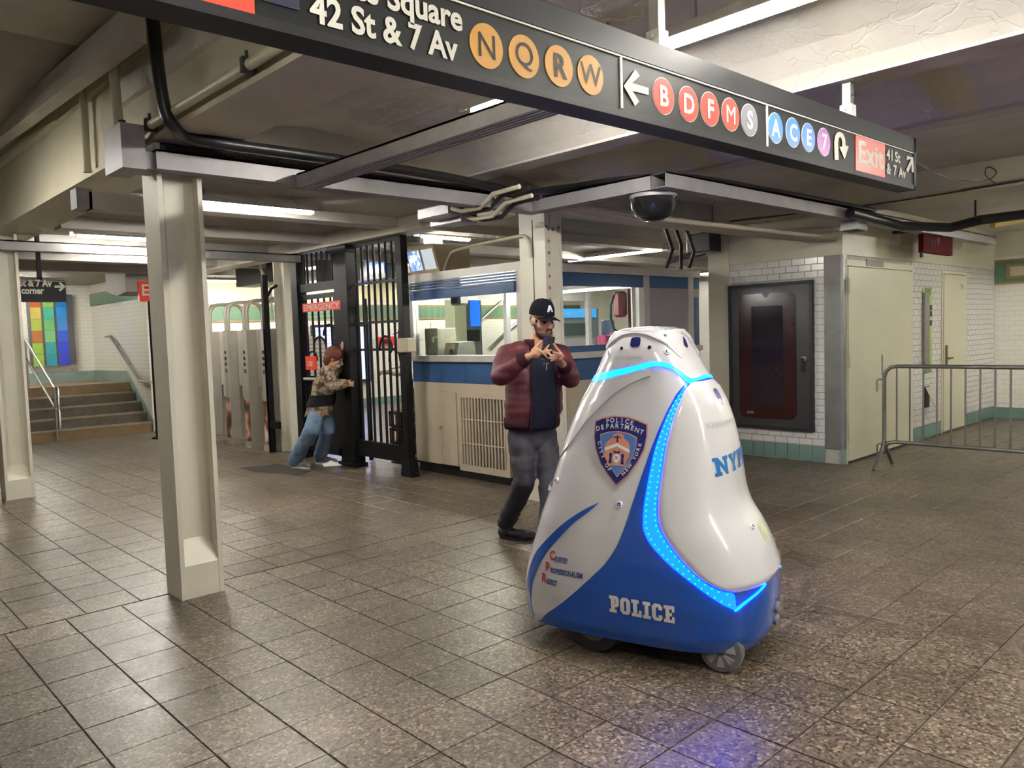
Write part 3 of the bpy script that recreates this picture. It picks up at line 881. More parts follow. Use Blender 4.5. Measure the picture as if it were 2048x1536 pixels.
bul = [('N', 974, 92, 'y'), ('Q', 1049, 113, 'y'), ('R', 1119, 132, 'y'), ('W', 1182, 150, 'y'), ('B', 1328, 192, 'o'), ('D', 1378, 208, 'o'), ('F', 1421, 218, 'o'),
       ('M', 1462, 229, 'o'), ('S', 1500, 240, 'g'), ('A', 1552, 256, 'b'), ('C', 1587, 265, 'b'), ('E', 1618, 275, 'b'), ('7', 1649, 284, 'p')]
for ch, px, py, c in bul:
    x, z = on_sign(px, py)
    r = 0.0665
    d = disc(x, z, r, BUL[c], sg)
    if ch not in 'NQRW':
        MB().lathe([(r + 0.003, 0), (r + 0.003, 0.0015)], (x, SY + 0.004, z), (0, -1, 0), 40).build('disc_rim', M_WHITE, d)
    vs, fs = text_mesh(ch, 0.105, 0.0 if ch in 'MNWQ' else 0.0030, 0, 'CENTER')
    zs = [v.y for v in vs]; mid = (min(zs) + max(zs)) / 2
    flat([(v.x, v.y - mid, 0) for v in vs], fs, (x, SY - 0.0005, z), (1, 0, 0), (0, 0, 1), 'route_letter', M_SIGN if c == 'y' else M_WHITE, d)
x, z = on_sign(622, 52)
vs, fs = text_mesh('42 St & 7 Av', 0.098, 0.0028, 0, 'LEFT', 0.98)
w = max(v.x for v in vs)
x2, _ = on_sign(916, 118)
flat([(v.x * (x2 - x) / w, v.y, 0) for v in vs], fs, (x, SY - 0.001, sign_z(x) + 0.028), (1, 0, 0), (0, 0, 1), 'lettering', M_WHITE, sg)
vs, fs = text_mesh('Times Square', 0.098, 0.0028)
x2, _ = on_sign(925, 60)
w = max(v.x for v in vs)
k = (x2 - x) / w * 0.0 + 0.98
flat([(v.x * k, v.y, 0) for v in vs], fs, (x2 - w * k, SY - 0.001, sign_z(x) + 0.118), (1, 0, 0), (0, 0, 1), 'lettering', M_WHITE, sg)
xr, _ = on_sign(510, 30)
sbox(0.45, xr, 0.006, 0.192, SY, SY + 0.006).build('red_panel', M_SIGNRED, sg)
xb, _ = on_sign(600, 30)
sbox(xr, xb, 0.045, 0.192, SY, SY + 0.006).build('blue_black_panel', mat('sign_navy', (0.014, 0.018, 0.04), 0.35), sg)


def sign_poly(pts, name, material, par=None):
    vs = []
    for px, py in pts:
        x, z = on_sign(px, py)
        vs.append((x, SY - 0.001, z))
    me = bpy.data.meshes.new(name)
    me.from_pydata(vs, [], [tuple(t) for t in tessellate_polygon([[Vector((v[0], v[2], 0)) for v in vs]])])
    me.materials.append(material)
    return link(name, me, par or sg)


# arrow pointing left, dividers, u-turn arrow, red exit panel
sign_poly([(1247, 172), (1270, 139), (1279, 152), (1264, 166), (1297, 176), (1297, 190), (1265, 182), (1278, 203), (1270, 212)], 'arrow', M_WHITE)
for px, py in ((1240, 120), (1533, 214)):
    x, z = on_sign(px, py)
    sbox(x, x + 0.012, 0.012, 0.192, SY - 0.001, SY + 0.006).build('divider', M_WHITE, sg)
sign_poly([(1669, 320), (1668, 285), (1669.5, 273), (1674, 265), (1680, 263.5), (1686, 268), (1690, 278), (1691, 291), (1697, 293), (1689, 319), (1678.5, 294), (1684, 293), (1684, 284), (1682.5, 277), (1680, 274), (1677.5, 276), (1676, 284), (1677, 320)], 'u_turn_arrow', M_WHITE)
x0, _ = on_sign(1712, 300); x1, _ = on_sign(1770, 300)
sbox(x0, x1, 0.006, 0.192, SY, SY + 0.006).build('red_panel', M_SIGNRED, sg)
vs, fs = text_mesh('Exit', 0.165, 0.0045)
w = max(v.x for v in vs)
flat([(v.x * (x1 - x0 - 0.04) / w, v.y, 0) for v in vs], fs, (x0 + 0.02, SY - 0.001, sign_z(x0) + 0.055), (1, 0, 0), (0, 0, 1), 'lettering', M_WHITE, sg)
x2, _ = on_sign(1773, 300); x3, _ = on_sign(1809, 300)
for body, dz in (('41 St', 0.115), ('& 7 Av', 0.035)):
    w = max(v.x for v in text_mesh(body, 0.082, 0.002)[0])
    sx_ = (x3 - x2) * (0.8 if body[0] == '4' else 1.0) / w
    xo = 0.0
    for wd in body.split():
        vs, fs = text_mesh(wd, 0.082, 0.002)
        flat([(v.x * sx_, v.y, 0) for v in vs], fs, (x2 + xo * sx_, SY - 0.001, sign_z(x2) + dz), (1, 0, 0), (0, 0, 1), 'lettering', M_WHITE, sg)
        xo += max(v.x for v in vs) + 0.028
sign_poly([(1812, 340), (1822, 318), (1813, 320), (1814, 312), (1826, 315), (1828, 346), (1823, 343), (1823, 328), (1816, 345)], 'arrow', M_WHITE)
for px, y0, y1 in ((1697, 230, 30), (1316, 110, -20)):
    x = at(px, y0, y=SY + 0.05).x
    mb = MB().box((x - 0.022, SY + 0.03, sign_z(x) + 0.28), (x + 0.022, SY + 0.075, ceil_at(Vector((x, SY, 0))) + 0.02)).build('hanger_post', M_CHANNEL, sg)
    MB().box((x - 0.03, SY + 0.022, sign_z(x) + 0.28), (x + 0.03, SY + 0.083, sign_z(x) + 0.36)).tube([(x - 0.05, SY + 0.05, sign_z(x) + 0.335), (x + 0.05, SY + 0.05, sign_z(x) + 0.335)], 0.008, 6).build('bracket', M_WHITEMETAL, mb)
base(sg, (2.6, SY + 0.05, 2.64))
# ================================================================== token booth
M_BEIGE = mat('booth_beige', (0.50, 0.43, 0.32), 0.42, vary=0.08, scale=2)
M_BOOTHBLUE = mat('booth_blue', (0.035, 0.095, 0.235), 0.35, vary=0.12, scale=3)
M_ALU = mat('booth_aluminium', (0.60, 0.58, 0.54), 0.42, 0.25, vary=0.12, scale=6)


def glass_mat(name, tint=(0.93, 0.96, 0.94), gloss=0.05):
    m = bpy.data.materials.new(name); m.use_nodes = True
    nt = m.node_tree
    nt.nodes.remove(nt.nodes['Principled BSDF'])
    tr = node(nt, 'ShaderNodeBsdfTransparent'); tr.inputs[0].default_value = (*tint, 1)
    gl = node(nt, 'ShaderNodeBsdfGlossy'); gl.inputs['Roughness'].default_value = 0.03
    lw = node(nt, 'ShaderNodeLayerWeight'); lw.inputs[0].default_value = 0.5
    pw = node(nt, 'ShaderNodeMath', operation='POWER'); pw.inputs[1].default_value = 4.0
    fr = node(nt, 'ShaderNodeMath', operation='MULTIPLY_ADD'); fr.inputs[1].default_value = 0.5; fr.inputs[2].default_value = 0.035
    nt.links.new(lw.outputs['Facing'], pw.inputs[0]); nt.links.new(pw.outputs[0], fr.inputs[0])
    mx = node(nt, 'ShaderNodeMixShader')
    nt.links.new(fr.outputs[0], mx.inputs[0]); nt.links.new(tr.outputs[0], mx.inputs[1]); nt.links.new(gl.outputs[0], mx.inputs[2])
    nt.links.new(mx.outputs[0], nt.nodes['Material Output'].inputs[0])
    return m


M_GLASS = glass_mat('window_glass')
BX, BY5 = 5.43, 5.60
bt = thing('token_booth', 'glazed station agent booth with blue bands and beige base', 'booth')
X1, YB = 8.54, 7.46
# left face (plane x = BX, runs along y)
MB().box((BX, 6.02, 0.12), (BX + 0.05, YB, 1.05)).box((BX, BY5 - 0.02, 0.12), (BX + 0.05, 6.02, 1.05)).build('base_panel', M_BEIGE, bt)
MB().box((BX + 0.04, BY5 + 0.04, 0), (BX + 0.08, YB, 0.12)).build('toe_kick', M_BLACK, bt)
MB().box((BX + 0.08, BY5 + 0.04, 0), (X1, BY5 + 0.08, 0.12)).build('toe_kick', M_BLACK, bt)
for ya, yb in ((BY5, 5.98), (5.985, 6.50), (6.505, YB)):
    MB().box((BX - 0.006, ya, 1.05), (BX + 0.05, yb, 1.285)).build('blue_panel', M_BOOTHBLUE, bt)
MB().box((BX - 0.05, BY5 - 0.05, 1.285), (BX + 0.12, YB + 0.02, 1.352)).build('ledge', M_ALU, bt)
MB().box((BX - 0.02, YB - 0.06, 1.352), (BX + 0.06, YB + 0.02, 2.20)).build('post', M_ALU, bt)
MB().box((BX - 0.02, BY5 - 0.02, 1.352), (BX + 0.06, BY5 + 0.06, 2.20)).build('post', M_ALU, bt)
MB().box((BX - 0.03, BY5 - 0.03, 2.195), (BX + 0.08, YB + 0.03, 2.28)).build('top_frame', M_ALU, bt)
for k in range(4):
    z = 2.165 - k * 0.030
    MB().box((BX - 0.035 - 0.004 * k, BY5 + 0.06, z), (BX + 0.03, YB - 0.06, z + 0.020)).build('shutter_slat', M_BOOTHBLUE, bt)
MB().box((BX - 0.05, BY5 + 0.06, 1.985), (BX + 0.03, YB - 0.06, 2.07)).build('shutter_rail', M_BOOTHBLUE, bt)
MB().box((BX + 0.02, BY5 + 0.06, 1.352), (BX + 0.028, YB - 0.06, 2.0)).build('window_pane', M_GLASS, bt)
# cabinet door with knob, louvre grille
dr = MB().box((BX - 0.012, 6.68, 0.13), (BX + 0.01, 7.00, 0.945)).build('cabinet_door', M_BEIGE, bt)
MB().lathe([(0.006, 0), (0.006, 0.02), (0.017, 0.024), (0.017, 0.036), (0.0, 0.04)], (BX - 0.012, 6.94, 0.545), (-1, 0, 0), 14).build('knob', mat('brass', (0.55, 0.42, 0.16), 0.3, 0.9), dr, True)
GY0, GY1, GZ0, GZ1 = 5.80, 6.60, 0.10, 0.93
gr = MB().box((BX - 0.05, GY0, GZ0), (BX + 0.0, GY1, GZ0 + 0.07)).box((BX - 0.05, GY0, GZ1 - 0.03), (BX, GY1, GZ1)).box((BX - 0.05, GY0, GZ0 + 0.07), (BX, GY0 + 0.05, GZ1 - 0.03)).box((BX - 0.05, GY1 - 0.05, GZ0 + 0.07), (BX, GY1, GZ1 - 0.03)).build('grille_frame', M_BEIGE, bt)
MB().box((BX - 0.008, GY0 + 0.05, GZ0 + 0.07), (BX - 0.004, GY1 - 0.17, GZ1 - 0.03)).build('grille_void', M_BLACK, gr)
sl = MB().box((-0.012, -0.009, 0), (0.012, 0.009, GZ1 - GZ0 - 0.10)).mesh('grille_slat'); sl.materials.append(M_BEIGE)
for k in range(14):
    o = link('grille_slat', sl, gr); o.location = (BX - 0.035, GY0 + 0.075 + k * 0.050, GZ0 + 0.07); o.rotation_euler = (0, 0, 0.25)
for z in (0.40, 0.66):
    MB().box((BX - 0.05, GY0 + 0.05, z), (BX - 0.044, GY1 - 0.05, z + 0.012)).build('grille_bar', M_BEIGE, gr)
# right face (plane y = BY5, runs along x)
MB().box((BX + 0.05, BY5, 0.12), (X1, BY5 + 0.05, 1.05)).build('base_panel', M_BEIGE, bt)
MB().box((BX + 0.05, BY5 - 0.006, 1.05), (X1, BY5 + 0.05, 1.285)).build('blue_panel', M_BOOTHBLUE, bt)
MB().box((BX + 0.12, BY5 - 0.05, 1.285), (X1, BY5 + 0.12, 1.352)).build('ledge', M_ALU, bt)
MB().box((BX, BY5 - 0.004, 1.352), (7.40, BY5 + 0.04, 1.42)).build('blue_strip', M_BOOTHBLUE, bt)
MB().box((BX + 0.08, BY5 - 0.03, 2.195), (X1, BY5 + 0.08, 2.28)).build('top_frame', M_ALU, bt)
for xa, xb in ((6.0, 7.39), (7.50, 8.29), (8.40, X1)):
    MB().box((xa, BY5 - 0.006, 2.055), (xb, BY5 + 0.03, 2.195)).build('blue_panel', M_BOOTHBLUE, bt)
MB().box((BX + 0.07, BY5 - 0.006, 2.055), (5.99, BY5 + 0.03, 2.195)).build('blue_panel', M_BOOTHBLUE, bt)
for xa, xb in ((7.39, 7.50), (8.29, 8.40), (5.495, 5.54)):
    MB().box((xa, BY5 - 0.015, 1.352), (xb, BY5 + 0.05, 2.195)).build('post', M_ALU, bt)
MB().box((7.30, BY5 - 0.01, 1.40), (7.39, BY5 + 0.03, 2.055)).build('window_jamb', M_WHITEMETAL, bt)
MB().box((5.54, BY5 + 0.01, 1.42), (7.30, BY5 + 0.018, 2.055)).build('window_pane', M_GLASS, bt)
MB().box((7.50, BY5 + 0.0, 1.352), (8.29, BY5 + 0.03, 2.055)).build('grey_panel', mat('booth_grey', (0.33, 0.31, 0.34), 0.45), bt)
MB().box((8.40, BY5 + 0.0, 1.352), (X1, BY5 + 0.03, 1.95)).build('blue_panel', M_BOOTHBLUE, bt)
MB().box((8.40, BY5 - 0.006, 1.95), (X1, BY5 + 0.03, 2.055)).build('grey_panel', MATS['booth_grey'], bt)
# far faces, floor, roof
MB().box((BX + 0.05, YB - 0.05, 0), (X1, YB, 1.20)).box((X1 - 0.05, BY5 + 0.05, 0), (X1, YB - 0.05, 1.20)).build('far_panel', M_BEIGE, bt)
for x, y in ((6.9, YB - 0.05), (X1 - 0.07, YB - 0.07), (X1 - 0.07, 6.6)):
    MB().box((x, y, 1.2), (x + 0.07, y + 0.06, 2.2)).build('post', M_CHANNEL, bt)
MB().box((BX + 0.08, BY5 + 0.08, 2.20), (X1, YB, 2.26)).build('roof', mat('booth_roof', (0.20, 0.19, 0.16), 0.6, vary=0.3, scale=4), bt)
MB().box((BX + 0.06, YB - 0.03, 2.0), (X1, YB, 2.2)).build('far_header', M_CHANNEL, bt)
MB().box((BX + 0.05, BY5 + 0.05, 1.28), (BX + 0.65, YB - 0.05, 1.32)).build('counter', mat('counter_wood', (0.30, 0.25, 0.18), 0.4), bt)
MB().box((7.36, BY5 - 0.03, 1.52), (7.98, BY5 - 0.01, 1.60)).build('notice_header', M_ALU, bt)
MB().box((7.42, BY5 - 0.03, 1.36), (7.96, BY5 - 0.012, 1.52)).build('notice_board', M_BOOTHBLUE, bt)
base(bt, (6.9, 6.5, 0))
lamp('thin lamp inside the booth near its ceiling', (6.0, 5.95, 2.10), (6.0, 7.2, 2.10), 2.2)
lamp('second lamp inside the booth towards the pier', (7.6, 5.95, 2.10), (7.6, 7.2, 2.10), 2.2)


def simple(name, label, cat, mb, material, smooth=False, group=None):
    return tag(mb.build(name, material, None, smooth), label, cat, group)


M_CARD = mat('cardboard', (0.30, 0.25, 0.15), 0.7, vary=0.15, scale=8)
M_GREYBOX = mat('grey_plastic', (0.11, 0.11, 0.10), 0.45)
b1 = thing('cardboard_box', 'tall grey carton standing in the left corner of the booth window', 'box')
MB().chamfer_box((5.52, 7.10, 1.352), (5.80, 7.34, 1.66), 0.01).build('carton', mat('grey_card', (0.20, 0.19, 0.14), 0.6, vary=0.15, scale=8), b1)
MB().box((5.514, 7.16, 1.50), (5.52, 7.19, 1.56)).box((5.514, 7.10, 1.55), (5.52, 7.17, 1.565)).build('label', M_WHITE, b1)
base(b1, (5.66, 7.22, 1.352))
b2 = thing('terminal', 'small tan terminal box on the booth counter', 'box')
MB().prism([(5.54, 1.352), (5.82, 1.352), (5.80, 1.50), (5.58, 1.49)], 'y', 6.78, 7.02).build('body', M_GREYBOX, b2)
MB().box((5.545, 6.83, 1.39), (5.56, 6.97, 1.48)).build('face', M_CARD, b2)
MB().tube([(5.54, 6.88, 1.36), (5.54, 6.88, 1.42)], 0.02, 8).build('knob', M_BLACK, b2)
base(b2, (5.68, 6.9, 1.352))
sp = thing('booth_speaker', 'dark grey speaker hanging inside the left booth window', 'speaker')
c = at(917, 593, x=5.62)
MB().chamfer_box(c + Vector((-0.06, -0.085, -0.10)), c + Vector((0.08, 0.085, 0.09)), 0.02).build('cabinet', M_GREYBOX, sp)
MB().box(c + Vector((-0.065, -0.04, -0.08)), c + Vector((-0.058, 0.04, -0.02))).build('grill', M_BLACK, sp)
MB().tube([c + Vector((0, 0, 0.09)), c + Vector((0, 0, 0.20))], 0.012, 8).build('stem', M_BLACK, sp)
base(sp, c)
h = thing('red_hose_reel', 'dark red bundle with a looping hose at the right end of the booth window', 'hose')
MB().chamfer_box((7.12, 5.72, 1.72), (7.27, 5.84, 2.02), 0.03).build('bundle', mat('dark_red', (0.16, 0.02, 0.03), 0.5), h)
MB().tube([(7.26, 5.70, 1.35), (7.26, 5.70, 2.05)], 0.018, 8).build('pole', mat('maroon', (0.12, 0.02, 0.03), 0.4), h)
MB().tube([(7.05, 5.75, 1.98), (6.98, 5.75, 1.85), (6.98, 5.75, 1.70), (7.04, 5.75, 1.58), (7.14, 5.75, 1.54), (7.25, 5.75, 1.58)], 0.014, 8).build('hose', mat('dark_green_hose', (0.02, 0.05, 0.04), 0.4), h, True)
base(h, (7.2, 5.76, 1.352))
simple('red_case', 'magenta red case on the sill at the right of the booth window', 'case', MB().chamfer_box((6.95, 5.80, 1.35), (7.22, 5.95, 1.52), 0.015).box((7.14, 5.85, 1.52), (7.18, 5.9, 1.55)), mat('magenta_red', (0.25, 0.02, 0.08), 0.4))

cb = thing('chair_back', 'dark blue curved chair back seen in the right booth window', 'chair')
qa, qb = at(1206, 640, y=6.35), at(1229, 672, y=6.35)
mb = MB()
for k in range(6):
    t0, t1 = -1 + k / 3, -1 + (k + 1) / 3
    xm_, hw = (qa.x + qb.x) / 2, (qb.x - qa.x) / 2
    y0_, y1_ = 6.35 + 0.03 * (1 - t0 * t0), 6.35 + 0.03 * (1 - t1 * t1)
    mb.add([(xm_ + t0 * hw, y0_, 1.22), (xm_ + t1 * hw, y1_, 1.22), (xm_ + t1 * hw, y1_, qa.z - 0.01 * t1 * t1), (xm_ + t0 * hw, y0_, qa.z - 0.01 * t0 * t0),
            (xm_ + t0 * hw, y0_ + 0.03, 1.22), (xm_ + t1 * hw, y1_ + 0.03, 1.22), (xm_ + t1 * hw, y1_ + 0.03, qa.z - 0.01 * t1 * t1), (xm_ + t0 * hw, y0_ + 0.03, qa.z - 0.01 * t0 * t0)],
           [(0, 1, 2, 3), (4, 5, 6, 7), (0, 1, 5, 4), (3, 2, 6, 7)] + ([(0, 3, 7, 4)] if k == 0 else []) + ([(1, 2, 6, 5)] if k == 5 else []))
mb.build('backrest', mat('chair_blue', (0.025, 0.035, 0.075), 0.6), cb)
MB().box((xm_ - 0.02, 6.41, 0.62), (xm_ + 0.02, 6.44, 1.35)).build('back_post', M_GREYBOX, cb)
MB().chamfer_box((xm_ - 0.24, 6.36, 0.60), (xm_ + 0.24, 6.84, 0.68), 0.02).build('seat', MATS['chair_blue'], cb)
MB().tube([(xm_, 6.6, 0.05), (xm_, 6.6, 0.60)], 0.03, 10).build('pedestal', M_GREYBOX, cb)
for k in range(5):
    MB().tube([(xm_, 6.6, 0.08), (xm_ + 0.28 * cos(k * 2 * pi / 5), 6.6 + 0.28 * sin(k * 2 * pi / 5), 0.03)], 0.022, 8).build('foot', M_GREYBOX, cb)
base(cb, (xm_, 6.6, 0))

# objects beyond the booth
vm = thing('vending_machine', 'grey ticket machine with a blue header behind the right booth window', 'machine')
q0, q1 = at(1110, 600, y=9.6), at(1196, 600, y=9.6)
MB().box((q0.x, 9.6, 0), (q1.x, 10.3, 1.98)).build('cabinet', mat('machine_grey', (0.22, 0.27, 0.29), 0.35, 0.4), vm)
MB().box((q0.x, 9.56, 1.82), (q1.x - 0.1, 9.6, 1.98)).build('header', mat('header_blue', (0.02, 0.28, 0.60), 0.3, emit=(0.03, 0.30, 0.8), estr=0.35), vm)
w = q1.x - q0.x
vs, fs = text_mesh('MetroCard Tickets', 0.10, 0.0)
ww = max(v.x for v in vs)
flat([(v.x * w * 0.78 / ww, v.y, 0) for v in vs], fs, (q0.x + 0.03, 9.555, 1.86), (1, 0, 0), (0, 0, 1), 'lettering', M_WHITE, vm)
MB().box((q0.x + 0.12, 9.585, 1.50), (q0.x + w * 0.72, 9.6, 1.72)).build('screen', mat('dark_screen', (0.03, 0.05, 0.06), 0.2), vm)
MB().box((q0.x + 0.02, 9.585, 1.55), (q0.x + 0.10, 9.6, 1.66)).build('card_slot', MATS['dark_red'], vm)
MB().box((q0.x, 9.58, 1.28), (q1.x - 0.1, 9.6, 1.44)).build('lower_band', MATS['booth_grey'], vm)
MB().box((q0.x, 9.50, 1.00), (q1.x - 0.05, 9.6, 1.10)).build('tray', MATS['header_blue'], vm)
base(vm, ((q0.x + q1.x) / 2, 10, 0))
bc = thing('advert_column', 'grey column with a glowing blue advert panel seen through the booth', 'column')
a0, a1 = at(932, 620, y=12.5), at(962, 620, y=12.5)
MB().box((a0.x, 12.5, 0), (a1.x, 12.9, 2.86)).build('shaft', mat('column_grey', (0.20, 0.24, 0.25), 0.5), bc)
c0, c1 = at(941, 592, y=12.47), at(961, 652, y=12.47)
MB().box((c0.x, 12.47, c1.z), (c1.x, 12.5, c0.z + 0.05)).build('blue_panel', mat('panel_blue', (0.02, 0.20, 0.75), 0.3, emit=(0.01, 0.16, 0.9), estr=0.5), bc)
c0, c1 = at(934, 660, y=12.45), at(960, 682, y=12.45)
nb = MB().box((c0.x, 12.45, c1.z), (c1.x, 12.5, c0.z)).build('notice', M_BLACK, bc)
base(bc, ((a0.x + a1.x) / 2, 12.7, 0))
tc = thing('tall_pale_column', 'pale green column beyond the left booth window', 'column')
a0, a1 = at(909, 620, y=11.8), at(932, 620, y=11.8)
MB().box((a0.x, 11.8, 0), (a1.x, 12.1, 2.86)).build('shaft', mat('pale_green_paint', (0.42, 0.46, 0.30), 0.5), tc)
MB().box((a0.x - 0.03, 11.77, 0), (a1.x + 0.03, 12.13, 0.25)).build('plinth', M_TEAL, tc)
base(tc, ((a0.x + a1.x) / 2, 12, 0))
M_RAIL = mat('stainless_rail', (0.62, 0.61, 0.58), 0.22, 0.95)


def handrail(label, pts, r=0.028, mounts=()):
    t = thing('handrail', label, 'handrail')
    MB().tube(pts, r, 10).build('rail', M_RAIL, t, True)
    for a, b in mounts:
        MB().tube([a, b], 0.014, 8).lathe([(0.035, 0), (0.035, 0.01)], b, (Vector(b) - Vector(a)).normalized(), 12).build('bracket', M_RAIL, t)
    return base(t, sum((Vector(p) for p in pts), Vector()) / len(pts))


YW = 15.52
hp = [at(962, 640, y=YW), at(1015, 592, y=YW)]
handrail('steel handrail rising across the tiled wall behind the booth', hp, 0.035, [(hp[0].lerp(hp[1], 0.3), hp[0].lerp(hp[1], 0.3) + Vector((0, 0.07, -0.05)))])
hp = [at(888, 703, y=YW), at(912, 684, y=YW)]
handrail('short stretch of handrail low behind the booth counter', hp, 0.035)
hp = [at(978, 700, y=14.9), at(1000, 678, y=14.9), at(1025, 655, y=14.9), at(1040, 645, y=14.9)]
handrail('broad steel balustrade rail behind the man in maroon', hp, 0.06)
NB = mat('paper_white', (0.72, 0.73, 0.66), 0.6)
for k, (px0, py0, px1, py1) in enumerate(((834, 643, 862, 678), (862, 646, 880, 684))):
    a, b = at(px0, py0, y=15.57), at(px1, py1, y=15.57)
    simple('wall_notice', ['pale paper notice on the back wall left of the booth columns', 'second pale notice beside the first on the back wall'][k], 'notice', MB().box((a.x, 15.575, b.z), (b.x, 15.588, a.z)), NB)
a, b = at(834, 535, y=15.56), at(845, 560, y=15.56)

# monitors on the booth roof
mt = thing('monitor_cabinet', 'cream cabinet with two small screens on the booth roof', 'monitor')
MB().prism([(5.50, 2.285), (5.95, 2.285), (5.95, 2.60), (5.40, 2.60), (5.42, 2.58)], 'y', 6.98, 7.52).build('cabinet', mat('cabinet_cream', (0.56, 0.47, 0.30), 0.5), mt)


def screen_mat(name, c1, c2, c3, scale, strength):
    m = mat(name, (0.02, 0.02, 0.02), 0.2)
    nt = m.node_tree; b = nt.nodes['Principled BSDF']
    tc = node(nt, 'ShaderNodeTexCoord'); vo = node(nt, 'ShaderNodeTexVoronoi'); vo.inputs['Scale'].default_value = scale
    vo.feature = 'F1'
    rp = node(nt, 'ShaderNodeValToRGB'); rp.color_ramp.elements[0].color = (*c1, 1); rp.color_ramp.elements[1].color = (*c2, 1)
    rp.color_ramp.elements.new(0.5).color = (*c3, 1)
    se = node(nt, 'ShaderNodeSeparateColor')
    nt.links.new(tc.outputs['Object'], vo.inputs['Vector']); nt.links.new(vo.outputs['Color'], se.inputs[0]); nt.links.new(se.outputs[0], rp.inputs[0])
    nt.links.new(rp.outputs[0], b.inputs['Emission Color']); b.inputs['Emission Strength'].default_value = strength
    return m


M_SCR1 = screen_mat('screen_cctv', (0.05, 0.09, 0.18), (0.55, 0.68, 0.95), (0.20, 0.28, 0.50), 18, 1.0)
M_SCR2 = screen_mat('screen_grey', (0.28, 0.30, 0.33), (0.36, 0.39, 0.42), (0.31, 0.33, 0.36), 4, 0.9)
M_SCR3 = screen_mat('screen_blue', (0.05, 0.10, 0.35), (0.22, 0.50, 1.0), (0.10, 0.22, 0.75), 7, 1.2)
# sloping screen fronts
for (ya, yb), mm in (((7.27, 7.49), M_SCR1), ((7.02, 7.22), M_SCR2)):
    MB().add([(5.482, yb, 2.33), (5.482, ya, 2.33), (5.420, ya, 2.55), (5.420, yb, 2.55), (5.51, yb, 2.33), (5.51, ya, 2.33), (5.45, ya, 2.55), (5.45, yb, 2.55)],
             [(0, 1, 2, 3), (4, 5, 6, 7), (0, 1, 5, 4), (1, 2, 6, 5), (2, 3, 7, 6), (3, 0, 4, 7)]).build('screen', mm, mt)
base(mt, (5.7, 7.17, 2.285))
mt2 = thing('hanging_monitors', 'black hanging monitor housing with blue screens behind the gate bars', 'monitor')
a, b = at(696, 508, x=7.2), at(775, 555, x=7.2)
MB().box((7.2, b.y, b.z), (7.6, a.y, a.z)).build('housing', M_BLACK, mt2)
for px0, px1, py0, py1, mm in ((703, 716, 515, 548, M_SCR3), (732, 768, 526, 546, M_SCR3)):
    p, q = at(px0, py0, x=7.19), at(px1, py1, x=7.19)
    MB().box((7.185, q.y, q.z), (7.2, p.y, p.z)).build('screen', mm, mt2)
MB().tube([(7.4, (a.y + b.y) / 2, a.z), (7.4, (a.y + b.y) / 2, 2.86)], 0.03, 8).build('hanger', M_BLACK, mt2)
base(mt2, (7.4, (a.y + b.y) / 2, a.z))


def hung_box(name, label, cat, px0, py0, px1, py1, xpl, depth, material, hang=True):
    a, b = at(px0, py0, x=xpl), at(px1, py1, x=xpl)
    t = thing(name, label, cat)
    MB().chamfer_box((xpl, min(a.y, b.y), b.z), (xpl + depth, max(a.y, b.y), a.z), 0.01).build('housing', material, t)
    if hang:
        ym = (a.y + b.y) / 2
        MB().box((xpl + depth / 2 - 0.02, ym - 0.02, a.z), (xpl + depth / 2 + 0.02, ym + 0.02, 2.86)).build('hanger', M_BLACK, t)
    return base(t, (xpl + depth / 2, (a.y + b.y) / 2, a.z))


hung_box('black_speaker', 'black box hanging at the top of the gate beside the booth tube', 'box', 812, 462, 848, 488, 5.9, 0.3, M_GREYBOX)
hung_box('black_cabinet', 'tall black cabinet hanging behind the emergency gate', 'box', 632, 490, 676, 560, 6.2, 0.4, M_GREYBOX)
hung_box('sign_back', 'grey back of a hanging sign right of the nearest column', 'sign', 414, 535, 448, 580, 7.0, 0.06, mat('signback_grey', (0.16, 0.18, 0.17), 0.5))
hung_box('light_box', 'long black hanging box over the turnstiles', 'box', 470, 536, 556, 562, 5.8, 0.35, mat('lightbox_dark', (0.06, 0.07, 0.06), 0.45))

# ================================================================== gate and fence (plane x = FX)
FX = 5.14
M_IRON = mat('black_iron', (0.008, 0.008, 0.009), 0.5, vary=0.3, scale=12, spec=0.2)
fn = thing('barred_fence', 'black barred fence between the gate post and the booth', 'fence')


def fbox(y0, y1, z0, z1, t=0.04, x=FX):
    return MB().box((x - t / 2, y0, z0), (x + t / 2, y1, z1))


fbox(7.15, 7.25, 0, 2.695, 0.09).build('post', M_IRON, fn)
MB().prism([(7.10, 0), (7.30, 0), (7.26, 0.2), (7.14, 0.2)], 'x', FX - 0.06, FX + 0.06).build('post_foot', M_IRON, fn)
fbox(7.25, 8.22, 0.15, 0.34, 0.06).build('bottom_rail', M_IRON, fn)
for z in (2.20, 1.74, 1.42):
    fbox(7.25, 8.22, z, z + 0.028, 0.03).build('rail', M_IRON, fn)
fbox(7.25, 8.22, 2.655, 2.695, 0.05).build('rail', M_IRON, fn)
bar = MB().tube([(0, 0, 0.3), (0, 0, 2.67)], 0.016, 8).mesh('bar', True); bar.materials.append(M_IRON)
for k in range(7):
    o = link('bar', bar, fn); o.location = (FX, 8.13 - 0.125 * k, 0)
for cy, cz, r in ((7.55, 1.42, 0.13), (7.38, 1.30, 0.11)):
    MB().tube([(FX - 0.02, cy + r * cos(t * pi / 10), cz + r * 1.3 * sin(t * pi / 10)) for t in range(11)], 0.013, 6).build('scroll', M_IRON, fn, True)
base(fn, (FX, 7.7, 0))
gp2 = thing('gate_post', 'thick black gate post between the gate and the fence', 'post')
fbox(8.24, 8.40, 0, 2.69, 0.16).build('post', M_IRON, gp2)
fbox(8.44, 8.58, 0, 2.69, 0.10).build('jamb', M_IRON, gp2)
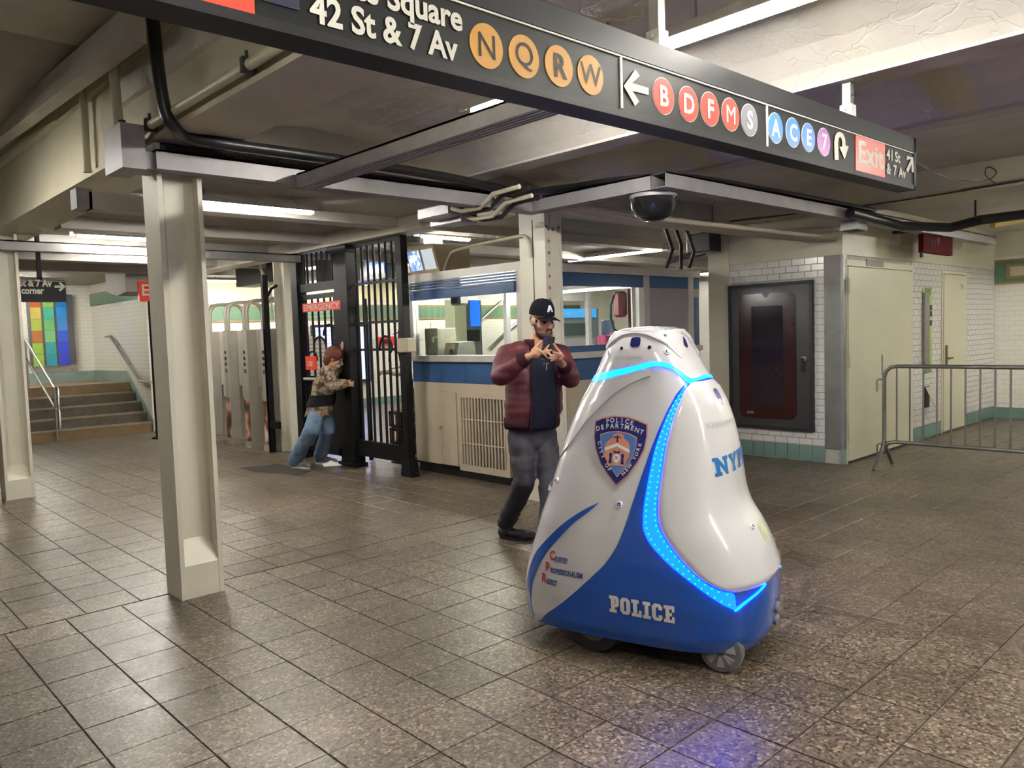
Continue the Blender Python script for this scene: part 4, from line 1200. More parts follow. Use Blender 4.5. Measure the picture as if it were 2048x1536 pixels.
MB().box((FX - 0.10, 8.20, 2.62), (FX + 0.10, 8.62, 2.695)).build('head', M_IRON, gp2)
MB().box((FX - 0.09, 8.20, 0), (FX + 0.09, 8.60, 0.05)).build('foot', M_IRON, gp2)
base(gp2, (FX, 8.4, 0))
eg = thing('emergency_gate', 'black barred emergency gate with a red lettered plate', 'gate')
fbox(9.48, 9.64, 0, 2.695, 0.14).build('frame_post', M_IRON, eg)
fbox(8.58, 9.50, 2.20, 2.30, 0.08).build('top_rail', M_IRON, eg)
fbox(8.58, 9.50, 2.10, 2.16, 0.04).build('leaf_rail', M_IRON, eg)
fbox(8.60, 9.48, 1.02, 1.10, 0.05).build('leaf_rail', M_IRON, eg)
fbox(8.60, 9.48, 0.10, 0.18, 0.05).build('leaf_rail', M_IRON, eg)
fbox(8.60, 8.66, 0.10, 2.14, 0.05).build('leaf_stile', M_IRON, eg)
fbox(9.42, 9.48, 0.10, 2.14, 0.05).build('leaf_stile', M_IRON, eg)
fbox(8.62, 9.46, 0.14, 1.06, 0.012).build('kick_panel', M_IRON, eg)
b1m = MB().tube([(0, 0, 1.1), (0, 0, 2.12)], 0.015, 8).mesh('bar', True); b1m.materials.append(M_IRON)
b2m = MB().tube([(0, 0, 2.28), (0, 0, 2.69)], 0.016, 8).mesh('bar', True); b2m.materials.append(M_IRON)
for k in range(5):
    o = link('bar', b1m, eg); o.location = (FX, 8.76 + 0.155 * k, 0)
for k in range(7):
    o = link('bar', b2m, eg); o.location = (FX, 8.68 + 0.125 * k, 0)
wire = MB().box((-0.002, 8.64, -0.002), (0.002, 9.44, 0.002)).mesh('mesh_wire'); wire.materials.append(M_IRON)
for k in range(18):
    o = link('mesh_wire', wire, eg); o.location = (FX + 0.02, 0, 1.13 + 0.055 * k)
for cy, cz, r in ((9.05, 1.45, 0.16), (8.80, 1.62, 0.14), (9.25, 1.30, 0.12)):
    MB().tube([(FX - 0.015, cy + r * cos(t * pi / 10), cz + r * sin(t * pi / 10)) for t in range(11)], 0.013, 6).build('scroll', M_IRON, eg, True)
es = MB().box((FX - 0.06, 8.43, 1.935), (FX - 0.045, 9.37, 2.045)).build('sign_plate', M_SIGNRED, eg)
vs, fs = text_mesh('EMERGENCY', 0.105, 0.0)
ww = max(v.x for v in vs)
flat([(v.x * 0.88 / ww, v.y, 0) for v in vs], fs, (FX - 0.062, 9.34, 1.953), (0, -1, 0), (0, 0, 1), 'lettering', M_WHITE, es)
rp = MB().box((FX - 0.04, 9.12, 1.18), (FX - 0.028, 9.40, 1.36)).build('red_notice', M_SIGNRED, eg)
vs, fs = text_mesh('USE', 0.09, 0.002)
flat(vs, fs, (FX - 0.042, 9.36, 1.23), (0, -1, 0), (0, 0, 1), 'lettering', M_WHITE, rp)
MB().tube([(FX - 0.05, 8.65, 1.06), (FX - 0.05, 9.43, 1.06)], 0.02, 8).build('push_bar', M_CHANNEL, eg)
base(eg, (FX, 9.2, 0))
lf = thing('open_gate_leaf', 'dark perforated gate leaf standing open behind the post', 'gate leaf')
LA, LD = Vector((FX + 0.10, 8.14, 0)), Vector((0.55, 0.835, 0))
LN = Vector((LD.y, -LD.x, 0)) * 0.018


def lbox(s0, s1, z0, z1, w=1.0):
    p, q = LA + LD * s0, LA + LD * s1
    n_ = LN * w
    return MB().add([p + n_ + Vector((0, 0, z0)), q + n_ + Vector((0, 0, z0)), q - n_ + Vector((0, 0, z0)), p - n_ + Vector((0, 0, z0)), p + n_ + Vector((0, 0, z1)), q + n_ + Vector((0, 0, z1)), q - n_ + Vector((0, 0, z1)), p - n_ + Vector((0, 0, z1))],
                    [(3, 2, 1, 0), (4, 5, 6, 7), (0, 1, 5, 4), (1, 2, 6, 5), (2, 3, 7, 6), (3, 0, 4, 7)])


lbox(0.05, 0.85, 0.12, 1.0, 0.6).build('panel', M_IRON, lf)
for s0, s1, z0, z1 in ((0, 0.9, 1.98, 2.05), (0, 0.9, 0.08, 0.13), (0, 0.06, 0.13, 1.98), (0.84, 0.9, 0.13, 1.98)):
    lbox(s0, s1, z0, z1, 1.4).build('frame_bar', M_IRON, lf)
for k in range(6):
    lbox(0.15 + k * 0.12, 0.172 + k * 0.12, 1.0, 1.98, 0.6).build('bar', M_IRON, lf)
base(lf, LA + LD * 0.45)
simple('lock_box', 'tan steel lock box on the fence post beside the booth window', 'box', MB().chamfer_box((FX - 0.10, 7.02, 1.40), (FX + 0.02, 7.22, 1.56), 0.01), mat('tan_steel', (0.36, 0.32, 0.24), 0.45))

# wall screens and notices seen through the gate
ws = thing('wall_screen', 'bright blue map screen on the back wall seen through the gate', 'screen')
a, b = at(624, 650, y=15.5), at(742, 762, y=15.5)
MB().box((a.x, 15.45, b.z), (b.x, 15.58, a.z)).build('frame', M_BLACK, ws)
for k in range(3):
    x0 = a.x + 0.05 + k * (b.x - a.x - 0.05) / 3
    MB().box((x0, 15.44, b.z + 0.06), (x0 + (b.x - a.x - 0.05) / 3 - 0.05, 15.45, a.z - 0.06)).build('pane', mat('map_glow', (0.1, 0.15, 0.3), 0.3, emit=(0.28, 0.42, 1.0), estr=1.6), ws)
base(ws, ((a.x + b.x) / 2, 15.55, b.z))
a, b = at(757, 674, y=15.5), at(792, 692, y=15.5)
rn = thing('red_notice', 'small red notice on the back wall between the fence bars', 'notice')
MB().box((a.x, 15.55, b.z), (b.x, 15.585, a.z)).build('plate', M_SIGNRED, rn)
MB().box((a.x + 0.12, 15.545, b.z + 0.06), (b.x - 0.12, 15.552, a.z - 0.06)).build('dark_field', M_BLACK, rn)
base(rn, ((a.x + b.x) / 2, 15.57, a.z))

# ================================================================== turnstiles
M_STEELT = mat('turnstile_steel', (0.50, 0.47, 0.40), 0.38, 0.3, vary=0.15, scale=4)
M_STEELD = mat('turnstile_side', (0.62, 0.59, 0.52), 0.42, 0.15, vary=0.12, scale=3)


def picture_mat():
    m = mat('turnstile_advert', (0.5, 0.3, 0.25), 0.35)
    nt = m.node_tree; b = nt.nodes['Principled BSDF']
    tc = node(nt, 'ShaderNodeTexCoord'); no = node(nt, 'ShaderNodeTexNoise'); no.inputs['Scale'].default_value = 4.5; no.inputs['Detail'].default_value = 1
    rp = node(nt, 'ShaderNodeValToRGB'); rp.color_ramp.elements[0].color = (0.05, 0.03, 0.03, 1); rp.color_ramp.elements[0].position = 0.36
    rp.color_ramp.elements[1].color = (0.62, 0.62, 0.72, 1); rp.color_ramp.elements[1].position = 0.66
    rp.color_ramp.elements.new(0.46).color = (0.34, 0.12, 0.07, 1); rp.color_ramp.elements.new(0.56).color = (0.66, 0.40, 0.28, 1)
    nt.links.new(tc.outputs['Object'], no.inputs['Vector']); nt.links.new(no.outputs['Fac'], rp.inputs[0]); nt.links.new(rp.outputs[0], b.inputs['Base Color'])
    return m


M_PIC = picture_mat()


def turnstile(y, label):
    t = thing('turnstile', label, 'turnstile', 'steel turnstiles in a row')
    x = 5.06
    MB().chamfer_box((x, y, 0.08), (x + 0.16, y + 0.17, 1.75), 0.01).build('front_post', M_STEELT, t)
    MB().box((x - 0.012, y - 0.02, 0), (x + 1.0, y + 0.20, 0.08)).build('plinth', M_STEELT, t)
    MB().prism([(x + 0.16, 0.90), (x + 0.42, 0.88), (x + 0.98, 0.96), (x + 0.98, 1.58), (x + 0.75, 1.62), (x + 0.55, 1.70), (x + 0.35, 1.745), (x + 0.16, 1.75)], 'y', y + 0.005, y + 0.165).build('upper_panel', M_STEELD, t)
    MB().prism([(x + 0.16, 0.08), (x + 0.95, 0.08), (x + 0.95, 0.93), (x + 0.16, 0.93)], 'y', y + 0.05, y + 0.15).build('lower_cabinet', M_STEELT, t)
    MB().box((x + 0.2, y + 0.012, 0.70), (x + 0.5, y + 0.06, 0.90)).build('coin_return', M_STEELD, t)
    for k in range(3):
        an = radians(100 + 120 * k)
        MB().tube([(x + 0.48, y + 0.03, 0.72), (x + 0.48 - 0.10 * abs(cos(an)) - 0.05, y - 0.16 + 0.06 * k, 0.72 + 0.26 * sin(an) * 0.8 - 0.12)], 0.018, 8).build('arm', M_RAIL, t)
    for dy in (0.035, 0.135):
        MB().tube([(x + 0.05, y + dy, 1.74), (x + 0.05, y + dy, 2.02), (x + 0.07, y + dy, 2.10), (x + 0.13, y + dy, 2.165), (x + 0.21, y + dy, 2.185), (x + 0.50, y + dy, 2.185), (x + 0.58, y + dy, 2.16), (x + 0.63, y + dy, 2.09), (x + 0.65, y + dy, 2.0), (x + 0.65, y + dy, 1.66)], 0.024, 10).build('hoop', M_STEELT, t, True)
    for k, z in enumerate((1.42, 1.33, 1.24)):
        MB().lathe([(0.028, 0), (0.028, 0.008)], (x - 0.002, y + 0.085, z), (-1, 0, 0), 14).build('indicator', M_BLACK, t)
    MB().box((x - 0.008, y + 0.05, 1.11), (x, y + 0.12, 1.17)).build('reader', M_GREYBOX, t)
    MB().box((x - 0.006, y + 0.005, 0.10), (x + 0.002, y + 0.165, 0.72)).build('advert_wrap', M_PIC, t)
    return base(t, (x + 0.5, y + 0.08, 0))


for y, lb in ((10.44, 'steel turnstile nearest the cream gate column'), (11.06, 'second steel turnstile from the cream gate column'), (11.72, 'third steel turnstile from the cream gate column'), (12.40, 'steel turnstile farthest left, half hidden by the column')):
    turnstile(y, lb)
tp = thing('turnstile_end_post', 'dark iron post at the end of the turnstile row', 'post')
MB().box((5.02, 10.36, 0), (5.10, 10.42, 2.5)).box((5.02, 10.355, 0), (5.06, 10.40, 1.75)).build('post', M_IRON, tp)
MB().tube([(5.1, 10.38, 2.2), (5.12, 10.30, 2.3), (5.2, 10.28, 2.35)], 0.02, 8).build('arm', M_IRON, tp)
MB().box((5.02, 10.10, 0.35), (5.06, 10.36, 0.45)).build('rail', M_IRON, tp)
base(tp, (5.1, 10.35, 0))
pipe('bent_pipe', 'bent grey conduit dropping over the turnstiles', 'pipe', [at(517, 505, x=5.6), at(521, 535, x=5.6), at(532, 560, x=5.6), at(541, 580, x=5.6), at(545, 640, x=5.6)], 0.022, M_COLUMN, 8, 4)

# ================================================================== left: stair rails, sign, coloured glass art
ar = thing('glass_art', 'colourful tall glass art panel on the wall above the stairs', 'art panel')
a, b = at(52, 604, y=18.15), at(138, 728, y=18.15)
MB().box((a.x, 18.05, b.z), (b.x + 0.12, 18.17, a.z + 0.15)).build('frame', mat('art_frame', (0.13, 0.13, 0.14), 0.4, 0.5), ar)
cols = [[(0.45, 0.12, 0.04), (0.50, 0.42, 0.10), (0.35, 0.42, 0.08), (0.40, 0.16, 0.06), (0.28, 0.45, 0.08), (0.30, 0.50, 0.08)],
        [(0.25, 0.45, 0.10), (0.08, 0.42, 0.30), (0.16, 0.45, 0.16), (0.20, 0.45, 0.20), (0.05, 0.35, 0.35), (0.04, 0.30, 0.38)],
        [(0.02, 0.20, 0.55), (0.03, 0.25, 0.60), (0.06, 0.25, 0.65), (0.05, 0.12, 0.62), (0.05, 0.08, 0.65), (0.05, 0.07, 0.60)]]
W = (b.x - a.x) / 3
H = (a.z + 0.15 - b.z) / 6
for i in range(3):
    for j in range(6):
        MB().box((a.x + i * W + 0.035, 18.03, a.z + 0.13 - (j + 1) * H), (a.x + (i + 1) * W - 0.01, 18.05, a.z + 0.13 - j * H - 0.006)).build('glass_pane', mat('art_%d_%d' % (i, j), cols[i][j], 0.12, vary=0.25, scale=3, emit=cols[i][j], estr=0.08), ar)
base(ar, ((a.x + b.x) / 2, 18.1, b.z))
s2 = thing('corner_sign', 'black hanging sign with an arrow at the far left', 'sign')
a, b = at(-40, 558, y=9.75), at(133, 604, y=9.75)
MB().box((a.x, 9.75, b.z), (b.x, 9.81, a.z)).build('panel', M_SIGN, s2)
MB().box((a.x, 9.744, a.z - 0.012), (b.x, 9.75, a.z - 0.006)).build('white_line', M_WHITE, s2)
q = at(38, 572, y=9.745)
vs, fs = text_mesh('St & 7 Av', 0.100, 0.004); ww = max(v.x for v in vs); q2 = at(104, 571, y=9.745)
flat([(v.x * (q2.x - q.x) / ww, v.y, 0) for v in vs], fs, (q.x, 9.744, q.z), (1, 0, 0), (0, 0, 1), 'lettering', M_WHITE, s2)
q = at(43, 587, y=9.745); q2 = at(88, 584, y=9.745)
vs, fs = text_mesh('corner', 0.100, 0.004); ww = max(v.x for v in vs)
flat([(v.x * (q2.x - q.x) / ww, v.y, 0) for v in vs], fs, (q.x, 9.744, q.z), (1, 0, 0), (0, 0, 1), 'lettering', M_WHITE, s2)
pts = [(109, 571), (122, 571), (117, 566), (121, 564), (131, 573), (121, 583), (117, 580), (122, 575.5), (109, 575.5)]
me = bpy.data.meshes.new('arrow'); me.from_pydata([at(px, py, y=9.743) for px, py in pts], [], [tuple(range(len(pts)))]); me.materials.append(M_WHITE)
link('arrow', me, s2)
xm = at(78, 540, y=9.78).x
MB().box((xm - 0.02, 9.76, a.z), (xm + 0.02, 9.80, 2.86)).build('hanger', M_IRON, s2)
base(s2, ((a.x + b.x) / 2, 9.78, a.z))
es2 = thing('exit_sign', 'red exit sign on a black pole partly hidden by the nearest column', 'sign')
a, b = at(277, 562, y=13.6), at(312, 603, y=13.6)
MB().box((a.x, 13.6, b.z), (b.x, 13.66, a.z)).build('panel', M_SIGNRED, es2)
vs, fs = text_mesh('Exit', 0.26, 0.004)
flat(vs, fs, (a.x + 0.03, 13.595, b.z + 0.10), (1, 0, 0), (0, 0, 1), 'lettering', M_WHITE, es2)
q = at(298, 865, z=0)
MB().tube([(b.x - 0.08, 13.63, 0), (b.x - 0.08, 13.63, b.z + 0.02)], 0.045, 10).lathe([(0.11, 0), (0.11, 0.02), (0.06, 0.04)], (b.x - 0.08, 13.63, 0), (0, 0, 1), 14).build('pole', M_IRON, es2)
base(es2, (b.x - 0.08, 13.63, 0))
hr = thing('stair_handrail', 'double steel handrail in the middle of the stairs', 'handrail')
yb = 14.62
f0 = at(122, 845, y=yb); 
for off, nm in ((0.0, 'upper_rail'), (-0.36, 'lower_rail')):
    pa = at(50, 678, y=15.95) + Vector((0, 0, off)); pb = at(108, 775, y=14.75) + Vector((0, 0, off))
    MB().tube([pa + Vector((0, 0.3, 0)), pa, pb, pb + Vector((0.0, -0.18, 0)), pb + Vector((0, -0.22, -0.05)), pb + Vector((0, -0.22, -0.34))], 0.022, 10).build(nm, M_RAIL, hr, True)
MB().tube([(pb.x, 14.75, 0.0), (pb.x, 14.75, pb.z + 0.36)], 0.022, 8).build('post', M_RAIL, hr)
MB().tube([(pa.x, 15.95, 0.88), (pa.x, 15.95, pa.z + 0.36)], 0.022, 8).build('post', M_RAIL, hr)
base(hr, (pb.x, 15.2, 0))
wp = [at(211, 674, x=4.87), at(222, 673, x=4.87), at(278, 762, x=4.87), at(302, 765, x=4.87)]
handrail('steel handrail fixed to the tiled wall beside the stairs', wp, 0.026, [(wp[1].lerp(wp[2], 0.12), wp[1].lerp(wp[2], 0.12) + Vector((0.07, 0, -0.06))), (wp[1].lerp(wp[2], 0.55), wp[1].lerp(wp[2], 0.55) + Vector((0.07, 0, -0.06)))])
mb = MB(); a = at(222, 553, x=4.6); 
simple('stair_soffit', 'dark sloping bulkhead above the stairs wall', 'bulkhead', MB().prism([(13.8, 2.855), (14.85, 2.855), (14.85, 2.52), (14.3, 2.42), (13.8, 2.46)], 'x', 4.3, 4.94), M_CEIL2)

# ================================================================== right: poster case, panel, barrier, red sign
pc = thing('poster_case', 'dark framed poster case with rounded window on the tiled pier', 'poster case')
PX = PX0
ya, yb, za, zb = 4.105, 5.165, 0.345, 2.065
M_CASE = mat('case_grey', (0.075, 0.072, 0.080), 0.35, 0.5, vary=0.15, scale=4)
MB().box((PX - 0.05, ya, za + 0.035), (PX + 0.01, ya + 0.035, zb - 0.035)).box((PX - 0.05, yb - 0.035, za + 0.035), (PX + 0.01, yb, zb - 0.035)).box((PX - 0.05, ya, za), (PX + 0.01, yb, za + 0.035)).box((PX - 0.05, ya, zb - 0.035), (PX + 0.01, yb, zb)).build('outer_frame', mat('case_dark', (0.035, 0.034, 0.04), 0.4, 0.4), pc)
MB().box((PX - 0.035, ya + 0.035, za + 0.035), (PX + 0.005, yb - 0.035, zb - 0.035)).build('door_leaf', M_CASE, pc)


def rrect(y0, y1, z0, z1, r, n=6):
    out = []
    for cy, cz, a0 in ((y1 - r, z1 - r, 0), (y0 + r, z1 - r, 90), (y0 + r, z0 + r, 180), (y1 - r, z0 + r, 270)):
        for k in range(n + 1):
            a = radians(a0 + 90 * k / n)
            out.append((cy + r * cos(a), cz + r * sin(a)))
    return out


MB().prism(rrect(4.30, 5.03, 0.47, 1.95, 0.09), 'x', PX - 0.040, PX - 0.034).build('red_border', mat('poster_red', (0.032, 0.005, 0.007), 0.22, vary=0.2, scale=3), pc)
MB().prism(rrect(4.46, 4.86, 0.64, 1.80, 0.02), 'x', PX - 0.0425, PX - 0.039).build('poster_field', mat('poster_dark', (0.020, 0.014, 0.022), 0.12, vary=0.3, scale=3), pc)
MB().prism([(4.62, 1.95), (4.72, 1.95), (4.69, 1.90), (4.65, 1.90)], 'x', PX - 0.044, PX - 0.040).build('notch_tab', MATS['case_grey'], pc)
MB().box((PX - 0.044, 4.84, 0.52), (PX - 0.040, 4.93, 0.55)).build('small_label', mat('label_grey', (0.16, 0.13, 0.13), 0.4), pc)
lk = MB().lathe([(0.03, 0), (0.03, 0.012), (0.018, 0.02)], (PX - 0.035, 4.21, 1.18), (-1, 0, 0), 16).build('lock', M_CHANNEL, pc, True)
MB().box((PX - 0.062, 4.20, 1.03), (PX - 0.045, 4.235, 1.19)).build('lock_handle', M_BLACK, lk)
base(pc, (PX, 4.63, 0.345))

wpn = thing('wall_panel', 'tall narrow metal panel with a green strip on the tiled wall', 'wall panel')
MB().box((10.93, WY - 0.006, 0.9), (11.27, WY + 0.01, 1.98)).build('back_plate', mat('yellow_green', (0.40, 0.52, 0.12), 0.4), wpn)
MB().box((10.91, WY - 0.035, 0.98), (11.09, WY - 0.006, 1.93)).build('metal_box', mat('aged_steel', (0.27, 0.25, 0.22), 0.4, 0.5, vary=0.3, scale=9), wpn)
MB().box((11.0, WY - 0.012, 1.90), (11.2, WY - 0.004, 1.99)).box((11.0, WY - 0.012, 0.88), (11.2, WY - 0.004, 0.96)).build('green_cap', mat('moss_green', (0.12, 0.22, 0.09), 0.5), wpn)
for z in (1.5, 1.62, 1.7):
    MB().box((11.14, WY - 0.02, z), (11.22, WY - 0.006, z + 0.07)).build('switch', M_DARK, wpn)
base(wpn, (11.1, WY, 0.9))
oc = thing('open_hatch', 'small open tan hatch low on the tiled wall', 'hatch')
MB().box((10.98, WY - 0.008, 0.42), (11.17, WY + 0.004, 0.70)).build('opening', M_DARK, oc)
MB().add([(11.0, WY - 0.01, 0.69), (11.17, WY - 0.01, 0.69), (11.17, WY - 0.14, 0.42), (11.0, WY - 0.14, 0.42), (11.0, WY - 0.018, 0.69), (11.17, WY - 0.018, 0.69), (11.17, WY - 0.148, 0.42), (11.0, WY - 0.148, 0.42)],
         [(0, 1, 2, 3), (4, 5, 6, 7), (0, 1, 5, 4), (1, 2, 6, 5), (2, 3, 7, 6), (3, 0, 4, 7)]).build('flap', MATS['tan_plate'], oc)
base(oc, (11.08, WY, 0.42))
rs = thing('red_wall_sign', 'dark red projecting sign high on the tiled wall', 'sign')
a, b = at(1842, 462, y=3.45), at(1900, 512, y=3.45)
xs = a.x
MB().box((xs, 3.42, b.z), (b.x, 3.48, a.z)).build('panel', mat('deep_red', (0.10, 0.008, 0.011), 0.8, spec=0.08), rs)
for k in range(6):
    x = xs + 0.08 + k * 0.055
    MB().box((x, 3.414, b.z + 0.07), (x + 0.018, 3.42, a.z - 0.09)).build('white_stripe', mat('faded_pink', (0.20, 0.07, 0.07), 0.7, spec=0.1), rs)
MB().box((xs + 0.42, 3.414, b.z + 0.12), (xs + 0.52, 3.42, b.z + 0.20)).build('white_mark', MATS['faded_pink'], rs)
MB().tube([(xs + 0.02, 3.45, b.z - 0.06), (xs + 0.02, 3.45, a.z), (xs + 0.02, WY, a.z + 0.02)], 0.02, 8).build('bracket', M_DARK, rs)
base(rs, (xs, 3.6, b.z))

ba = thing('crowd_barrier', 'grey steel crowd barrier with upright bars at the right', 'barrier')
M_GALV = mat('galvanised', (0.30, 0.30, 0.28), 0.35, 0.8, vary=0.2, scale=9)
bx = 8.66
yA, yE = 3.38, 1.20
MB().tube([(bx, yA, 0.28), (bx, yA, 0.98), (bx, yA - 0.02, 1.04), (bx, yA - 0.07, 1.085), (bx, yA - 0.14, 1.095), (bx, yE + 0.14, 1.095), (bx, yE + 0.07, 1.085), (bx, yE + 0.02, 1.04), (bx, yE, 0.98), (bx, yE, 0.28)], 0.021, 12).build('frame_tube', M_GALV, ba, True)
MB().tube([(bx, yA, 0.22), (bx, yA - 0.05, 0.27), (bx, yA - 0.12, 0.285), (bx, yE + 0.12, 0.285), (bx, yE, 0.24)], 0.021, 12).build('bottom_rail', M_GALV, ba, True)
br = MB().tube([(0, 0, 0.285), (0, 0, 1.09)], 0.0095, 8).mesh('bar', True); br.materials.append(M_GALV)
for k in range(16):
    o = link('bar', br, ba); o.location = (bx, yA - 0.13 - k * 0.132, 0)
for y in (yA, yE):
    for s in (-1, 1):
        MB().tube([(bx, y, 0.30), (bx + s * 0.06, y, 0.20), (bx + s * 0.24, y + 0.01, 0.02), (bx + s * 0.26, y + 0.01, 0.0)], 0.020, 10).build('leg', M_GALV, ba, True)
for z in (0.95, 0.25):
    MB().tube([(bx, yA, z), (bx, yA + 0.06, z), (bx, yA + 0.075, z - 0.015), (bx, yA + 0.075, z - 0.13)], 0.009, 8).build('hook', M_GALV, ba)
MB().tube([(bx, yA + 0.02, 1.0), (bx, yA + 0.02, 1.22)], 0.008, 6).build('pin', M_GALV, ba)
base(ba, (bx, 2.3, 0))
# lamp stub and cable tray at the upper right
lamp_box = thing('emergency_light', 'small white emergency light under the channel above the pier', 'lamp')
c = at(1705, 440, y=3.43)
MB().prism([(c.x - 0.1, 2.50), (c.x + 0.16, 2.50), (c.x + 0.12, 2.58), (c.x - 0.06, 2.585)], 'y', 3.34, 3.52).build('body', M_WHITEMETAL, lamp_box)
MB().box((c.x - 0.06, 3.36, 2.492), (c.x + 0.12, 3.50, 2.50)).build('lens', M_DARK, lamp_box)
base(lamp_box, (c.x, 3.43, 2.585))
tr = thing('cable_tray', 'black cable tray with a yellow pipe in the upper right corner', 'cable tray')
MB().tube([at(1700, 425, y=3.3), at(1800, 452, y=3.2), at(1900, 455, y=2.9), at(1960, 440, y=2.6), at(2080, 425, y=2.2), at(2080, 425, y=2.2) + Vector((0.3, -2.0, 0.02)), at(2080, 425, y=2.2) + Vector((0.4, -5.0, 0.02))], 0.05, 10).build('cable_bundle', M_BLACK, tr, True)
MB().tube([at(1985, 450, y=2.75), at(2100, 430, y=2.4), at(2100, 430, y=2.4) + Vector((0.4, -4.5, 0.03))], 0.035, 10).build('yellow_pipe', mat('yellow_paint', (0.50, 0.38, 0.06), 0.45), tr)
MB().tube([at(1951, 400, y=2.75), at(1951, 432, y=2.75)], 0.012, 6).build('hanger', M_DARK, tr)
base(tr, at(1900, 440, y=2.9))
pipe('loose_wire', 'thin loose wire dangling from the end of the big sign', 'wire', [at(1832, 325, y=SY + 0.05), at(1870, 345, y=1.95), at(1905, 358, y=2.1), at(1960, 362, y=2.2), at(1985, 355, y=2.2), at(1992, 342, y=2.2), at(1975, 334, y=2.2), at(1971, 350, y=2.2), at(1990, 366, y=2.25)], 0.005, M_DARK, 6, 5)
for k in range(2):
    pipe('thin_cable', ['thin pale cable stretched along the riveted girder', 'second thin cable below the pale one on the riveted girder'][k], 'cable', [(8.3, 5.0, 2.84 - 0.03 * k), (8.33, 3.0, 2.81 - 0.03 * k), (8.30, 0.5, 2.90 - 0.03 * k)], 0.007, M_CREAM if k == 0 else M_DARK, 6, 5)

# cables and equipment above the booth's right end
for k, (pa, pb) in enumerate((((1345, 500), (1332, 532)), ((1362, 490), (1362, 535)), ((1388, 505), (1378, 532)))):
    pipe('black_conduit', ['black conduit dropping to the booth roof, left of three', 'black conduit dropping to the booth roof, middle of three', 'black conduit dropping to the booth roof, right of three'][k], 'pipe', [at(pa[0], pa[1] - 30, x=7.4) + Vector((0, 0.1, 0.1)), at(*pa, x=7.4), at(pb[0], pb[1] + 4, x=7.4)], 0.022, M_BLACK, 8)
for k in range(3):
    pipe('wire_tangle', ['black wire over the booth corner, upper', 'black wire over the booth corner, middle', 'black wire over the booth corner, lower'][k], 'wire', [at(1335, 522 + 3 * k, x=8.3), at(1375, 505 + 5 * k, x=8.3), at(1410, 488 + 10 * k, x=8.4), at(1440, 470 + 6 * k, x=8.5)], 0.008, M_BLACK, 6, 4)
hung_box('black_equipment', 'black equipment box hung above the corner of the booth', 'box', 1372, 470, 1420, 502, 8.2, 0.25, M_BLACK)

# litter and floor patch
simple('paper_scrap', 'crumpled white paper on the floor beside the gate post', 'paper', MB().add([(4.86, 8.62, 0.002), (5.05, 8.50, 0.004), (5.02, 8.72, 0.05), (4.92, 8.78, 0.012), (5.10, 8.66, 0.01), (4.97, 8.64, 0.06)], [(0, 1, 5), (1, 2, 5), (2, 3, 5), (3, 0, 5), (1, 4, 2)]), mat('paper', (0.80, 0.80, 0.78), 0.7))
mb = MB()
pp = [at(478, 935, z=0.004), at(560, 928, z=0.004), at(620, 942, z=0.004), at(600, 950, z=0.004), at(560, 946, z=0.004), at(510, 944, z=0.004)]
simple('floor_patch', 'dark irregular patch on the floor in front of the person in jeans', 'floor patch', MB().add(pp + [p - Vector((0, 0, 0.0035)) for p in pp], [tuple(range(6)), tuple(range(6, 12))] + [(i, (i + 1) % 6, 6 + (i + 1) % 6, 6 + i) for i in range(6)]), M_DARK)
# ================================================================== security robot
RO = Vector((3.237, 2.32, 0))
_an = atan2(-.963, .27)
RF = Vector((cos(_an), sin(_an), 0))          # towards the front (lettered belly)
RS = Vector((RF.y, -RF.x, 0))                 # towards the viewer's left
RTAB = [(0.1, 0.478, 0.712, 0.38), (0.16, 0.51, 0.717, 0.405), (0.22, 0.517, 0.726, 0.409), (0.3, 0.523, 0.726, 0.415), (0.38, 0.518, 0.714, 0.41), (0.46, 0.497, 0.692, 0.405),
        (0.54, 0.469, 0.666, 0.395), (0.62, 0.428, 0.643, 0.385), (0.7, 0.379, 0.616, 0.37), (0.78, 0.352, 0.587, 0.355), (0.88, 0.338, 0.559, 0.332), (1.0, 0.323, 0.519, 0.305),
        (1.12, 0.298, 0.471, 0.281), (1.22, 0.264, 0.424, 0.261), (1.3, 0.221, 0.376, 0.246), (1.36, 0.182, 0.342, 0.235), (1.42, 0.147, 0.314, 0.225), (1.48, 0.112, 0.286, 0.21),
        (1.53, 0.090, 0.262, 0.189), (1.565, 0.059, 0.233, 0.17)]


def lerp_tab(tab, x, k=1):
    if x <= tab[0][0]:
        return tab[0][k]
    for i in range(len(tab) - 1):
        if x <= tab[i + 1][0]:
            t = (x - tab[i][0]) / (tab[i + 1][0] - tab[i][0])
            p1, p2 = tab[i][k], tab[i + 1][k]
            p0 = tab[i - 1][k] if i > 0 else p1
            p3 = tab[i + 2][k] if i + 2 < len(tab) else p2
            m1, m2 = (p2 - p0) / 2, (p3 - p1) / 2
            if (p2 - p1) * m1 < 0: m1 = 0
            if (p2 - p1) * m2 < 0: m2 = 0
            lim = abs(p2 - p1) * 2.5
            m1 = max(-lim, min(lim, m1)); m2 = max(-lim, min(lim, m2))
            t2, t3 = t * t, t * t * t
            return (2 * t3 - 3 * t2 + 1) * p1 + (t3 - 2 * t2 + t) * m1 + (-2 * t3 + 3 * t2) * p2 + (t3 - t2) * m2
    return tab[-1][k]


def lin_tab(tab, x):
    if x <= tab[0][0]: return tab[0][1]
    for (x0, y0), (x1, y1) in zip(tab, tab[1:]):
        if x <= x1:
            return y0 + (y1 - y0) * (x - x0) / (x1 - x0)
    return tab[-1][1]


NB_T = [(0.1, 4.2), (0.6, 3.6), (1.1, 3.0), (1.6, 2.8)]


def r_ext(z):
    return lerp_tab(RTAB, z, 1), lerp_tab(RTAB, z, 2), lerp_tab(RTAB, z, 3)


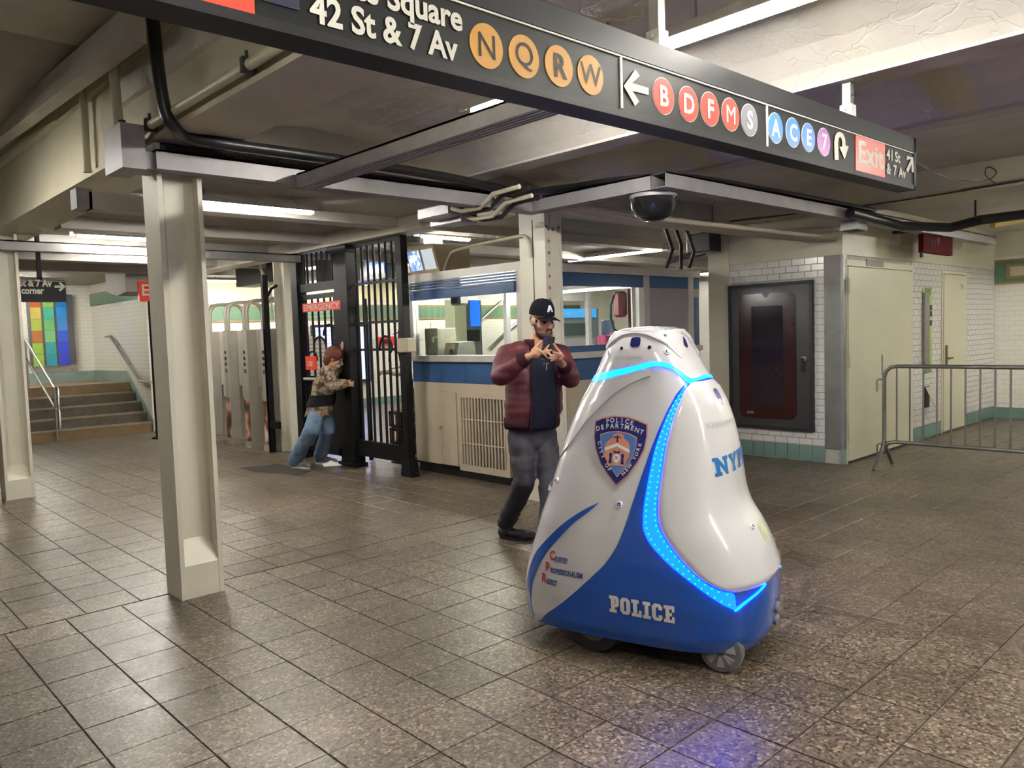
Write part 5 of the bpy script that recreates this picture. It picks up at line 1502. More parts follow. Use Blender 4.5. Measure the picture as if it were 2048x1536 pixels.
def r_local(ph, z):
    af, ab, b = r_ext(z)
    c, s = cos(ph), sin(ph)
    A, n = (af, 2.7) if c > 0 else (ab, lin_tab(NB_T, z))
    r = 1 / ((abs(c) / A) ** n + (abs(s) / b) ** n) ** (1 / n)
    return r * c, r * s


def r_world(a, b, z):
    return RO + RF * a + RS * b + Vector((0, 0, z))


def r_surf(ph, z, off=0.0):
    a, b = r_local(ph, z)
    p = r_world(a, b, z)
    if off:
        e = 0.004
        a1, b1 = r_local(ph + 0.01, z); a0, b0 = r_local(ph - 0.01, z)
        zz0, zz1 = max(z - e, 0.101), min(z + e, 1.564)
        a2, b2 = r_local(ph, zz1); a3, b3 = r_local(ph, zz0)
        n = (r_world(a1, b1, z) - r_world(a0, b0, z)).cross(r_world(a2, b2, zz1) - r_world(a3, b3, zz0))
        if n.length > 1e-12:
            p = p - n.normalized() * off
    return p


def side_pt(a, z, off=0.0, sgn=1):
    af, ab, b = r_ext(z)
    A, n = (af, 2.7) if a > 0 else (ab, lin_tab(NB_T, z))
    bb = b * max(0.0, 1 - min(0.999, abs(a) / A) ** n) ** (1 / n)
    return r_surf(atan2(bb * sgn, a), z, off)


def front_pt(bq, z, off=0.0):
    af, ab, b = r_ext(z)
    aa = af * max(0.0, 1 - min(0.999, abs(bq) / b) ** 2.7) ** (1 / 2.7)
    return r_surf(atan2(bq, aa), z, off)


robot = thing('security_robot', 'white and blue cone shaped police robot with glowing blue light strips', 'robot')
M_RWHITE = mat('robot_white', (0.60, 0.60, 0.63), 0.18, coat=0.6)
M_RBLUE = mat('robot_blue', (0.006, 0.075, 0.40), 0.24, coat=0.5)
M_LED = mat('led_strip', (0.01, 0.05, 0.4), 0.3, emit=(0.0, 0.013, 1.0), estr=13.0)
M_LEDC = mat('led_ring', (0.02, 0.2, 0.5), 0.3, emit=(0.0, 0.05, 1.0), estr=9.0)
M_BEAD = mat('led_bead', (0.02, 0.2, 0.5), 0.3, emit=(0.0, 0.08, 1.0), estr=14.0)
M_NAVY = mat('lens_navy', (0.012, 0.016, 0.09), 0.12)
M_NAVYP = mat('badge_navy', (0.012, 0.015, 0.16), 0.3)
M_LETTER = mat('robot_lettering_white', (0.72, 0.72, 0.72), 0.35)


def grid_patch(name, material, us, rows_fn, nrow, off, parent=robot, rim=0.0, close=False):
    """us: list of angles (rad); rows_fn(u) -> (z0, z1). quads between; rim folds the border inwards"""
    vs, fs = [], []
    m = nrow + 1
    for u in us:
        z0, z1 = rows_fn(u)
        for j in range(m):
            vs.append(r_surf(u, z0 + (z1 - z0) * j / nrow, off))
    n = len(us)
    for i in range(n if close else n - 1):
        i2 = (i + 1) % n
        for j in range(nrow):
            fs.append((i * m + j, i2 * m + j, i2 * m + j + 1, i * m + j + 1))
    if rim:
        for jj in (0, m - 1):
            o = len(vs)
            for u in us:
                z0, z1 = rows_fn(u)
                vs.append(r_surf(u, z0 if jj == 0 else z1, off - rim))
            for i in range(n if close else n - 1):
                i2 = (i + 1) % n
                fs.append((i * m + jj, i2 * m + jj, o + i2, o + i))
    return MB().add(vs, fs).build(name, material, parent, True)


RING_T = [(0, 1.345), (16, 1.340), (40, 1.333), (46, 1.345), (52, 1.368), (66, 1.407), (77, 1.420), (87, 1.420), (105, 1.402), (133, 1.376), (156, 1.350), (180, 1.340)]
RING_B = [(0, 1.326), (33, 1.322), (45, 1.313), (51, 1.334), (61, 1.375), (72, 1.395), (81, 1.399), (99, 1.385), (127, 1.353), (148, 1.323), (180, 1.313)]
BLUE_T = [(0, 1.327), (46, 1.327), (60.4, 1.268), (70.5, 1.184), (78.6, 1.094), (85.9, 0.992), (92.2, 0.878), (97.7, 0.753), (101.8, 0.651), (106.1, 0.563), (113.2, 0.470), (121.9, 0.389), (131.4, 0.290), (140.1, 0.201), (150.7, 0.103)]
LED_IN = [(42.3, 1.324), (52.5, 1.283), (61.1, 1.206), (67.5, 1.117), (72.0, 1.028), (74.6, 0.939), (77.1, 0.84), (78.3, 0.763), (77.6, 0.687), (73.5, 0.625), (67.4, 0.563), (60.7, 0.502), (53.2, 0.446), (44.9, 0.404), (37.6, 0.387)]
LED_OUT = [(46.5, 1.327), (55.2, 1.284), (65.7, 1.207), (74.0, 1.117), (80.7, 1.015), (84.5, 0.914), (86.7, 0.825), (88.2, 0.747), (88.3, 0.67), (84.5, 0.606), (76.8, 0.546), (69.1, 0.497), (58.4, 0.433), (48.7, 0.371), (41.8, 0.33), (36.4, 0.308)]
SW_OUT = [(121.0, 0.754), (129.1, 0.714), (137.1, 0.651), (144.2, 0.565), (150.7, 0.461), (153.6, 0.362), (154.6, 0.268), (154.8, 0.177), (154.9, 0.103)]
SW_IN = [(121.0, 0.754), (127.1, 0.699), (133.8, 0.638), (141.1, 0.536), (146.6, 0.424), (149.2, 0.328), (151.3, 0.231), (152.2, 0.15), (153.3, 0.103)]
CREASE = [(87, 1.354), (109.4, 1.319), (127.3, 1.259), (143.2, 1.135), (152.5, 0.993), (160, 0.93), (180, 0.90)]
BROW = [(0, 1.545), (20, 1.530), (38, 1.470), (47.4, 1.432), (61.9, 1.471), (79.2, 1.514), (98.4, 1.541), (118.9, 1.551), (134.5, 1.539), (144.8, 1.506), (151, 1.476), (160, 1.50), (180, 1.545)]


def sym(tab):
    ext = [(-x, y) for x, y in reversed(tab[1:3])] + list(tab)
    return lambda u: lerp_tab(ext, abs(math.degrees(u)))


f_rt, f_rb, f_blue, f_crease, f_brow = sym(RING_T), sym(RING_B), sym(BLUE_T), (lambda u: lerp_tab(CREASE, abs(math.degrees(u)))), sym(BROW)
full = [radians(-180 + 360 * i / 240) for i in range(240)]
# body with a closed bottom
vs, fs = [], []
NZ = 96
zs = [0.10 + 1.30 * j / NZ for j in range(NZ + 1)]
for u in full:
    for z in zs:
        vs.append(r_surf(u, z))
m = NZ + 1
for i in range(240):
    i2 = (i + 1) % 240
    for j in range(NZ):
        fs.append((i * m + j, i2 * m + j, i2 * m + j + 1, i * m + j + 1))
MB().add(vs, fs).build('body_shell', M_RWHITE, robot, True)
MB().add([r_surf(u, 0.102) for u in full], [tuple(range(240))]).build('underside', M_BLACK, robot)
grid_patch('head_shell', M_RWHITE, full, lambda u: (f_rt(u) - 0.004, 1.563), 26, 0.004, rim=0.006, close=True)
# brow hood closing over the top
vs, fs = [], []
rows = 10
caps = [(1.570, 0.93), (1.577, 0.80), (1.583, 0.58), (1.5875, 0.30), (1.589, 0.02)]
for u in full:
    zb = min(f_brow(u), 1.556)
    col = [r_surf(u, zb, 0.001)] + [r_surf(u, zb + (1.564 - zb) * j / rows, 0.013 * min(1, (j + 1) / 2)) for j in range(rows + 1)]
    top = col[-1]
    ctr = r_world(-0.087, 0, 0)
    for z, k in caps:
        q = ctr + (Vector((top.x, top.y, 0)) - ctr) * k
        col.append(Vector((q.x, q.y, z)))
    vs += col
m = rows + 2 + len(caps)
for i in range(240):
    i2 = (i + 1) % 240
    for j in range(m - 1):
        fs.append((i * m + j, i2 * m + j, i2 * m + j + 1, i * m + j + 1))
MB().add(vs, fs).build('brow_hood', M_RWHITE, robot, True)
us = [radians(-150.5 + 301 * i / 200) for i in range(201)]
grid_patch('blue_skirt', M_RBLUE, us, lambda u: (0.101, max(f_blue(u), 0.104)), 60, 0.0025)
grid_patch('led_ring', M_LEDC, full, lambda u: (f_rb(u), f_rt(u)), 3, 0.006, close=True)
for sgn in (1, -1):
    grid_patch('shoulder_panel', M_RWHITE, [radians(sgn * (88 + 92 * i / 60)) for i in range(61)], lambda u: (min(f_crease(u), f_rb(u) - 0.012), f_rb(u) - 0.006), 20, 0.007, rim=0.009)


def resample(pl, n):
    d = [0]
    for (x0, y0), (x1, y1) in zip(pl, pl[1:]):
        d.append(d[-1] + hypot((x1 - x0) * 0.006, y1 - y0))
    tx = list(zip(d, [p[0] for p in pl])); ty = list(zip(d, [p[1] for p in pl]))
    return [(lerp_tab(tx, d[-1] * i / (n - 1)), lerp_tab(ty, d[-1] * i / (n - 1))) for i in range(n)]


def strip(name, material, A, B, off, n=70, sgn=1, w=5):
    a, b = resample(A, n), resample(B, n)
    vs, fs = [], []
    for (u0, z0), (u1, z1) in zip(a, b):
        for k in range(w + 1):
            t = k / w
            vs.append(r_surf(radians(sgn * (u0 + (u1 - u0) * t)), max(0.102, z0 + (z1 - z0) * t), off))
    for i in range(n - 1):
        for k in range(w):
            fs.append((i * (w + 1) + k, (i + 1) * (w + 1) + k, (i + 1) * (w + 1) + k + 1, i * (w + 1) + k + 1))
    return MB().add(vs, fs).build(name, material, robot, True)


f_in = lambda z: lerp_tab([(zz, u) for u, zz in reversed(LED_IN)], z)
for sgn in (1, -1):
    st = strip('led_strip', M_LED, LED_OUT, LED_IN + [(37.0, 0.380)], 0.005, 80, sgn)
    mb = MB()
    for pl, k in ((LED_OUT, 0.22), (LED_IN, -0.16)):
        o = resample(LED_OUT, 46); i_ = resample(LED_IN, 46)
        for q in range(4, 45):
            t = 0.22 if pl is LED_OUT else 0.86
            u = o[q][0] + (i_[q][0] - o[q][0]) * t; z = o[q][1] + (i_[q][1] - o[q][1]) * t
            mb.ball(r_surf(radians(sgn * u), z, 0.006), 0.0042, 6, 4)
    tag(mb.build('led_beads', M_BEAD, st, True), kind='stuff')
    strip('swoosh', M_RBLUE, SW_OUT, SW_IN, 0.003, 50, sgn, 4)
    l2 = strip('lip_light', M_LED, [(38.5, 0.314), (31, 0.352), (17.5, 0.394)], [(36, 0.306), (28, 0.346), (15.5, 0.390)], 0.005, 24, sgn, 2)
    mb = MB()
    for q in range(22):
        u, z = resample([(37.2, 0.310), (29.6, 0.350), (16.5, 0.392)], 22)[q]
        mb.ball(r_surf(radians(sgn * u), z, 0.007), 0.0045, 6, 4)
    tag(mb.build('led_beads', M_BEAD, l2, True), kind='stuff')
# belly panel (raised)
vs, fs = [], []
rowsz = [0.402 + (1.318 - 0.402) * j / 70 for j in range(71)]
rowsz = [0.388, 0.394] + rowsz
NU = 60
for j, z in enumerate(rowsz):
    ub = f_in(z) - 0.4
    if z < 0.40:
        ub = 37.0 + (z - 0.388) * 480
    for i in range(NU + 1):
        k = i / NU * 2 - 1
        edge = 1 - abs(k)
        off = 0.004 + 0.014 * min(1.0, edge / 0.06) ** 0.5 * min(1.0, (j + 0.4) / 3) * min(1.0, (len(rowsz) - 1 - j) / 3)
        vs.append(r_surf(radians(ub * k), z + 0.010 * (1 - k * k) * (1 if z < 0.41 else 0), off))
for j in range(len(rowsz) - 1):
    for i in range(NU):
        fs.append((j * (NU + 1) + i, j * (NU + 1) + i + 1, (j + 1) * (NU + 1) + i + 1, (j + 1) * (NU + 1) + i))
MB().add(vs, fs).build('belly_panel', M_RWHITE, robot, True)


# decals ------------------------------------------------------------
def fill2d(outline, maxe=0.03):
    bm = bmesh.new()
    vv = [bm.verts.new((x, y, 0)) for x, y in outline]
    ee = [bm.edges.new((vv[i], vv[(i + 1) % len(vv)])) for i in range(len(vv))]
    bmesh.ops.triangle_fill(bm, edges=ee, use_beauty=True)
    return split_long(bm, maxe)


def split_long(bm, maxe):
    for _ in range(5):
        ed = [e for e in bm.edges if e.calc_length() > maxe]
        if not ed: break
        bmesh.ops.subdivide_edges(bm, edges=ed, cuts=1)
        bmesh.ops.triangulate(bm, faces=[f for f in bm.faces if len(f.verts) > 3])
    bm.verts.index_update()
    out = [v.co.copy() for v in bm.verts], [tuple(v.index for v in f.verts) for f in bm.faces]
    bm.free()
    return out


def fill_text(vs, fs, maxe=0.03):
    bm = bmesh.new()
    vv = [bm.verts.new(v) for v in vs]
    for f in fs:
        try: bm.faces.new([vv[i] for i in f])
        except ValueError: pass
    bmesh.ops.triangulate(bm, faces=bm.faces[:])
    return split_long(bm, maxe)


def drape(vf, fn, name, material, parent=robot):
    vs, fs = vf
    me = bpy.data.meshes.new(name)
    me.from_pydata([fn(v.x, v.y) for v in vs], [], fs)
    me.materials.append(material)
    return link(name, me, parent)


def side_decal(outline, name, material, off, parent=robot, maxe=0.03):
    return drape(fill2d(outline, maxe), lambda a, z: side_pt(a, z, off), name, material, parent)


# badge on the side
SH = [(-0.266, 1.130), (-0.228, 1.147), (-0.160, 1.159), (-0.095, 1.156), (-0.046, 1.145), (0.006, 1.126), (0.007, 1.069), (-0.004, 1.011), (-0.032, 0.953), (-0.077, 0.888), (-0.131, 0.840), (-0.179, 0.887), (-0.221, 0.936), (-0.251, 0.998), (-0.266, 1.056)]


def shrink(pl, k, cx=-0.131, cz=1.02):
    return [(cx + (x - cx) * k, cz + (z - cz) * k) for x, z in pl]


M_SALMON = mat('badge_salmon', (0.66, 0.28, 0.17), 0.35)
M_BSKY = mat('badge_blue', (0.07, 0.20, 0.55), 0.3)
badge = side_decal(shrink(SH, 1.035), 'badge', M_SALMON, 0.0075)
side_decal(shrink(SH, 0.985), 'badge_field', M_NAVYP, 0.0090, badge)
INN = [(-0.228, 1.068), (-0.185, 1.081), (-0.135, 1.086), (-0.085, 1.079), (-0.044, 1.062), (-0.046, 1.020), (-0.070, 0.955), (-0.129, 0.882), (-0.185, 0.948), (-0.220, 1.010)]
side_decal(shrink(INN, 1.06, -0.134, 1.0), 'inner_border', M_SALMON, 0.0102, badge)
side_decal(INN, 'inner_field', M_BSKY, 0.0114, badge)
BL = [(-0.185, 0.935), (-0.185, 0.955), (-0.203, 0.965), (-0.203, 0.985), (-0.197, 1.0), (-0.203, 1.02), (-0.190, 1.04), (-0.170, 1.055), (-0.160, 1.075), (-0.135, 1.082), (-0.110, 1.075), (-0.100, 1.055), (-0.080, 1.042), (-0.072, 1.02), (-0.078, 1.0), (-0.070, 0.975), (-0.085, 0.958), (-0.090, 0.935), (-0.100, 0.928), (-0.175, 0.930)]
side_decal(BL, 'emblem', M_SALMON, 0.0126, badge)
side_decal([(-0.202, 1.010), (-0.137, 1.034), (-0.072, 1.006), (-0.072, 0.990), (-0.137, 1.018), (-0.202, 0.994)], 'chevron', M_LETTER, 0.0138, badge)
for cx, w, z0, z1 in ((-0.168, 0.009, 0.938, 0.990), (-0.106, 0.009, 0.936, 0.988), (-0.137, 0.005, 1.038, 1.075)):
    side_decal([(cx - w, z0), (cx + w, z0), (cx + w * 0.6, (z0 + z1) / 2), (cx + w * 0.9, z1 - 0.01), (cx, z1), (cx - w * 0.9, z1 - 0.01), (cx - w * 0.6, (z0 + z1) / 2)], 'emblem_figure', M_NAVYP, 0.0138, badge)
side_decal([(-0.152, 0.955), (-0.137, 0.940), (-0.122, 0.955), (-0.120, 0.975), (-0.137, 0.984), (-0.154, 0.975)], 'emblem_shield', M_LETTER, 0.0138, badge)
side_decal([(-0.147, 0.957), (-0.143, 0.957), (-0.126, 0.974), (-0.130, 0.974)], 'emblem_sail', M_NAVYP, 0.0146, badge)
side_decal([(-0.126, 0.957), (-0.130, 0.957), (-0.147, 0.974), (-0.143, 0.974)], 'emblem_sail', M_NAVYP, 0.0146, badge)
side_decal([(-0.155, 0.990), (-0.137, 0.986), (-0.119, 0.990), (-0.121, 0.998), (-0.137, 0.993), (-0.153, 0.998)], 'emblem_eagle', M_NAVYP, 0.0146, badge)
side_decal([(-0.158, 1.060), (-0.116, 1.060), (-0.116, 1.064), (-0.158, 1.064)], 'emblem_scale', M_NAVYP, 0.0146, badge)


def arc_text(body, size, path, off, name, material, parent, bold=0.0008):
    """each letter on the polyline path [(a,z),...] from start to end"""
    d = [0]
    for p, q in zip(path, path[1:]):
        d.append(d[-1] + hypot(q[0] - p[0], q[1] - p[1]))
    n = len(body)
    allv, allf = [], []
    for k, ch in enumerate(body):
        if ch == ' ': continue
        s = d[-1] * (k + 0.5) / n
        i = max(j for j in range(len(d) - 1) if d[j] <= s + 1e-9)
        t = (s - d[i]) / (d[i + 1] - d[i])
        p, q = path[i], path[i + 1]
        x, z = p[0] + (q[0] - p[0]) * t, p[1] + (q[1] - p[1]) * t
        an = atan2(q[1] - p[1], q[0] - p[0])
        vs, fs = text_mesh(ch, size, bold, 0, 'CENTER')
        o = len(allv)
        allv += [Vector((x + v.x * cos(an) - v.y * sin(an), z + v.x * sin(an) + v.y * cos(an), 0)) for v in vs]
        allf += [tuple(i2 + o for i2 in f) for f in fs]
    return drape(fill_text(allv, allf, 0.03), lambda a, z: side_pt(a, z, off), name, material, parent)


arc_text('POLICE', 0.030, [(-0.207, 1.123), (-0.165, 1.131), (-0.110, 1.131), (-0.060, 1.119)], 0.0105, 'lettering', M_LETTER, badge)
arc_text('DEPARTMENT', 0.031, [(-0.256, 1.084), (-0.20, 1.100), (-0.135, 1.105), (-0.07, 1.098), (-0.008, 1.077)], 0.0125, 'lettering', M_LETTER, badge)
arc_text('CITY OF', 0.025, [(-0.244, 1.040), (-0.232, 0.985), (-0.190, 0.918), (-0.170, 0.895)], 0.0105, 'lettering', M_LETTER, badge)
arc_text('NEW YORK', 0.025, [(-0.098, 0.882), (-0.055, 0.935), (-0.030, 0.985), (-0.012, 1.040)], 0.0105, 'lettering', M_LETTER, badge)

# block letters with slab serifs, each on a 0..1 high box
SLAB = {
    'I': (0.62, [[(0, 0), (.62, 0), (.62, .2), (.46, .2), (.46, .8), (.62, .8), (.62, 1), (0, 1), (0, .8), (.16, .8), (.16, .2), (0, .2)]]),
    'L': (0.80, [[(0, 0), (.8, 0), (.8, .42), (.6, .42), (.56, .2), (.46, .2), (.46, .8), (.6, .8), (.6, 1), (0, 1), (0, .8), (.14, .8), (.14, .2), (0, .2)]]),
    'E': (0.82, [[(0, 0), (.8, 0), (.8, .38), (.62, .38), (.6, .2), (.44, .2), (.44, .4), (.62, .4), (.62, .6), (.44, .6), (.44, .8), (.6, .8), (.62, .64), (.8, .64), (.8, 1), (0, 1), (0, .8), (.14, .8), (.14, .2), (0, .2)]]),
    'C': (0.80, [[(.2, 0), (.62, 0), (.8, .16), (.8, .36), (.52, .36), (.5, .2), (.36, .2), (.32, .28), (.32, .72), (.36, .8), (.5, .8), (.52, .66), (.8, .66), (.8, .84), (.62, 1), (.2, 1), (0, .82), (0, .18)]]),
    'O': (0.82, [[(.2, 0), (.62, 0), (.82, .18), (.82, .82), (.62, 1), (.412, 1), (.412, .8), (.48, .8), (.5, .74), (.5, .26), (.48, .2), (.34, .2), (.32, .26), (.32, .74), (.34, .8), (.41, .8), (.41, 1), (.2, 1), (0, .82), (0, .18)]]),
    'P': (0.80, [[(0, 0), (.6, 0), (.6, .2), (.46, .2), (.46, .34), (.62, .34), (.8, .48), (.8, .86), (.64, 1), (.47, 1), (.47, .82), (.5, .82), (.52, .78), (.52, .56), (.5, .52), (.46, .52), (.46, 1), (0, 1), (0, .8), (.14, .8), (.14, .2), (0, .2)]]),
    'N': (1.0, [[(0, 0), (.42, 0), (.42, .2), (.34, .2), (.34, .58), (.72, 0), (.9, 0), (.9, .8), (1, .8), (1, 1), (.58, 1), (.58, .8), (.66, .8), (.66, .44), (.3, 1), (0, 1), (0, .8), (.1, .8), (.1, .2), (0, .2)]]),
    'Y': (1.0, [[(.28, 0), (.74, 0), (.74, .2), (.65, .2), (.65, .42), (.92, .8), (1, .8), (1, 1), (.6, 1), (.6, .8), (.65, .8), (.52, .62), (.4, .8), (.45, .8), (.45, 1), (0, 1), (0, .8), (.1, .8), (.36, .42), (.36, .2), (.28, .2)]]),
    'D': (0.86, [[(0, 0), (.6, 0), (.86, .2), (.86, .8), (.6, 1), (.451, 1), (.451, .8), (.5, .8), (.56, .72), (.56, .28), (.5, .2), (.45, .2), (.45, 1), (0, 1), (0, .8), (.14, .8), (.14, .2), (0, .2)]]),
}


def slab_word(word, x0, z0, height, width, fn, material, slope=0.0):
    tot = sum(SLAB[c][0] for c in word) + 0.10 * (len(word) - 1)
    k = width / tot
    x = 0
    for c in word:
        w, outs = SLAB[c]
        for ol in outs:
            vf = fill2d([(x0 + (x + px) * k, z0 + slope * (x + px) * k + pz * height) for px, pz in ol], 0.03)
            drape(vf, fn, 'letter', material)
        x += w + 0.10


slab_word('POLICE', -0.150, 0.248, 0.080, 0.318, lambda a, z: side_pt(a, z, 0.0055), M_LETTER, slope=-0.025)
slab_word('NYPD', 0.0, 0.885, 0.085, 0.37, lambda u, z: front_pt(0.215 - u, z, 0.0195), mat('nypd_blue', (0.02, 0.16, 0.45), 0.3), slope=0.05)
M_RRED = mat('cpr_red', (0.55, 0.03, 0.02), 0.35); M_RNAVY = mat('cpr_navy', (0.04, 0.07, 0.26), 0.35)
for word, a0, z0, wid in (('COURTESY', -0.487, 0.447, 0.116), ('PROFESSIONALISM', -0.511, 0.388, 0.22), ('RESPECT', -0.534, 0.329, 0.10)):
    vs, fs = text_mesh(word[0], 0.062, 0.0016, 0, 'LEFT', 0.85)
    drape(fill_text([Vector((a0 + v.x, z0 + v.y, 0)) for v in vs], fs), lambda a, z: side_pt(a, z, 0.0045), 'initial', M_RRED)
    vs, fs = text_mesh(word[1:], 0.036, 0.0014)
    w = max(v.x for v in vs)
    drape(fill_text([Vector((a0 + 0.035 + v.x * (wid - 0.036) / w, z0 - 0.004 + v.y, 0)) for v in vs], fs), lambda a, z: side_pt(a, z, 0.0045), 'lettering', M_RNAVY)
M_FAINT = mat('faint_grey', (0.40, 0.40, 0.44), 0.35)
vs, fs = text_mesh('KNIGHTSCOPE', 0.034, 0.0006, 0, 'LEFT', 1.15)
drape(fill_text(vs, fs), lambda x, y: front_pt(0.20 - x, 1.105 + y, 0.0195), 'lettering', M_FAINT)
vs, fs = text_mesh('RECORDING', 0.022, 0.0004, 0, 'LEFT', 1.2)
drape(fill_text(vs, fs), lambda x, y: side_pt(-0.185 + x, 1.432 + y, 0.0055), 'lettering', M_FAINT)
# sticker and small shield on the belly
drape(fill2d([(0.055 * cos(t * pi / 12), 0.05 * sin(t * pi / 12)) for t in range(24)]), lambda x, y: front_pt(-0.03 + x, 0.585 + y, 0.0195), 'round_sticker', mat('sticker_green', (0.55, 0.62, 0.38), 0.4, vary=0.4, scale=40))
drape(fill2d([(-0.03, 0.03), (0, 0.04), (0.03, 0.03), (0.028, -0.01), (0, -0.045), (-0.028, -0.01)]), lambda x, y: front_pt(0.03 + x, 1.235 + y, 0.0195), 'small_shield', M_NAVYP)


# sensors, cameras -------------------------------------------------
def sensor(p, q, r=0.014, name='sensor'):
    """p on the surface, q outwards"""
    n = (q - p).normalized()
    o = MB().lathe([(r, -0.01), (r, 0.006), (r * 0.9, 0.009), (r * 0.55, 0.009)], p, n, 18).build(name, M_LETTER, robot, True)
    MB().lathe([(r * 0.6, 0.0), (r * 0.6, 0.0100), (r * 0.28, 0.0102)], p, n, 16).build('lens', M_NAVY, o, True)
    MB().lathe([(r * 0.2, 0.0), (r * 0.2, 0.0108)], p, n, 10).build('lens_core', M_LETTER, o, True)


for sg_ in (1, -1):
    for a, z, r in ((-0.49, 0.823, 0.015), (-0.11, 0.754, 0.015), (-0.228, 1.463, 0.014), (0.074, 1.464, 0.016)):
        sensor(side_pt(a, z, 0.002, sg_), side_pt(a, z, 0.05, sg_), r)
    for a, z, r in ((-0.003, 1.486, 0.010), (-0.150, 1.484, 0.009)):
        p, q = side_pt(a, z, 0.0, sg_), side_pt(a, z, 0.05, sg_)
        MB().lathe([(r, -0.01), (r, 0.0065), (0.001, 0.008)], p, (q - p).normalized(), 14).build('microphone', M_NAVY, robot, True)
sensor(front_pt(0.085, 0.63, 0.018), front_pt(0.085, 0.63, 0.06), 0.014)
cw = [(-0.078 + 0.026 * (abs(cos(t)) ** 0.5) * (1 if cos(t) > 0 else -1), 1.512 + 0.023 * (abs(sin(t)) ** 0.5) * (1 if sin(t) > 0 else -1)) for t in [2 * pi * k / 28 for k in range(28)]]
drape(fill2d(cw), lambda a, z: side_pt(a, z, 0.0065), 'camera_window', M_NAVY)
drape(fill2d([(x * 0.8, y * 0.9) for x, y in [(0.03 * cos(2 * pi * k / 24), 0.03 * sin(2 * pi * k / 24)) for k in range(24)]]), lambda x, y: front_pt(0.02 + x, 1.505 + y, 0.0065), 'camera_window', M_NAVY)
p = r_surf(radians(72), 1.535, 0.014)
MB().lathe([(0.007, -0.002), (0.007, 0.002)], p, (r_surf(radians(72), 1.535, 0.05) - p).normalized(), 12).build('screw', M_GREYBOX, robot)
# front bumper lights, rear fender grip
for bq, z in ((-0.02, 0.235), (-0.02, 0.175)):
    pp_, qq = front_pt(bq, z, 0.003), front_pt(bq, z, 0.05)
    MB().lathe([(0.028, -0.01), (0.028, 0.008), (0.02, 0.014)], pp_, (qq - pp_).normalized(), 18).build('bumper_sensor', M_CHANNEL, robot, True)
drape(fill2d([(-0.565 + 0.055 * cos(t * pi / 10), 0.775 + 0.016 * sin(t * pi / 10)) for t in range(20)]), lambda a, z: side_pt(a, z, 0.012), 'grip_recess', mat('grip_grey', (0.42, 0.43, 0.46), 0.3))
# wheels
M_RUB = mat('wheel_rubber', (0.015, 0.015, 0.016), 0.55)
for sgn in (1, -1):
    c = r_world(-0.27, 0.30 * sgn, 0.155)
    w = MB().lathe([(0.10, -0.055), (0.145, -0.05), (0.155, -0.03), (0.155, 0.03), (0.145, 0.05), (0.10, 0.055)], c, RS, 36).build('drive_wheel', M_RUB, robot, True)
    MB().lathe([(0.09, 0.05 * sgn), (0.09, 0.058 * sgn), (0.03, 0.066 * sgn)], c, RS, 24).build('hub', M_GREYBOX, w, True)
    c = r_world(0.34, 0.27 * sgn, 0.10)
    w = MB().lathe([(0.075, -0.03), (0.095, -0.028), (0.10, -0.015), (0.10, 0.015), (0.095, 0.028), (0.075, 0.03)], c, RS, 32).build('caster_wheel', mat('caster_dark', (0.13, 0.13, 0.14), 0.5), robot, True)
    MB().lathe([(0.078, -0.022), (0.078, 0.022)], c, RS, 28).build('disc', mat('caster_disc', (0.05, 0.05, 0.06), 0.5), w, True)
    for k in range(7):
        t = 2 * pi * k / 7
        d1 = RF * cos(t) + Vector((0, 0, 1)) * sin(t); d2 = RF * cos(t + 0.5) + Vector((0, 0, 1)) * sin(t + 0.5)
        o = c + RS * 0.034 * sgn
        MB().add([o + d1 * 0.022, o + d2 * 0.022, o + d2 * 0.072, o + d1 * 0.072, o + d1 * 0.022 - RS * 0.006 * sgn, o + d2 * 0.022 - RS * 0.006 * sgn, o + d2 * 0.072 - RS * 0.006 * sgn, o + d1 * 0.072 - RS * 0.006 * sgn],
                 [(0, 1, 2, 3), (4, 5, 6, 7), (0, 1, 5, 4), (1, 2, 6, 5), (2, 3, 7, 6), (3, 0, 4, 7)]).build('spoke', mat('caster_grey', (0.34, 0.34, 0.37), 0.5), w)
    MB().box(c + Vector((-0.02, -0.02, 0.06)), c + Vector((0.02, 0.02, 0.12))).build('fork', M_GREYBOX, w)
base(robot, RO)
# ================================================================== people
from mathutils import noise as mnoise


def remesh_obj(name, mb, voxel, material, parent=None, smooth=6, fold=0.0, fscale=9.0):
    """joins overlapping closed pieces into one continuous skin"""
    me = bpy.data.meshes.new(name)
    me.from_pydata(mb.v, [], mb.f)
    bm = bmesh.new(); bm.from_mesh(me)
    bmesh.ops.recalc_face_normals(bm, faces=bm.faces[:])
    bm.to_mesh(me); bm.free()
    o = bpy.data.objects.new(name, me)
    COL.objects.link(o)
    md = o.modifiers.new('r', 'REMESH'); md.mode = 'VOXEL'; md.voxel_size = voxel; md.use_smooth_shade = True
    sm = o.modifiers.new('s', 'SMOOTH'); sm.iterations = smooth; sm.factor = 0.5
    bpy.context.view_layer.update()
    ev = o.evaluated_get(bpy.context.evaluated_depsgraph_get())
    m2 = bpy.data.meshes.new_from_object(ev)
    bpy.data.objects.remove(o); bpy.data.meshes.remove(me)
    m2.name = name
    if fold:
        nr = [v.normal.copy() for v in m2.vertices]
        for v, n in zip(m2.vertices, nr):
            q = v.co * fscale
            k = mnoise.noise(q) + 0.6 * mnoise.noise(Vector((q.x * 0.6, q.y * 0.6, q.z * 2.6)) + Vector((7, 3, 1)))
            v.co = v.co + n * k * fold
    for p in m2.polygons:
        p.use_smooth = True
    m2.materials.clear(); m2.materials.append(material)
    return link(name, m2, parent)


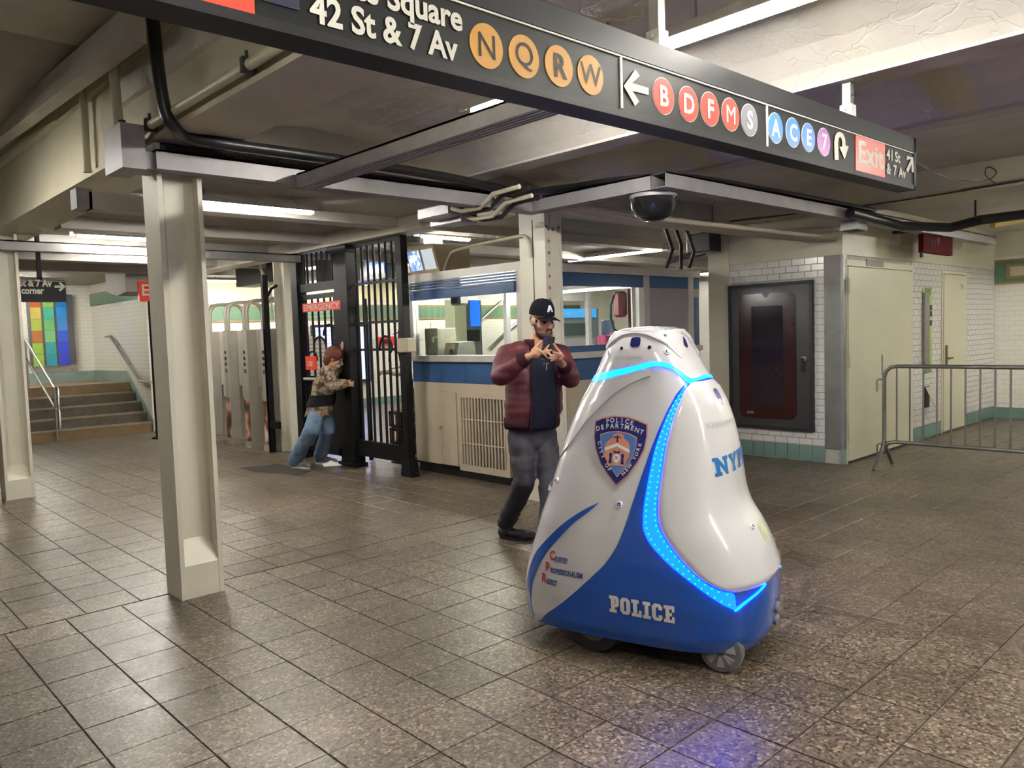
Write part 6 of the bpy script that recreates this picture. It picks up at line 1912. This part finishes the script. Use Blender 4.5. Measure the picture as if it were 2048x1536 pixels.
def limb(mb, pts, rs, seg=14):
    """tapered chain with round joints"""
    pts = [Vector(p) for p in pts]
    for p, q, r0, r1 in zip(pts, pts[1:], rs, rs[1:]):
        mb.tube([p, p.lerp(q, 0.5), q], [r0, (r0 + r1) / 2, r1], seg)
    for p, r in zip(pts, rs):
        mb.ball(p, r, seg, 8)
    return mb


def loft(mb, rings, seg=28):
    """rings: (centre, right vector, half width, forward vector, half depth)"""
    vs, fs = [], []
    for c, rv, w, fv, d in rings:
        for k in range(seg):
            t = 2 * pi * k / seg
            vs.append(Vector(c) + rv * w * cos(t) + fv * d * sin(t))
    for i in range(len(rings) - 1):
        for k in range(seg):
            k2 = (k + 1) % seg
            fs.append((i * seg + k, i * seg + k2, (i + 1) * seg + k2, (i + 1) * seg + k))
    fs.append(tuple(range(seg))[::-1]); fs.append(tuple((len(rings) - 1) * seg + k for k in range(seg)))
    return mb.add(vs, fs)


def frame(fwd_, up_):
    f = Vector(fwd_).normalized(); u = Vector(up_); u = (u - f * u.dot(f)).normalized(); r = f.cross(u)
    return r, f, u                      # r is the person's right


M_SKIN = mat('skin_tan', (0.50, 0.27, 0.165), 0.5, vary=0.10, scale=14)
M_SKIN2 = mat('skin_dark', (0.30, 0.14, 0.09), 0.5, vary=0.12, scale=14)
M_HAIR = mat('hair_black', (0.020, 0.014, 0.012), 0.6)
M_LIP = mat('lip', (0.40, 0.15, 0.12), 0.5)
M_EYE = mat('eye_dark', (0.015, 0.010, 0.010), 0.2)


def head_blob(mb, c, r, f, u, k=1.0):
    def P(x, y, z): return c + (r * x + f * y + u * z) * k
    R3 = Matrix((r, f, u)).transposed()
    def E(x, y, z, a, b, d): mb.ball(P(x, y, z), (a * k, b * k, d * k), 18, 12, R3)
    E(0, -.012, .035, .077, .096, .088); E(0, .022, -.025, .066, .078, .095); E(0, .033, -.082, .053, .053, .046)
    E(0, .078, -.107, .024, .018, .018); E(0, .080, .020, .054, .022, .013)
    for s in (-1, 1):
        E(s * .042, .058, -.030, .031, .030, .030); E(s * .078, -.006, -.010, .012, .026, .034); E(s * .050, .02, -.088, .018, .032, .026)
        E(s * .013, .108, -.040, .009, .010, .008)
    limb(mb, [P(0, .094, .012), P(0, .108, -.018), P(0, .120, -.037)], [.010 * k, .011 * k, .014 * k], 10)
    E(0, .094, -.062, .023, .013, .008); E(0, .092, -.078, .020, .013, .008)
    return P, R3


def hand(mb, wrist, palm, tips, thumb_tip, n, width=0.020, k=1.0, bend=0.25):
    """wrist -> palm centre; tips: four finger tips; n: back-of-hand direction the knuckles bend to"""
    wrist, palm, n = Vector(wrist), Vector(palm), Vector(n).normalized()
    d = (palm - wrist).normalized(); s = d.cross(n).normalized()
    R3 = Matrix((s, d, n)).transposed()
    mb.ball(palm, (0.040 * k, 0.046 * k, 0.016 * k), 14, 9, R3)
    limb(mb, [wrist, palm], [0.026 * k, 0.024 * k], 10)
    for i, t in enumerate(tips):
        t = Vector(t)
        root = palm + d * 0.030 * k + s * width * k * (1.5 - i)
        k1 = root.lerp(t, 0.40) + n * 0.022 * k * bend * 2
        k2 = root.lerp(t, 0.74) + n * 0.016 * k * bend * 2
        limb(mb, [root, k1, k2, t], [0.0105 * k, 0.0095 * k, 0.0088 * k, 0.0072 * k], 9)
    tt = Vector(thumb_tip)
    r0 = palm - d * 0.018 * k + s * 0.030 * k * (1 if (tt - palm).dot(s) > 0 else -1)
    limb(mb, [palm, r0, r0.lerp(tt, 0.5) + n * 0.006, tt], [0.016 * k, 0.0135 * k, 0.0115 * k, 0.009 * k], 10)


CF = CAM_M.col[1]; CR = CAM_M.col[0]; CU = CAM_M.col[2]

# ------------------------------------------------------------------ man in the maroon jacket
man = thing('person', 'person in maroon jacket and black cap looking down at a phone', 'person')
FD = Vector((-0.30, -0.95, 0)).normalized()
RD, FD, UD = frame(FD, (0, 0, 1))
pel = deep(1064, 866, 5.86); che = deep(1068, 752, 5.84); nk = deep(1070, 697, 5.87)
hc = deep(1084, 641, 5.82)
HF = Vector((-0.20, -0.93, 0)).normalized() + Vector((0, 0, -0.16))
hr_, hf_, hu_ = frame(HF, (0, 0, 1))
rsh, rel, rwr = deep(1015, 709, 5.80), deep(1001, 752, 5.62), deep(1056, 714, 5.46)
lsh, lel, lwr = deep(1121, 710, 5.98), deep(1141, 757, 5.82), deep(1125, 728, 5.56)
rhip, rkn = deep(1043, 872, 5.83), deep(1050, 958, 5.72)
ran = at(1013, 1047, z=0.115)
lhip, lkn = deep(1086, 872, 5.93), deep(1100, 958, 5.68)
lan = deep(1094, 1040, 5.52); lan.z = 0.11

body = MB()
Phd, RH3 = head_blob(body, hc, hr_, hf_, hu_)
limb(body, [Phd(0, -0.01, -0.05), nk + Vector((0, 0, -0.02))], [0.056, 0.062], 16)
loft(body, [(pel + Vector((0, 0, -0.06)), RD, 0.14, FD, 0.10), (pel + Vector((0, 0, 0.1)), RD, 0.15, FD, 0.11), (che, RD, 0.16, FD, 0.11), (nk + Vector((0, 0, -0.06)), RD, 0.13, FD, 0.08), (nk, RD, 0.06, FD, 0.06)])
limb(body, [rsh, rel, rwr], [0.045, 0.040, 0.028]); limb(body, [lsh, lel, lwr], [0.045, 0.040, 0.028])
limb(body, [rhip, rkn, ran], [0.075, 0.052, 0.038]); limb(body, [lhip, lkn, lan], [0.075, 0.052, 0.038])
pdep = 5.405
rt = [deep(1098, 690, 5.372), deep(1103, 700, 5.372), deep(1101, 708, 5.378), deep(1095, 715, 5.39)]
hand(body, rwr, deep(1072, 707, 5.425), rt, deep(1083, 682, 5.43), -CF, 0.017, 0.95)
lt = [deep(1106, 704, 5.375), deep(1100, 711, 5.375), deep(1099, 717, 5.38), deep(1102, 722, 5.39)]
hand(body, lwr, deep(1118, 716, 5.45), lt, deep(1107, 688, 5.40), -CF, 0.016, 0.95)
remesh_obj('body', body, 0.0055, M_SKIN, man, 3)

M_JACKET = mat('jacket_maroon', (0.105, 0.018, 0.026), 0.6, vary=0.25, scale=7)
M_RIB = mat('jacket_rib', (0.030, 0.008, 0.014), 0.85, spec=0.15)
M_SHIRT = mat('shirt_navy_black', (0.006, 0.007, 0.016), 0.8, spec=0.2)
M_TROUSER = mat('trouser_grey', (0.024, 0.023, 0.033), 0.75, vary=0.3, scale=6)
hem = deep(1064, 846, 5.86)
TOR = [(hem, 0.205, 0.165, 0.0), (hem.lerp(che, 0.25), 0.225, 0.180, 0.012), (hem.lerp(che, 0.55), 0.225, 0.175, 0.012), (hem.lerp(che, 0.85), 0.220, 0.160, 0.0), (che + Vector((0, 0, 0.06)), 0.215, 0.145, -0.005),
       (nk + Vector((0, 0, -0.055)), 0.175, 0.115, -0.01), (nk + Vector((0, 0, -0.01)), 0.088, 0.082, -0.005)]
jk = MB()
loft(jk, [(c + FD * o, RD, w, FD, d) for c, w, d, o in TOR])
limb(jk, [rsh, rsh.lerp(rel, 0.55) + FD * -0.01, rel, rel.lerp(rwr, 0.5) + Vector((0, 0, -0.012)), rwr.lerp(rel, 0.16)], [0.082, 0.080, 0.074, 0.064, 0.048])
limb(jk, [lsh, lsh.lerp(lel, 0.55), lel, lel.lerp(lwr, 0.5) + Vector((0, 0, -0.01)), lwr.lerp(lel, 0.18)], [0.082, 0.078, 0.072, 0.060, 0.046])
limb(jk, [rsh.lerp(nk, 0.5) + Vector((0, 0, 0.012)), rsh], [0.07, 0.08]); limb(jk, [lsh.lerp(nk, 0.5) + Vector((0, 0, 0.012)), lsh], [0.07, 0.08])
jacket = remesh_obj('jacket', jk, 0.010, M_JACKET, man, 5, 0.011, 9.0)
for a, b in ((rwr, rel), (lwr, lel)):
    limb(MB(), [a, b], [0, 0])
    MB().tube([a + (b - a) * 0.02, a + (b - a) * 0.10, a + (b - a) * 0.22], [0.040, 0.050, 0.057], 18).build('cuff', M_RIB, jacket, True)
# hem rib and collar
vs, fs = [], []


def ring_part(rows, t0, t1, n, name, material, parent):
    vs, fs = [], []
    for c, w, d, o in rows:
        for k in range(n + 1):
            t = t0 + (t1 - t0) * k / n
            vs.append(c + FD * o + RD * w * cos(t) + FD * d * sin(t))
    for i in range(len(rows) - 1):
        for k in range(n):
            fs.append((i * (n + 1) + k, i * (n + 1) + k + 1, (i + 1) * (n + 1) + k + 1, (i + 1) * (n + 1) + k))
    ob = MB().add(vs, fs).build(name, material, parent, True)
    md = ob.modifiers.new('t', 'SOLIDIFY'); md.thickness = 0.006; md.offset = 0
    return ob


def grow(row, g, dz=0.0):
    c, w, d, o = row
    return (c + Vector((0, 0, dz)), w + g, d + g, o)


TA, TB = radians(64), radians(118)
ring_part([grow(TOR[0], 0.004, -0.03), grow(TOR[0], 0.012, 0.0), grow(TOR[0], 0.010, 0.045)], TB, TA + 2 * pi, 40, 'hem_rib', M_RIB, jacket)
ring_part([grow(TOR[-1], 0.010, -0.012), grow(TOR[-1], -0.004, 0.035), grow(TOR[-1], -0.010, 0.080)], TB, TA + 2 * pi, 30, 'collar', M_RIB, jacket)
# shirt front seen in the open jacket, zip edges
rowsS = [grow(TOR[0], 0.012, -0.035)] + [grow(r_, 0.012) for r_ in TOR[:-1]] + [grow(TOR[-1], 0.008)]
ring_part(rowsS, TA, TB, 16, 'shirt_front', M_SHIRT, man)
for t in (TA, TB):
    MB().tube([r_[0] + FD * r_[3] + RD * r_[1] * cos(t) + FD * r_[2] * sin(t) for r_ in [grow(q, 0.015) for q in rowsS]], 0.006, 8).build('zip_edge', M_RIB, jacket, True)
lg = MB()
loft(lg, [(pel + Vector((0, 0, 0.10)), RD, 0.175, FD, 0.135), (pel + Vector((0, 0, 0.0)), RD, 0.182, FD, 0.14), (pel + Vector((0, 0, -0.10)), RD, 0.17, FD, 0.13)])
limb(lg, [rhip, rhip.lerp(rkn, 0.5), rkn, rkn.lerp(ran, 0.5), ran + Vector((0, 0, 0.02))], [0.108, 0.100, 0.082, 0.074, 0.070])
limb(lg, [lhip, lhip.lerp(lkn, 0.5), lkn, lkn.lerp(lan, 0.5), lan + Vector((0, 0, 0.02))], [0.108, 0.100, 0.082, 0.074, 0.070])
remesh_obj('trousers', lg, 0.010, M_TROUSER, man, 4, 0.011, 10.0)
M_SHOE = mat('boot_black', (0.014, 0.013, 0.014), 0.55)


def shoe(parent, ankle, toe_dir, length, material, sole=None, k=1.0, name='shoe'):
    d = Vector((toe_dir[0], toe_dir[1], 0)).normalized(); s = Vector((-d.y, d.x, 0))
    a = Vector((ankle[0], ankle[1], 0))
    mb = MB()
    R3 = Matrix((d, s, Vector((0, 0, 1)))).transposed()
    mb.ball(a + d * (-0.01) + Vector((0, 0, 0.05)), (0.055 * k, 0.042 * k, 0.05), 14, 9, R3)
    mb.ball(a + d * length * 0.33 + Vector((0, 0, 0.045)), (0.08 * k, 0.046 * k, 0.042), 14, 9, R3)
    mb.ball(a + d * length * 0.62 + Vector((0, 0, 0.036)), (0.065 * k, 0.046 * k, 0.034), 14, 9, R3)
    limb(mb, [a + Vector((0, 0, 0.06)), Vector(ankle) + Vector((0, 0, 0.03))], [0.046, 0.050])
    o = remesh_obj(name, mb, 0.007, material, parent, 3)
    pts = []
    for t in range(20):
        an = 2 * pi * t / 20
        x = length * 0.30 + (length * 0.5 + 0.005) * cos(an); y = 0.048 * k * sin(an)
        p = a + d * x + s * y
        pts.append((p.x, p.y))
    MB().prism(pts, 'z', 0.0, 0.024).build('sole', sole or M_BLACK, o)
    return o


tdir = (CR * 0.86 - CF * 0.35)
shoe(man, ran, tdir, 0.29, M_SHOE, None, 1.2)
shoe(man, lan, tdir, 0.29, M_SHOE, None, 1.2)
# beard, brows, eyes, lips, cap
bd = MB()
def EB(mb, x, y, z, a, b, d): mb.ball(Phd(x, y, z), (a, b, d), 16, 10, RH3)
EB(bd, 0, .034, -.096, .056, .056, .038); EB(bd, 0, .078, -.108, .027, .021, .020)
for s in (-1, 1):
    limb(bd, [Phd(s * .070, .006, -.015), Phd(s * .064, .022, -.055), Phd(s * .054, .036, -.088)], [.010, .013, .018], 10)
limb(bd, [Phd(-.026, .098, -.068), Phd(-.016, .107, -.054), Phd(0, .112, -.051), Phd(.016, .107, -.054), Phd(.026, .098, -.068)], [.005, .006, .006, .006, .005], 8)
remesh_obj('beard', bd, 0.005, mat('beard_black', (0.055, 0.030, 0.022), 0.8), man, 2)
MB().ball(Phd(0, .101, -.066), (.019, .010, .005), 12, 8, RH3).ball(Phd(0, .099, -.076), (.017, .010, .006), 12, 8, RH3).build('lips', M_LIP, man, True)
for s in (-1, 1):
    MB().ball(Phd(s * .031, .083, -.004), (.017, .012, .009), 12, 8, RH3).build('eye', M_EYE, man, True)
    MB().tube([Phd(s * .012, .099, .016), Phd(s * .030, .097, .021), Phd(s * .050, .084, .016)], [.005, .006, .003], 8).build('eyebrow', M_HAIR, man, True)
EB(MB(), 0, 0, 0, 1, 1, 1)
hb = MB(); EB(hb, 0, -.020, .005, .0805, .092, .070)
remesh_obj('hair', hb, 0.006, M_HAIR, man, 1)
cap_vs, cap_fs = [], []
for i in range(13):
    e = pi / 2 * i / 12
    for k in range(32):
        t = 2 * pi * k / 32
        wz = 0.118 * sin(e)
        fr_ = max(0.0, sin(t))
        rr = cos(e) ** 0.72
        cap_vs.append(Phd(.090 * rr * cos(t), -.008 + .110 * rr * sin(t), .043 + wz + 0.014 * fr_ * (sin(2 * e))))
for i in range(12):
    for k in range(32):
        k2 = (k + 1) % 32
        cap_fs.append((i * 32 + k, i * 32 + k2, (i + 1) * 32 + k2, (i + 1) * 32 + k))
M_CAP = mat('cap_black', (0.006, 0.007, 0.011), 0.85, spec=0.12)
cap = MB().add(cap_vs, cap_fs).build('cap', M_CAP, man, True)
bv, bf = [], []
for i in range(9):
    for k in range(17):
        t = -1 + 2 * k / 16
        y0 = .098 * sqrt(max(0, 1 - (t * 0.86) ** 2)); y1 = .098 + .078 * sqrt(max(0, 1 - t * t * 0.96))
        y = y0 + (y1 - y0) * i / 8
        bv.append(Phd(t * .082, y, .046 - .020 * t * t - .018 * (i / 8)))
for i in range(8):
    for k in range(16):
        bf.append((i * 17 + k, i * 17 + k + 1, (i + 1) * 17 + k + 1, (i + 1) * 17 + k))
br_ = MB().add(bv, bf).build('brim', M_CAP, cap, True)
md = br_.modifiers.new('t', 'SOLIDIFY'); md.thickness = 0.005
MB().ball(Phd(0, -.008, .162), (.007, .007, .004), 10, 6, RH3).build('button', M_CAP, cap, True)
lp = [(-.026, 0), (-.010, 0), (-.007, .012), (.007, .012), (.010, 0), (.026, 0), (.009, .048), (-.009, .048)]
def cap_front(x, z, off):
    e = math.asin(min(1, max(0, (z - .043) / .128)))
    rr = cos(e) ** 0.72
    xx = min(.999, abs(x) / (.090 * rr))
    return Phd(x, -.008 + (.110 * rr) * sqrt(1 - xx * xx) + off, z)
me = bpy.data.meshes.new('cap_emblem'); me.from_pydata([cap_front(x, .075 + z, .006) for x, z in lp], [], [(0, 1, 2, 7), (2, 3, 6, 7), (3, 4, 5, 6)]); me.materials.append(mat('emblem_ice', (0.45, 0.55, 0.66), 0.5))
link('cap_emblem', me, cap)
me = bpy.data.meshes.new('cap_emblem_core'); me.from_pydata([cap_front(x, .075 + z, .0075) for x, z in ((-.006, .012), (.006, .012), (.003, .021), (-.003, .021))], [], [(0, 1, 2, 3)]); me.materials.append(M_RRED)
link('cap_emblem_core', me, cap)
# necklace with cross, ring
M_SILVER = mat('silver', (0.75, 0.74, 0.70), 0.2, 1.0)
cx = deep(1092, 727, 5.50)
ncl = MB().tube([nk + FD * 0.09 + RD * 0.07 + Vector((0, 0, -.02)), deep(1072, 712, 5.52), deep(1090, 720, 5.50)], 0.003, 6).build('necklace', M_SILVER, man)
MB().box(cx + Vector((-.004, -.004, -.045)), cx + Vector((.004, .004, .012))).add([cx + CR * -0.018 + CU * -0.004, cx + CR * 0.018 + CU * -0.004, cx + CR * 0.018 + CU * 0.005, cx + CR * -0.018 + CU * 0.005], [(0, 1, 2, 3)]).build('cross', M_SILVER, ncl)
base(man, Vector((pel.x, pel.y, 0)))
ph = thing('smartphone', 'black smartphone held up in both hands', 'phone')
pcn = deep(1096, 694, 5.408)
pu = (CU * 0.96 + CR * 0.16 + CF * 0.25).normalized(); pr = (CR - pu * CR.dot(pu)).normalized(); pn = pr.cross(pu)
bm = bmesh.new(); bmesh.ops.create_cube(bm, size=1)
for v in bm.verts:
    v.co = pcn + pr * v.co.x * 0.078 + pu * v.co.y * 0.158 + pn * v.co.z * 0.010
bmesh.ops.bevel(bm, geom=bm.edges[:], offset=0.003, segments=2, affect='EDGES')
me = bpy.data.meshes.new('case'); bm.to_mesh(me); bm.free(); me.materials.append(mat('phone_black', (0.006, 0.006, 0.008), 0.6, spec=0.1))
link('case', me, ph)
oc_ = pcn + pu * 0.052 + pr * (-0.02) + (pn if pn.dot(CF) < 0 else -pn) * 0.005
MB().lathe([(0.009, 0), (0.009, 0.002)], oc_, (pn if pn.dot(CF) < 0 else -pn), 14).lathe([(0.009, 0), (0.009, 0.002)], oc_ - pu * 0.022, (pn if pn.dot(CF) < 0 else -pn), 14).build('camera_lens', M_NAVY, ph)
base(ph, pcn)

# ------------------------------------------------------------------ person in jeans and camouflage at the gate
def camo_mat():
    m = mat('camouflage', (0.2, 0.16, 0.10), 0.7)
    nt = m.node_tree; b = nt.nodes['Principled BSDF']
    tc = node(nt, 'ShaderNodeTexCoord'); no = node(nt, 'ShaderNodeTexNoise'); no.inputs['Scale'].default_value = 16; no.inputs['Detail'].default_value = 2
    rp = node(nt, 'ShaderNodeValToRGB'); rp.color_ramp.interpolation = 'CONSTANT'
    els = [(0.0, (0.05, 0.035, 0.02)), (0.42, (0.17, 0.11, 0.06)), (0.50, (0.30, 0.24, 0.16)), (0.58, (0.12, 0.09, 0.05)), (0.64, (0.40, 0.34, 0.25))]
    while len(rp.color_ramp.elements) < len(els): rp.color_ramp.elements.new(0.5)
    for e, (p, c) in zip(rp.color_ramp.elements, els): e.position = p; e.color = (*c, 1)
    nt.links.new(tc.outputs['Object'], no.inputs['Vector']); nt.links.new(no.outputs['Fac'], rp.inputs[0]); nt.links.new(rp.outputs[0], b.inputs['Base Color'])
    return m


M_CAMO = camo_mat()
M_JEANS = mat('jeans_blue', (0.085, 0.140, 0.230), 0.75, color2=(0.13, 0.20, 0.31), scale=7)
p2 = thing('person', 'person in blue jeans and camouflage jacket pushing against the black gate', 'person')
D2 = 9.55
F2 = Vector((0.62, -0.60, 0)).normalized()
R2, F2, _ = frame(F2, (0, 0, 1))
pel2 = deep(641, 815, D2); che2 = deep(652, 762, D2); nk2 = deep(662, 738, D2 - 0.02); hd2 = deep(669, 716, D2 - 0.03)
h2r, h2f, h2u = frame(F2 + Vector((0, 0, -0.45)), F2 * 0.35 + Vector((0, 0, 1)))
ra, la = at(590, 920, z=0.10), at(640, 912, z=0.10)
rk2, lk2 = deep(624, 860, D2 - 0.20), deep(656, 862, D2 + 0.05)
rs2, ls2 = deep(652, 745, D2 - 0.17), deep(662, 748, D2 + 0.17)
re2, rw2 = deep(666, 772, D2 - 0.22), deep(688, 768, D2 - 0.14)
le2, lw2 = deep(684, 728, D2 + 0.12), deep(685, 700, D2 + 0.04)
b2_ = MB()
P2, RH2 = head_blob(b2_, hd2, h2r, h2f, h2u, 0.98)
limb(b2_, [P2(0, -.01, -.05), nk2], [0.052, 0.058])
loft(b2_, [(pel2, R2, 0.13, F2, 0.10), (che2, R2, 0.15, F2, 0.10), (nk2, R2, 0.07, F2, 0.06)])
limb(b2_, [rs2, re2, rw2], [0.045, 0.036, 0.028]); limb(b2_, [ls2, le2, lw2], [0.045, 0.036, 0.028])
limb(b2_, [deep(635, 818, D2 - 0.08), rk2, ra], [0.07, 0.05, 0.035]); limb(b2_, [deep(648, 818, D2 + 0.08), lk2, la], [0.07, 0.05, 0.035])
hand(b2_, rw2, deep(697, 768, D2 - 0.10), [deep(707, 762 + 4 * i, D2 - 0.05) for i in range(4)], deep(701, 760, D2 - 0.10), -CF, 0.018)
hand(b2_, lw2, deep(687, 691, D2 + 0.02), [deep(690 + 3 * i, 680, D2 + 0.04) for i in range(4)], deep(696, 692, D2 + 0.02), -CF, 0.018)
remesh_obj('body', b2_, 0.007, M_SKIN, p2, 3)
j2_ = MB()
loft(j2_, [(deep(637, 832, D2), R2, 0.185, F2, 0.165), (pel2, R2, 0.18, F2, 0.16), (pel2.lerp(che2, 0.5), R2, 0.17, F2, 0.15), (che2, R2, 0.20, F2, 0.15), (che2.lerp(nk2, 0.7), R2, 0.17, F2, 0.12), (nk2, R2, 0.09, F2, 0.08)])
limb(j2_, [rs2, re2, rw2], [0.085, 0.078, 0.058]); limb(j2_, [ls2, le2, lw2.lerp(le2, 0.2)], [0.085, 0.072, 0.055])
remesh_obj('jacket', j2_, 0.012, M_CAMO, p2, 4, 0.008, 9.0)
mb = MB(); loft(mb, [(pel2 + Vector((0, 0, 0.03)), R2, 0.192, F2, 0.172), (pel2.lerp(che2, 0.25), R2, 0.186, F2, 0.166), (pel2.lerp(che2, 0.5), R2, 0.182, F2, 0.160)])
mb.build('waist_pack', mat('black_nylon', (0.008, 0.008, 0.009), 0.8, spec=0.15), p2, True)
l2_ = MB()
loft(l2_, [(deep(638, 818, D2), R2, 0.165, F2, 0.14), (deep(637, 832, D2), R2, 0.165, F2, 0.14)])
limb(l2_, [deep(633, 828, D2 - 0.08), rk2, ra + Vector((0, 0, 0.0))], [0.105, 0.095, 0.085]); limb(l2_, [deep(648, 828, D2 + 0.08), lk2, la + Vector((0, 0, 0.0))], [0.105, 0.092, 0.082])
remesh_obj('jeans', l2_, 0.012, M_JEANS, p2, 4, 0.010, 9.0)
M_SNK = mat('sneaker', (0.30, 0.25, 0.22), 0.6, vary=0.4, scale=20)
shoe(p2, ra, CR * 0.95 - CF * 0.3, 0.26, M_SNK, M_LETTER); shoe(p2, la, CR * 0.95 - CF * 0.1, 0.26, M_SNK, M_LETTER)
hh = MB()
hh.ball(P2(0, -.022, .038), (.102, .116, .106), 18, 12, RH2); hh.ball(P2(0, -.065, -.03), (.092, .062, .095), 16, 10, RH2)
remesh_obj('hair', hh, 0.007, mat('hair_auburn', (0.15, 0.038, 0.024), 0.7, vary=0.4, scale=30), p2, 2, 0.006, 40)
MB().ball(P2(0, .062, -.070), (.046, .048, .034), 14, 9, RH2).build('face_mask', mat('mask_pale', (0.50, 0.48, 0.46), 0.7), p2, True)
for s in (-1, 1):
    MB().ball(P2(s * .031, .084, 0), (.014, .010, .007), 10, 6, RH2).build('eye', M_EYE, p2, True)
base(p2, Vector((pel2.x, pel2.y, 0)))

# ------------------------------------------------------------------ person beyond the bars
p3 = thing('person', 'person in pale shirt and dark cap half hidden behind the fence bars', 'person')
o3 = Vector((6.06, 8.36, 0))
F3 = Vector((-0.85, 0.45, 0)).normalized(); R3_, F3, _ = frame(F3, (0, 0, 1))
def Q(r, f, z): return o3 + R3_ * r + F3 * f + Vector((0, 0, z))
b3 = MB()
h3r, h3f, h3u = frame(F3 + Vector((0, 0, -0.2)), (0, 0, 1))
P3, RH3b = head_blob(b3, Q(0, 0.06, 1.60), h3r, h3f, h3u)
limb(b3, [Q(0, 0.05, 1.55), Q(0, 0, 1.42)], [0.052, 0.06])
loft(b3, [(Q(0, 0, 0.92), R3_, 0.13, F3, 0.1), (Q(0, 0, 1.25), R3_, 0.15, F3, 0.1), (Q(0, 0, 1.43), R3_, 0.07, F3, 0.06)])
for s in (-1, 1):
    limb(b3, [Q(s * .17, 0, 1.36), Q(s * .21, 0.06, 1.12), Q(s * .12, 0.30, 1.12)], [0.042, 0.036, 0.027])
    limb(b3, [Q(s * .09, 0, 0.90), Q(s * .10, 0.03, 0.50), Q(s * .10, -0.02, 0.10)], [0.07, 0.05, 0.036])
    hand(b3, Q(s * .12, 0.30, 1.12), Q(s * .10, 0.38, 1.12), [Q(s * .06, 0.42 + 0.0 * i, 1.14 - 0.02 * i) for i in range(4)], Q(s * .06, 0.36, 1.16), Vector((0, 0, 1)), 0.018)
remesh_obj('body', b3, 0.008, M_SKIN2, p3, 3)
s3 = MB()
loft(s3, [(Q(0, 0, 0.88), R3_, 0.18, F3, 0.14), (Q(0, 0.01, 1.1), R3_, 0.18, F3, 0.14), (Q(0, 0, 1.30), R3_, 0.19, F3, 0.13), (Q(0, 0, 1.42), R3_, 0.09, F3, 0.08)])
for s in (-1, 1):
    limb(s3, [Q(s * .17, 0, 1.36), Q(s * .21, 0.06, 1.12), Q(s * .14, 0.24, 1.12)], [0.075, 0.066, 0.050])
remesh_obj('shirt', s3, 0.013, mat('shirt_pale', (0.55, 0.52, 0.46), 0.8), p3, 4, 0.008, 9)
t3 = MB()
loft(t3, [(Q(0, 0, 0.95), R3_, 0.16, F3, 0.13), (Q(0, 0, 0.85), R3_, 0.16, F3, 0.13)])
for s in (-1, 1):
    limb(t3, [Q(s * .09, 0, 0.88), Q(s * .10, 0.03, 0.50), Q(s * .10, -0.02, 0.10)], [0.10, 0.085, 0.075])
remesh_obj('trousers', t3, 0.013, mat('trouser_black', (0.02, 0.02, 0.025), 0.7), p3, 4, 0.008, 9)
for s in (-1, 1):
    shoe(p3, Q(s * .10, -0.02, 0.10), F3, 0.26, M_SHOE)
mb = MB()
mb.ball(P3(0, -.01, .045), (.086, .104, .088), 18, 12, RH3b); mb.ball(P3(0, .10, .045), (.065, .07, .010), 14, 8, RH3b)
remesh_obj('cap', mb, 0.007, mat('cap_navy', (0.02, 0.025, 0.06), 0.7), p3, 2)
base(p3, o3)
ct = thing('hand_cart', 'hand cart stacked with brown crates behind the fence bars', 'cart')
cp = Vector((5.50, 7.74, 0))
M_CRATE = mat('crate_brown', (0.10, 0.055, 0.030), 0.6, vary=0.3, scale=9)
for k in range(3):
    mb = MB(); z0 = 0.10 + 0.20 * k
    mb.box(cp + Vector((-0.16, -0.13, z0)), cp + Vector((0.16, 0.13, z0 + 0.025)))
    mb.box(cp + Vector((-0.16, -0.13, z0 + 0.15)), cp + Vector((0.16, 0.13, z0 + 0.19)))
    for sx in (-0.16, -0.05, 0.05, 0.13):
        mb.box(cp + Vector((sx, -0.13, z0)), cp + Vector((sx + 0.03, -0.115, z0 + 0.18))).box(cp + Vector((sx, 0.115, z0)), cp + Vector((sx + 0.03, 0.13, z0 + 0.18)))
    for sy in (-0.13, -0.03, 0.07, 0.10):
        mb.box(cp + Vector((-0.16, sy, z0)), cp + Vector((-0.145, sy + 0.03, z0 + 0.18))).box(cp + Vector((0.145, sy, z0)), cp + Vector((0.16, sy + 0.03, z0 + 0.18)))
    mb.build('crate', M_CRATE, ct)
MB().tube([cp + Vector((0.18, -0.1, 0.06)), cp + Vector((0.18, -0.1, 1.05)), cp + Vector((0.18, 0.1, 1.05)), cp + Vector((0.18, 0.1, 0.06))], 0.014, 8).build('frame', M_IRON, ct)
for s in (-1, 1):
    MB().lathe([(0.06, -0.02), (0.06, 0.02)], cp + Vector((0.18, 0.16 * s, 0.06)), (0, 1, 0), 18).build('wheel', M_RUB, ct)
MB().box(cp + Vector((-0.16, -0.12, 0.06)), cp + Vector((0.18, 0.12, 0.08))).build('toe_plate', M_IRON, ct)
base(ct, cp)
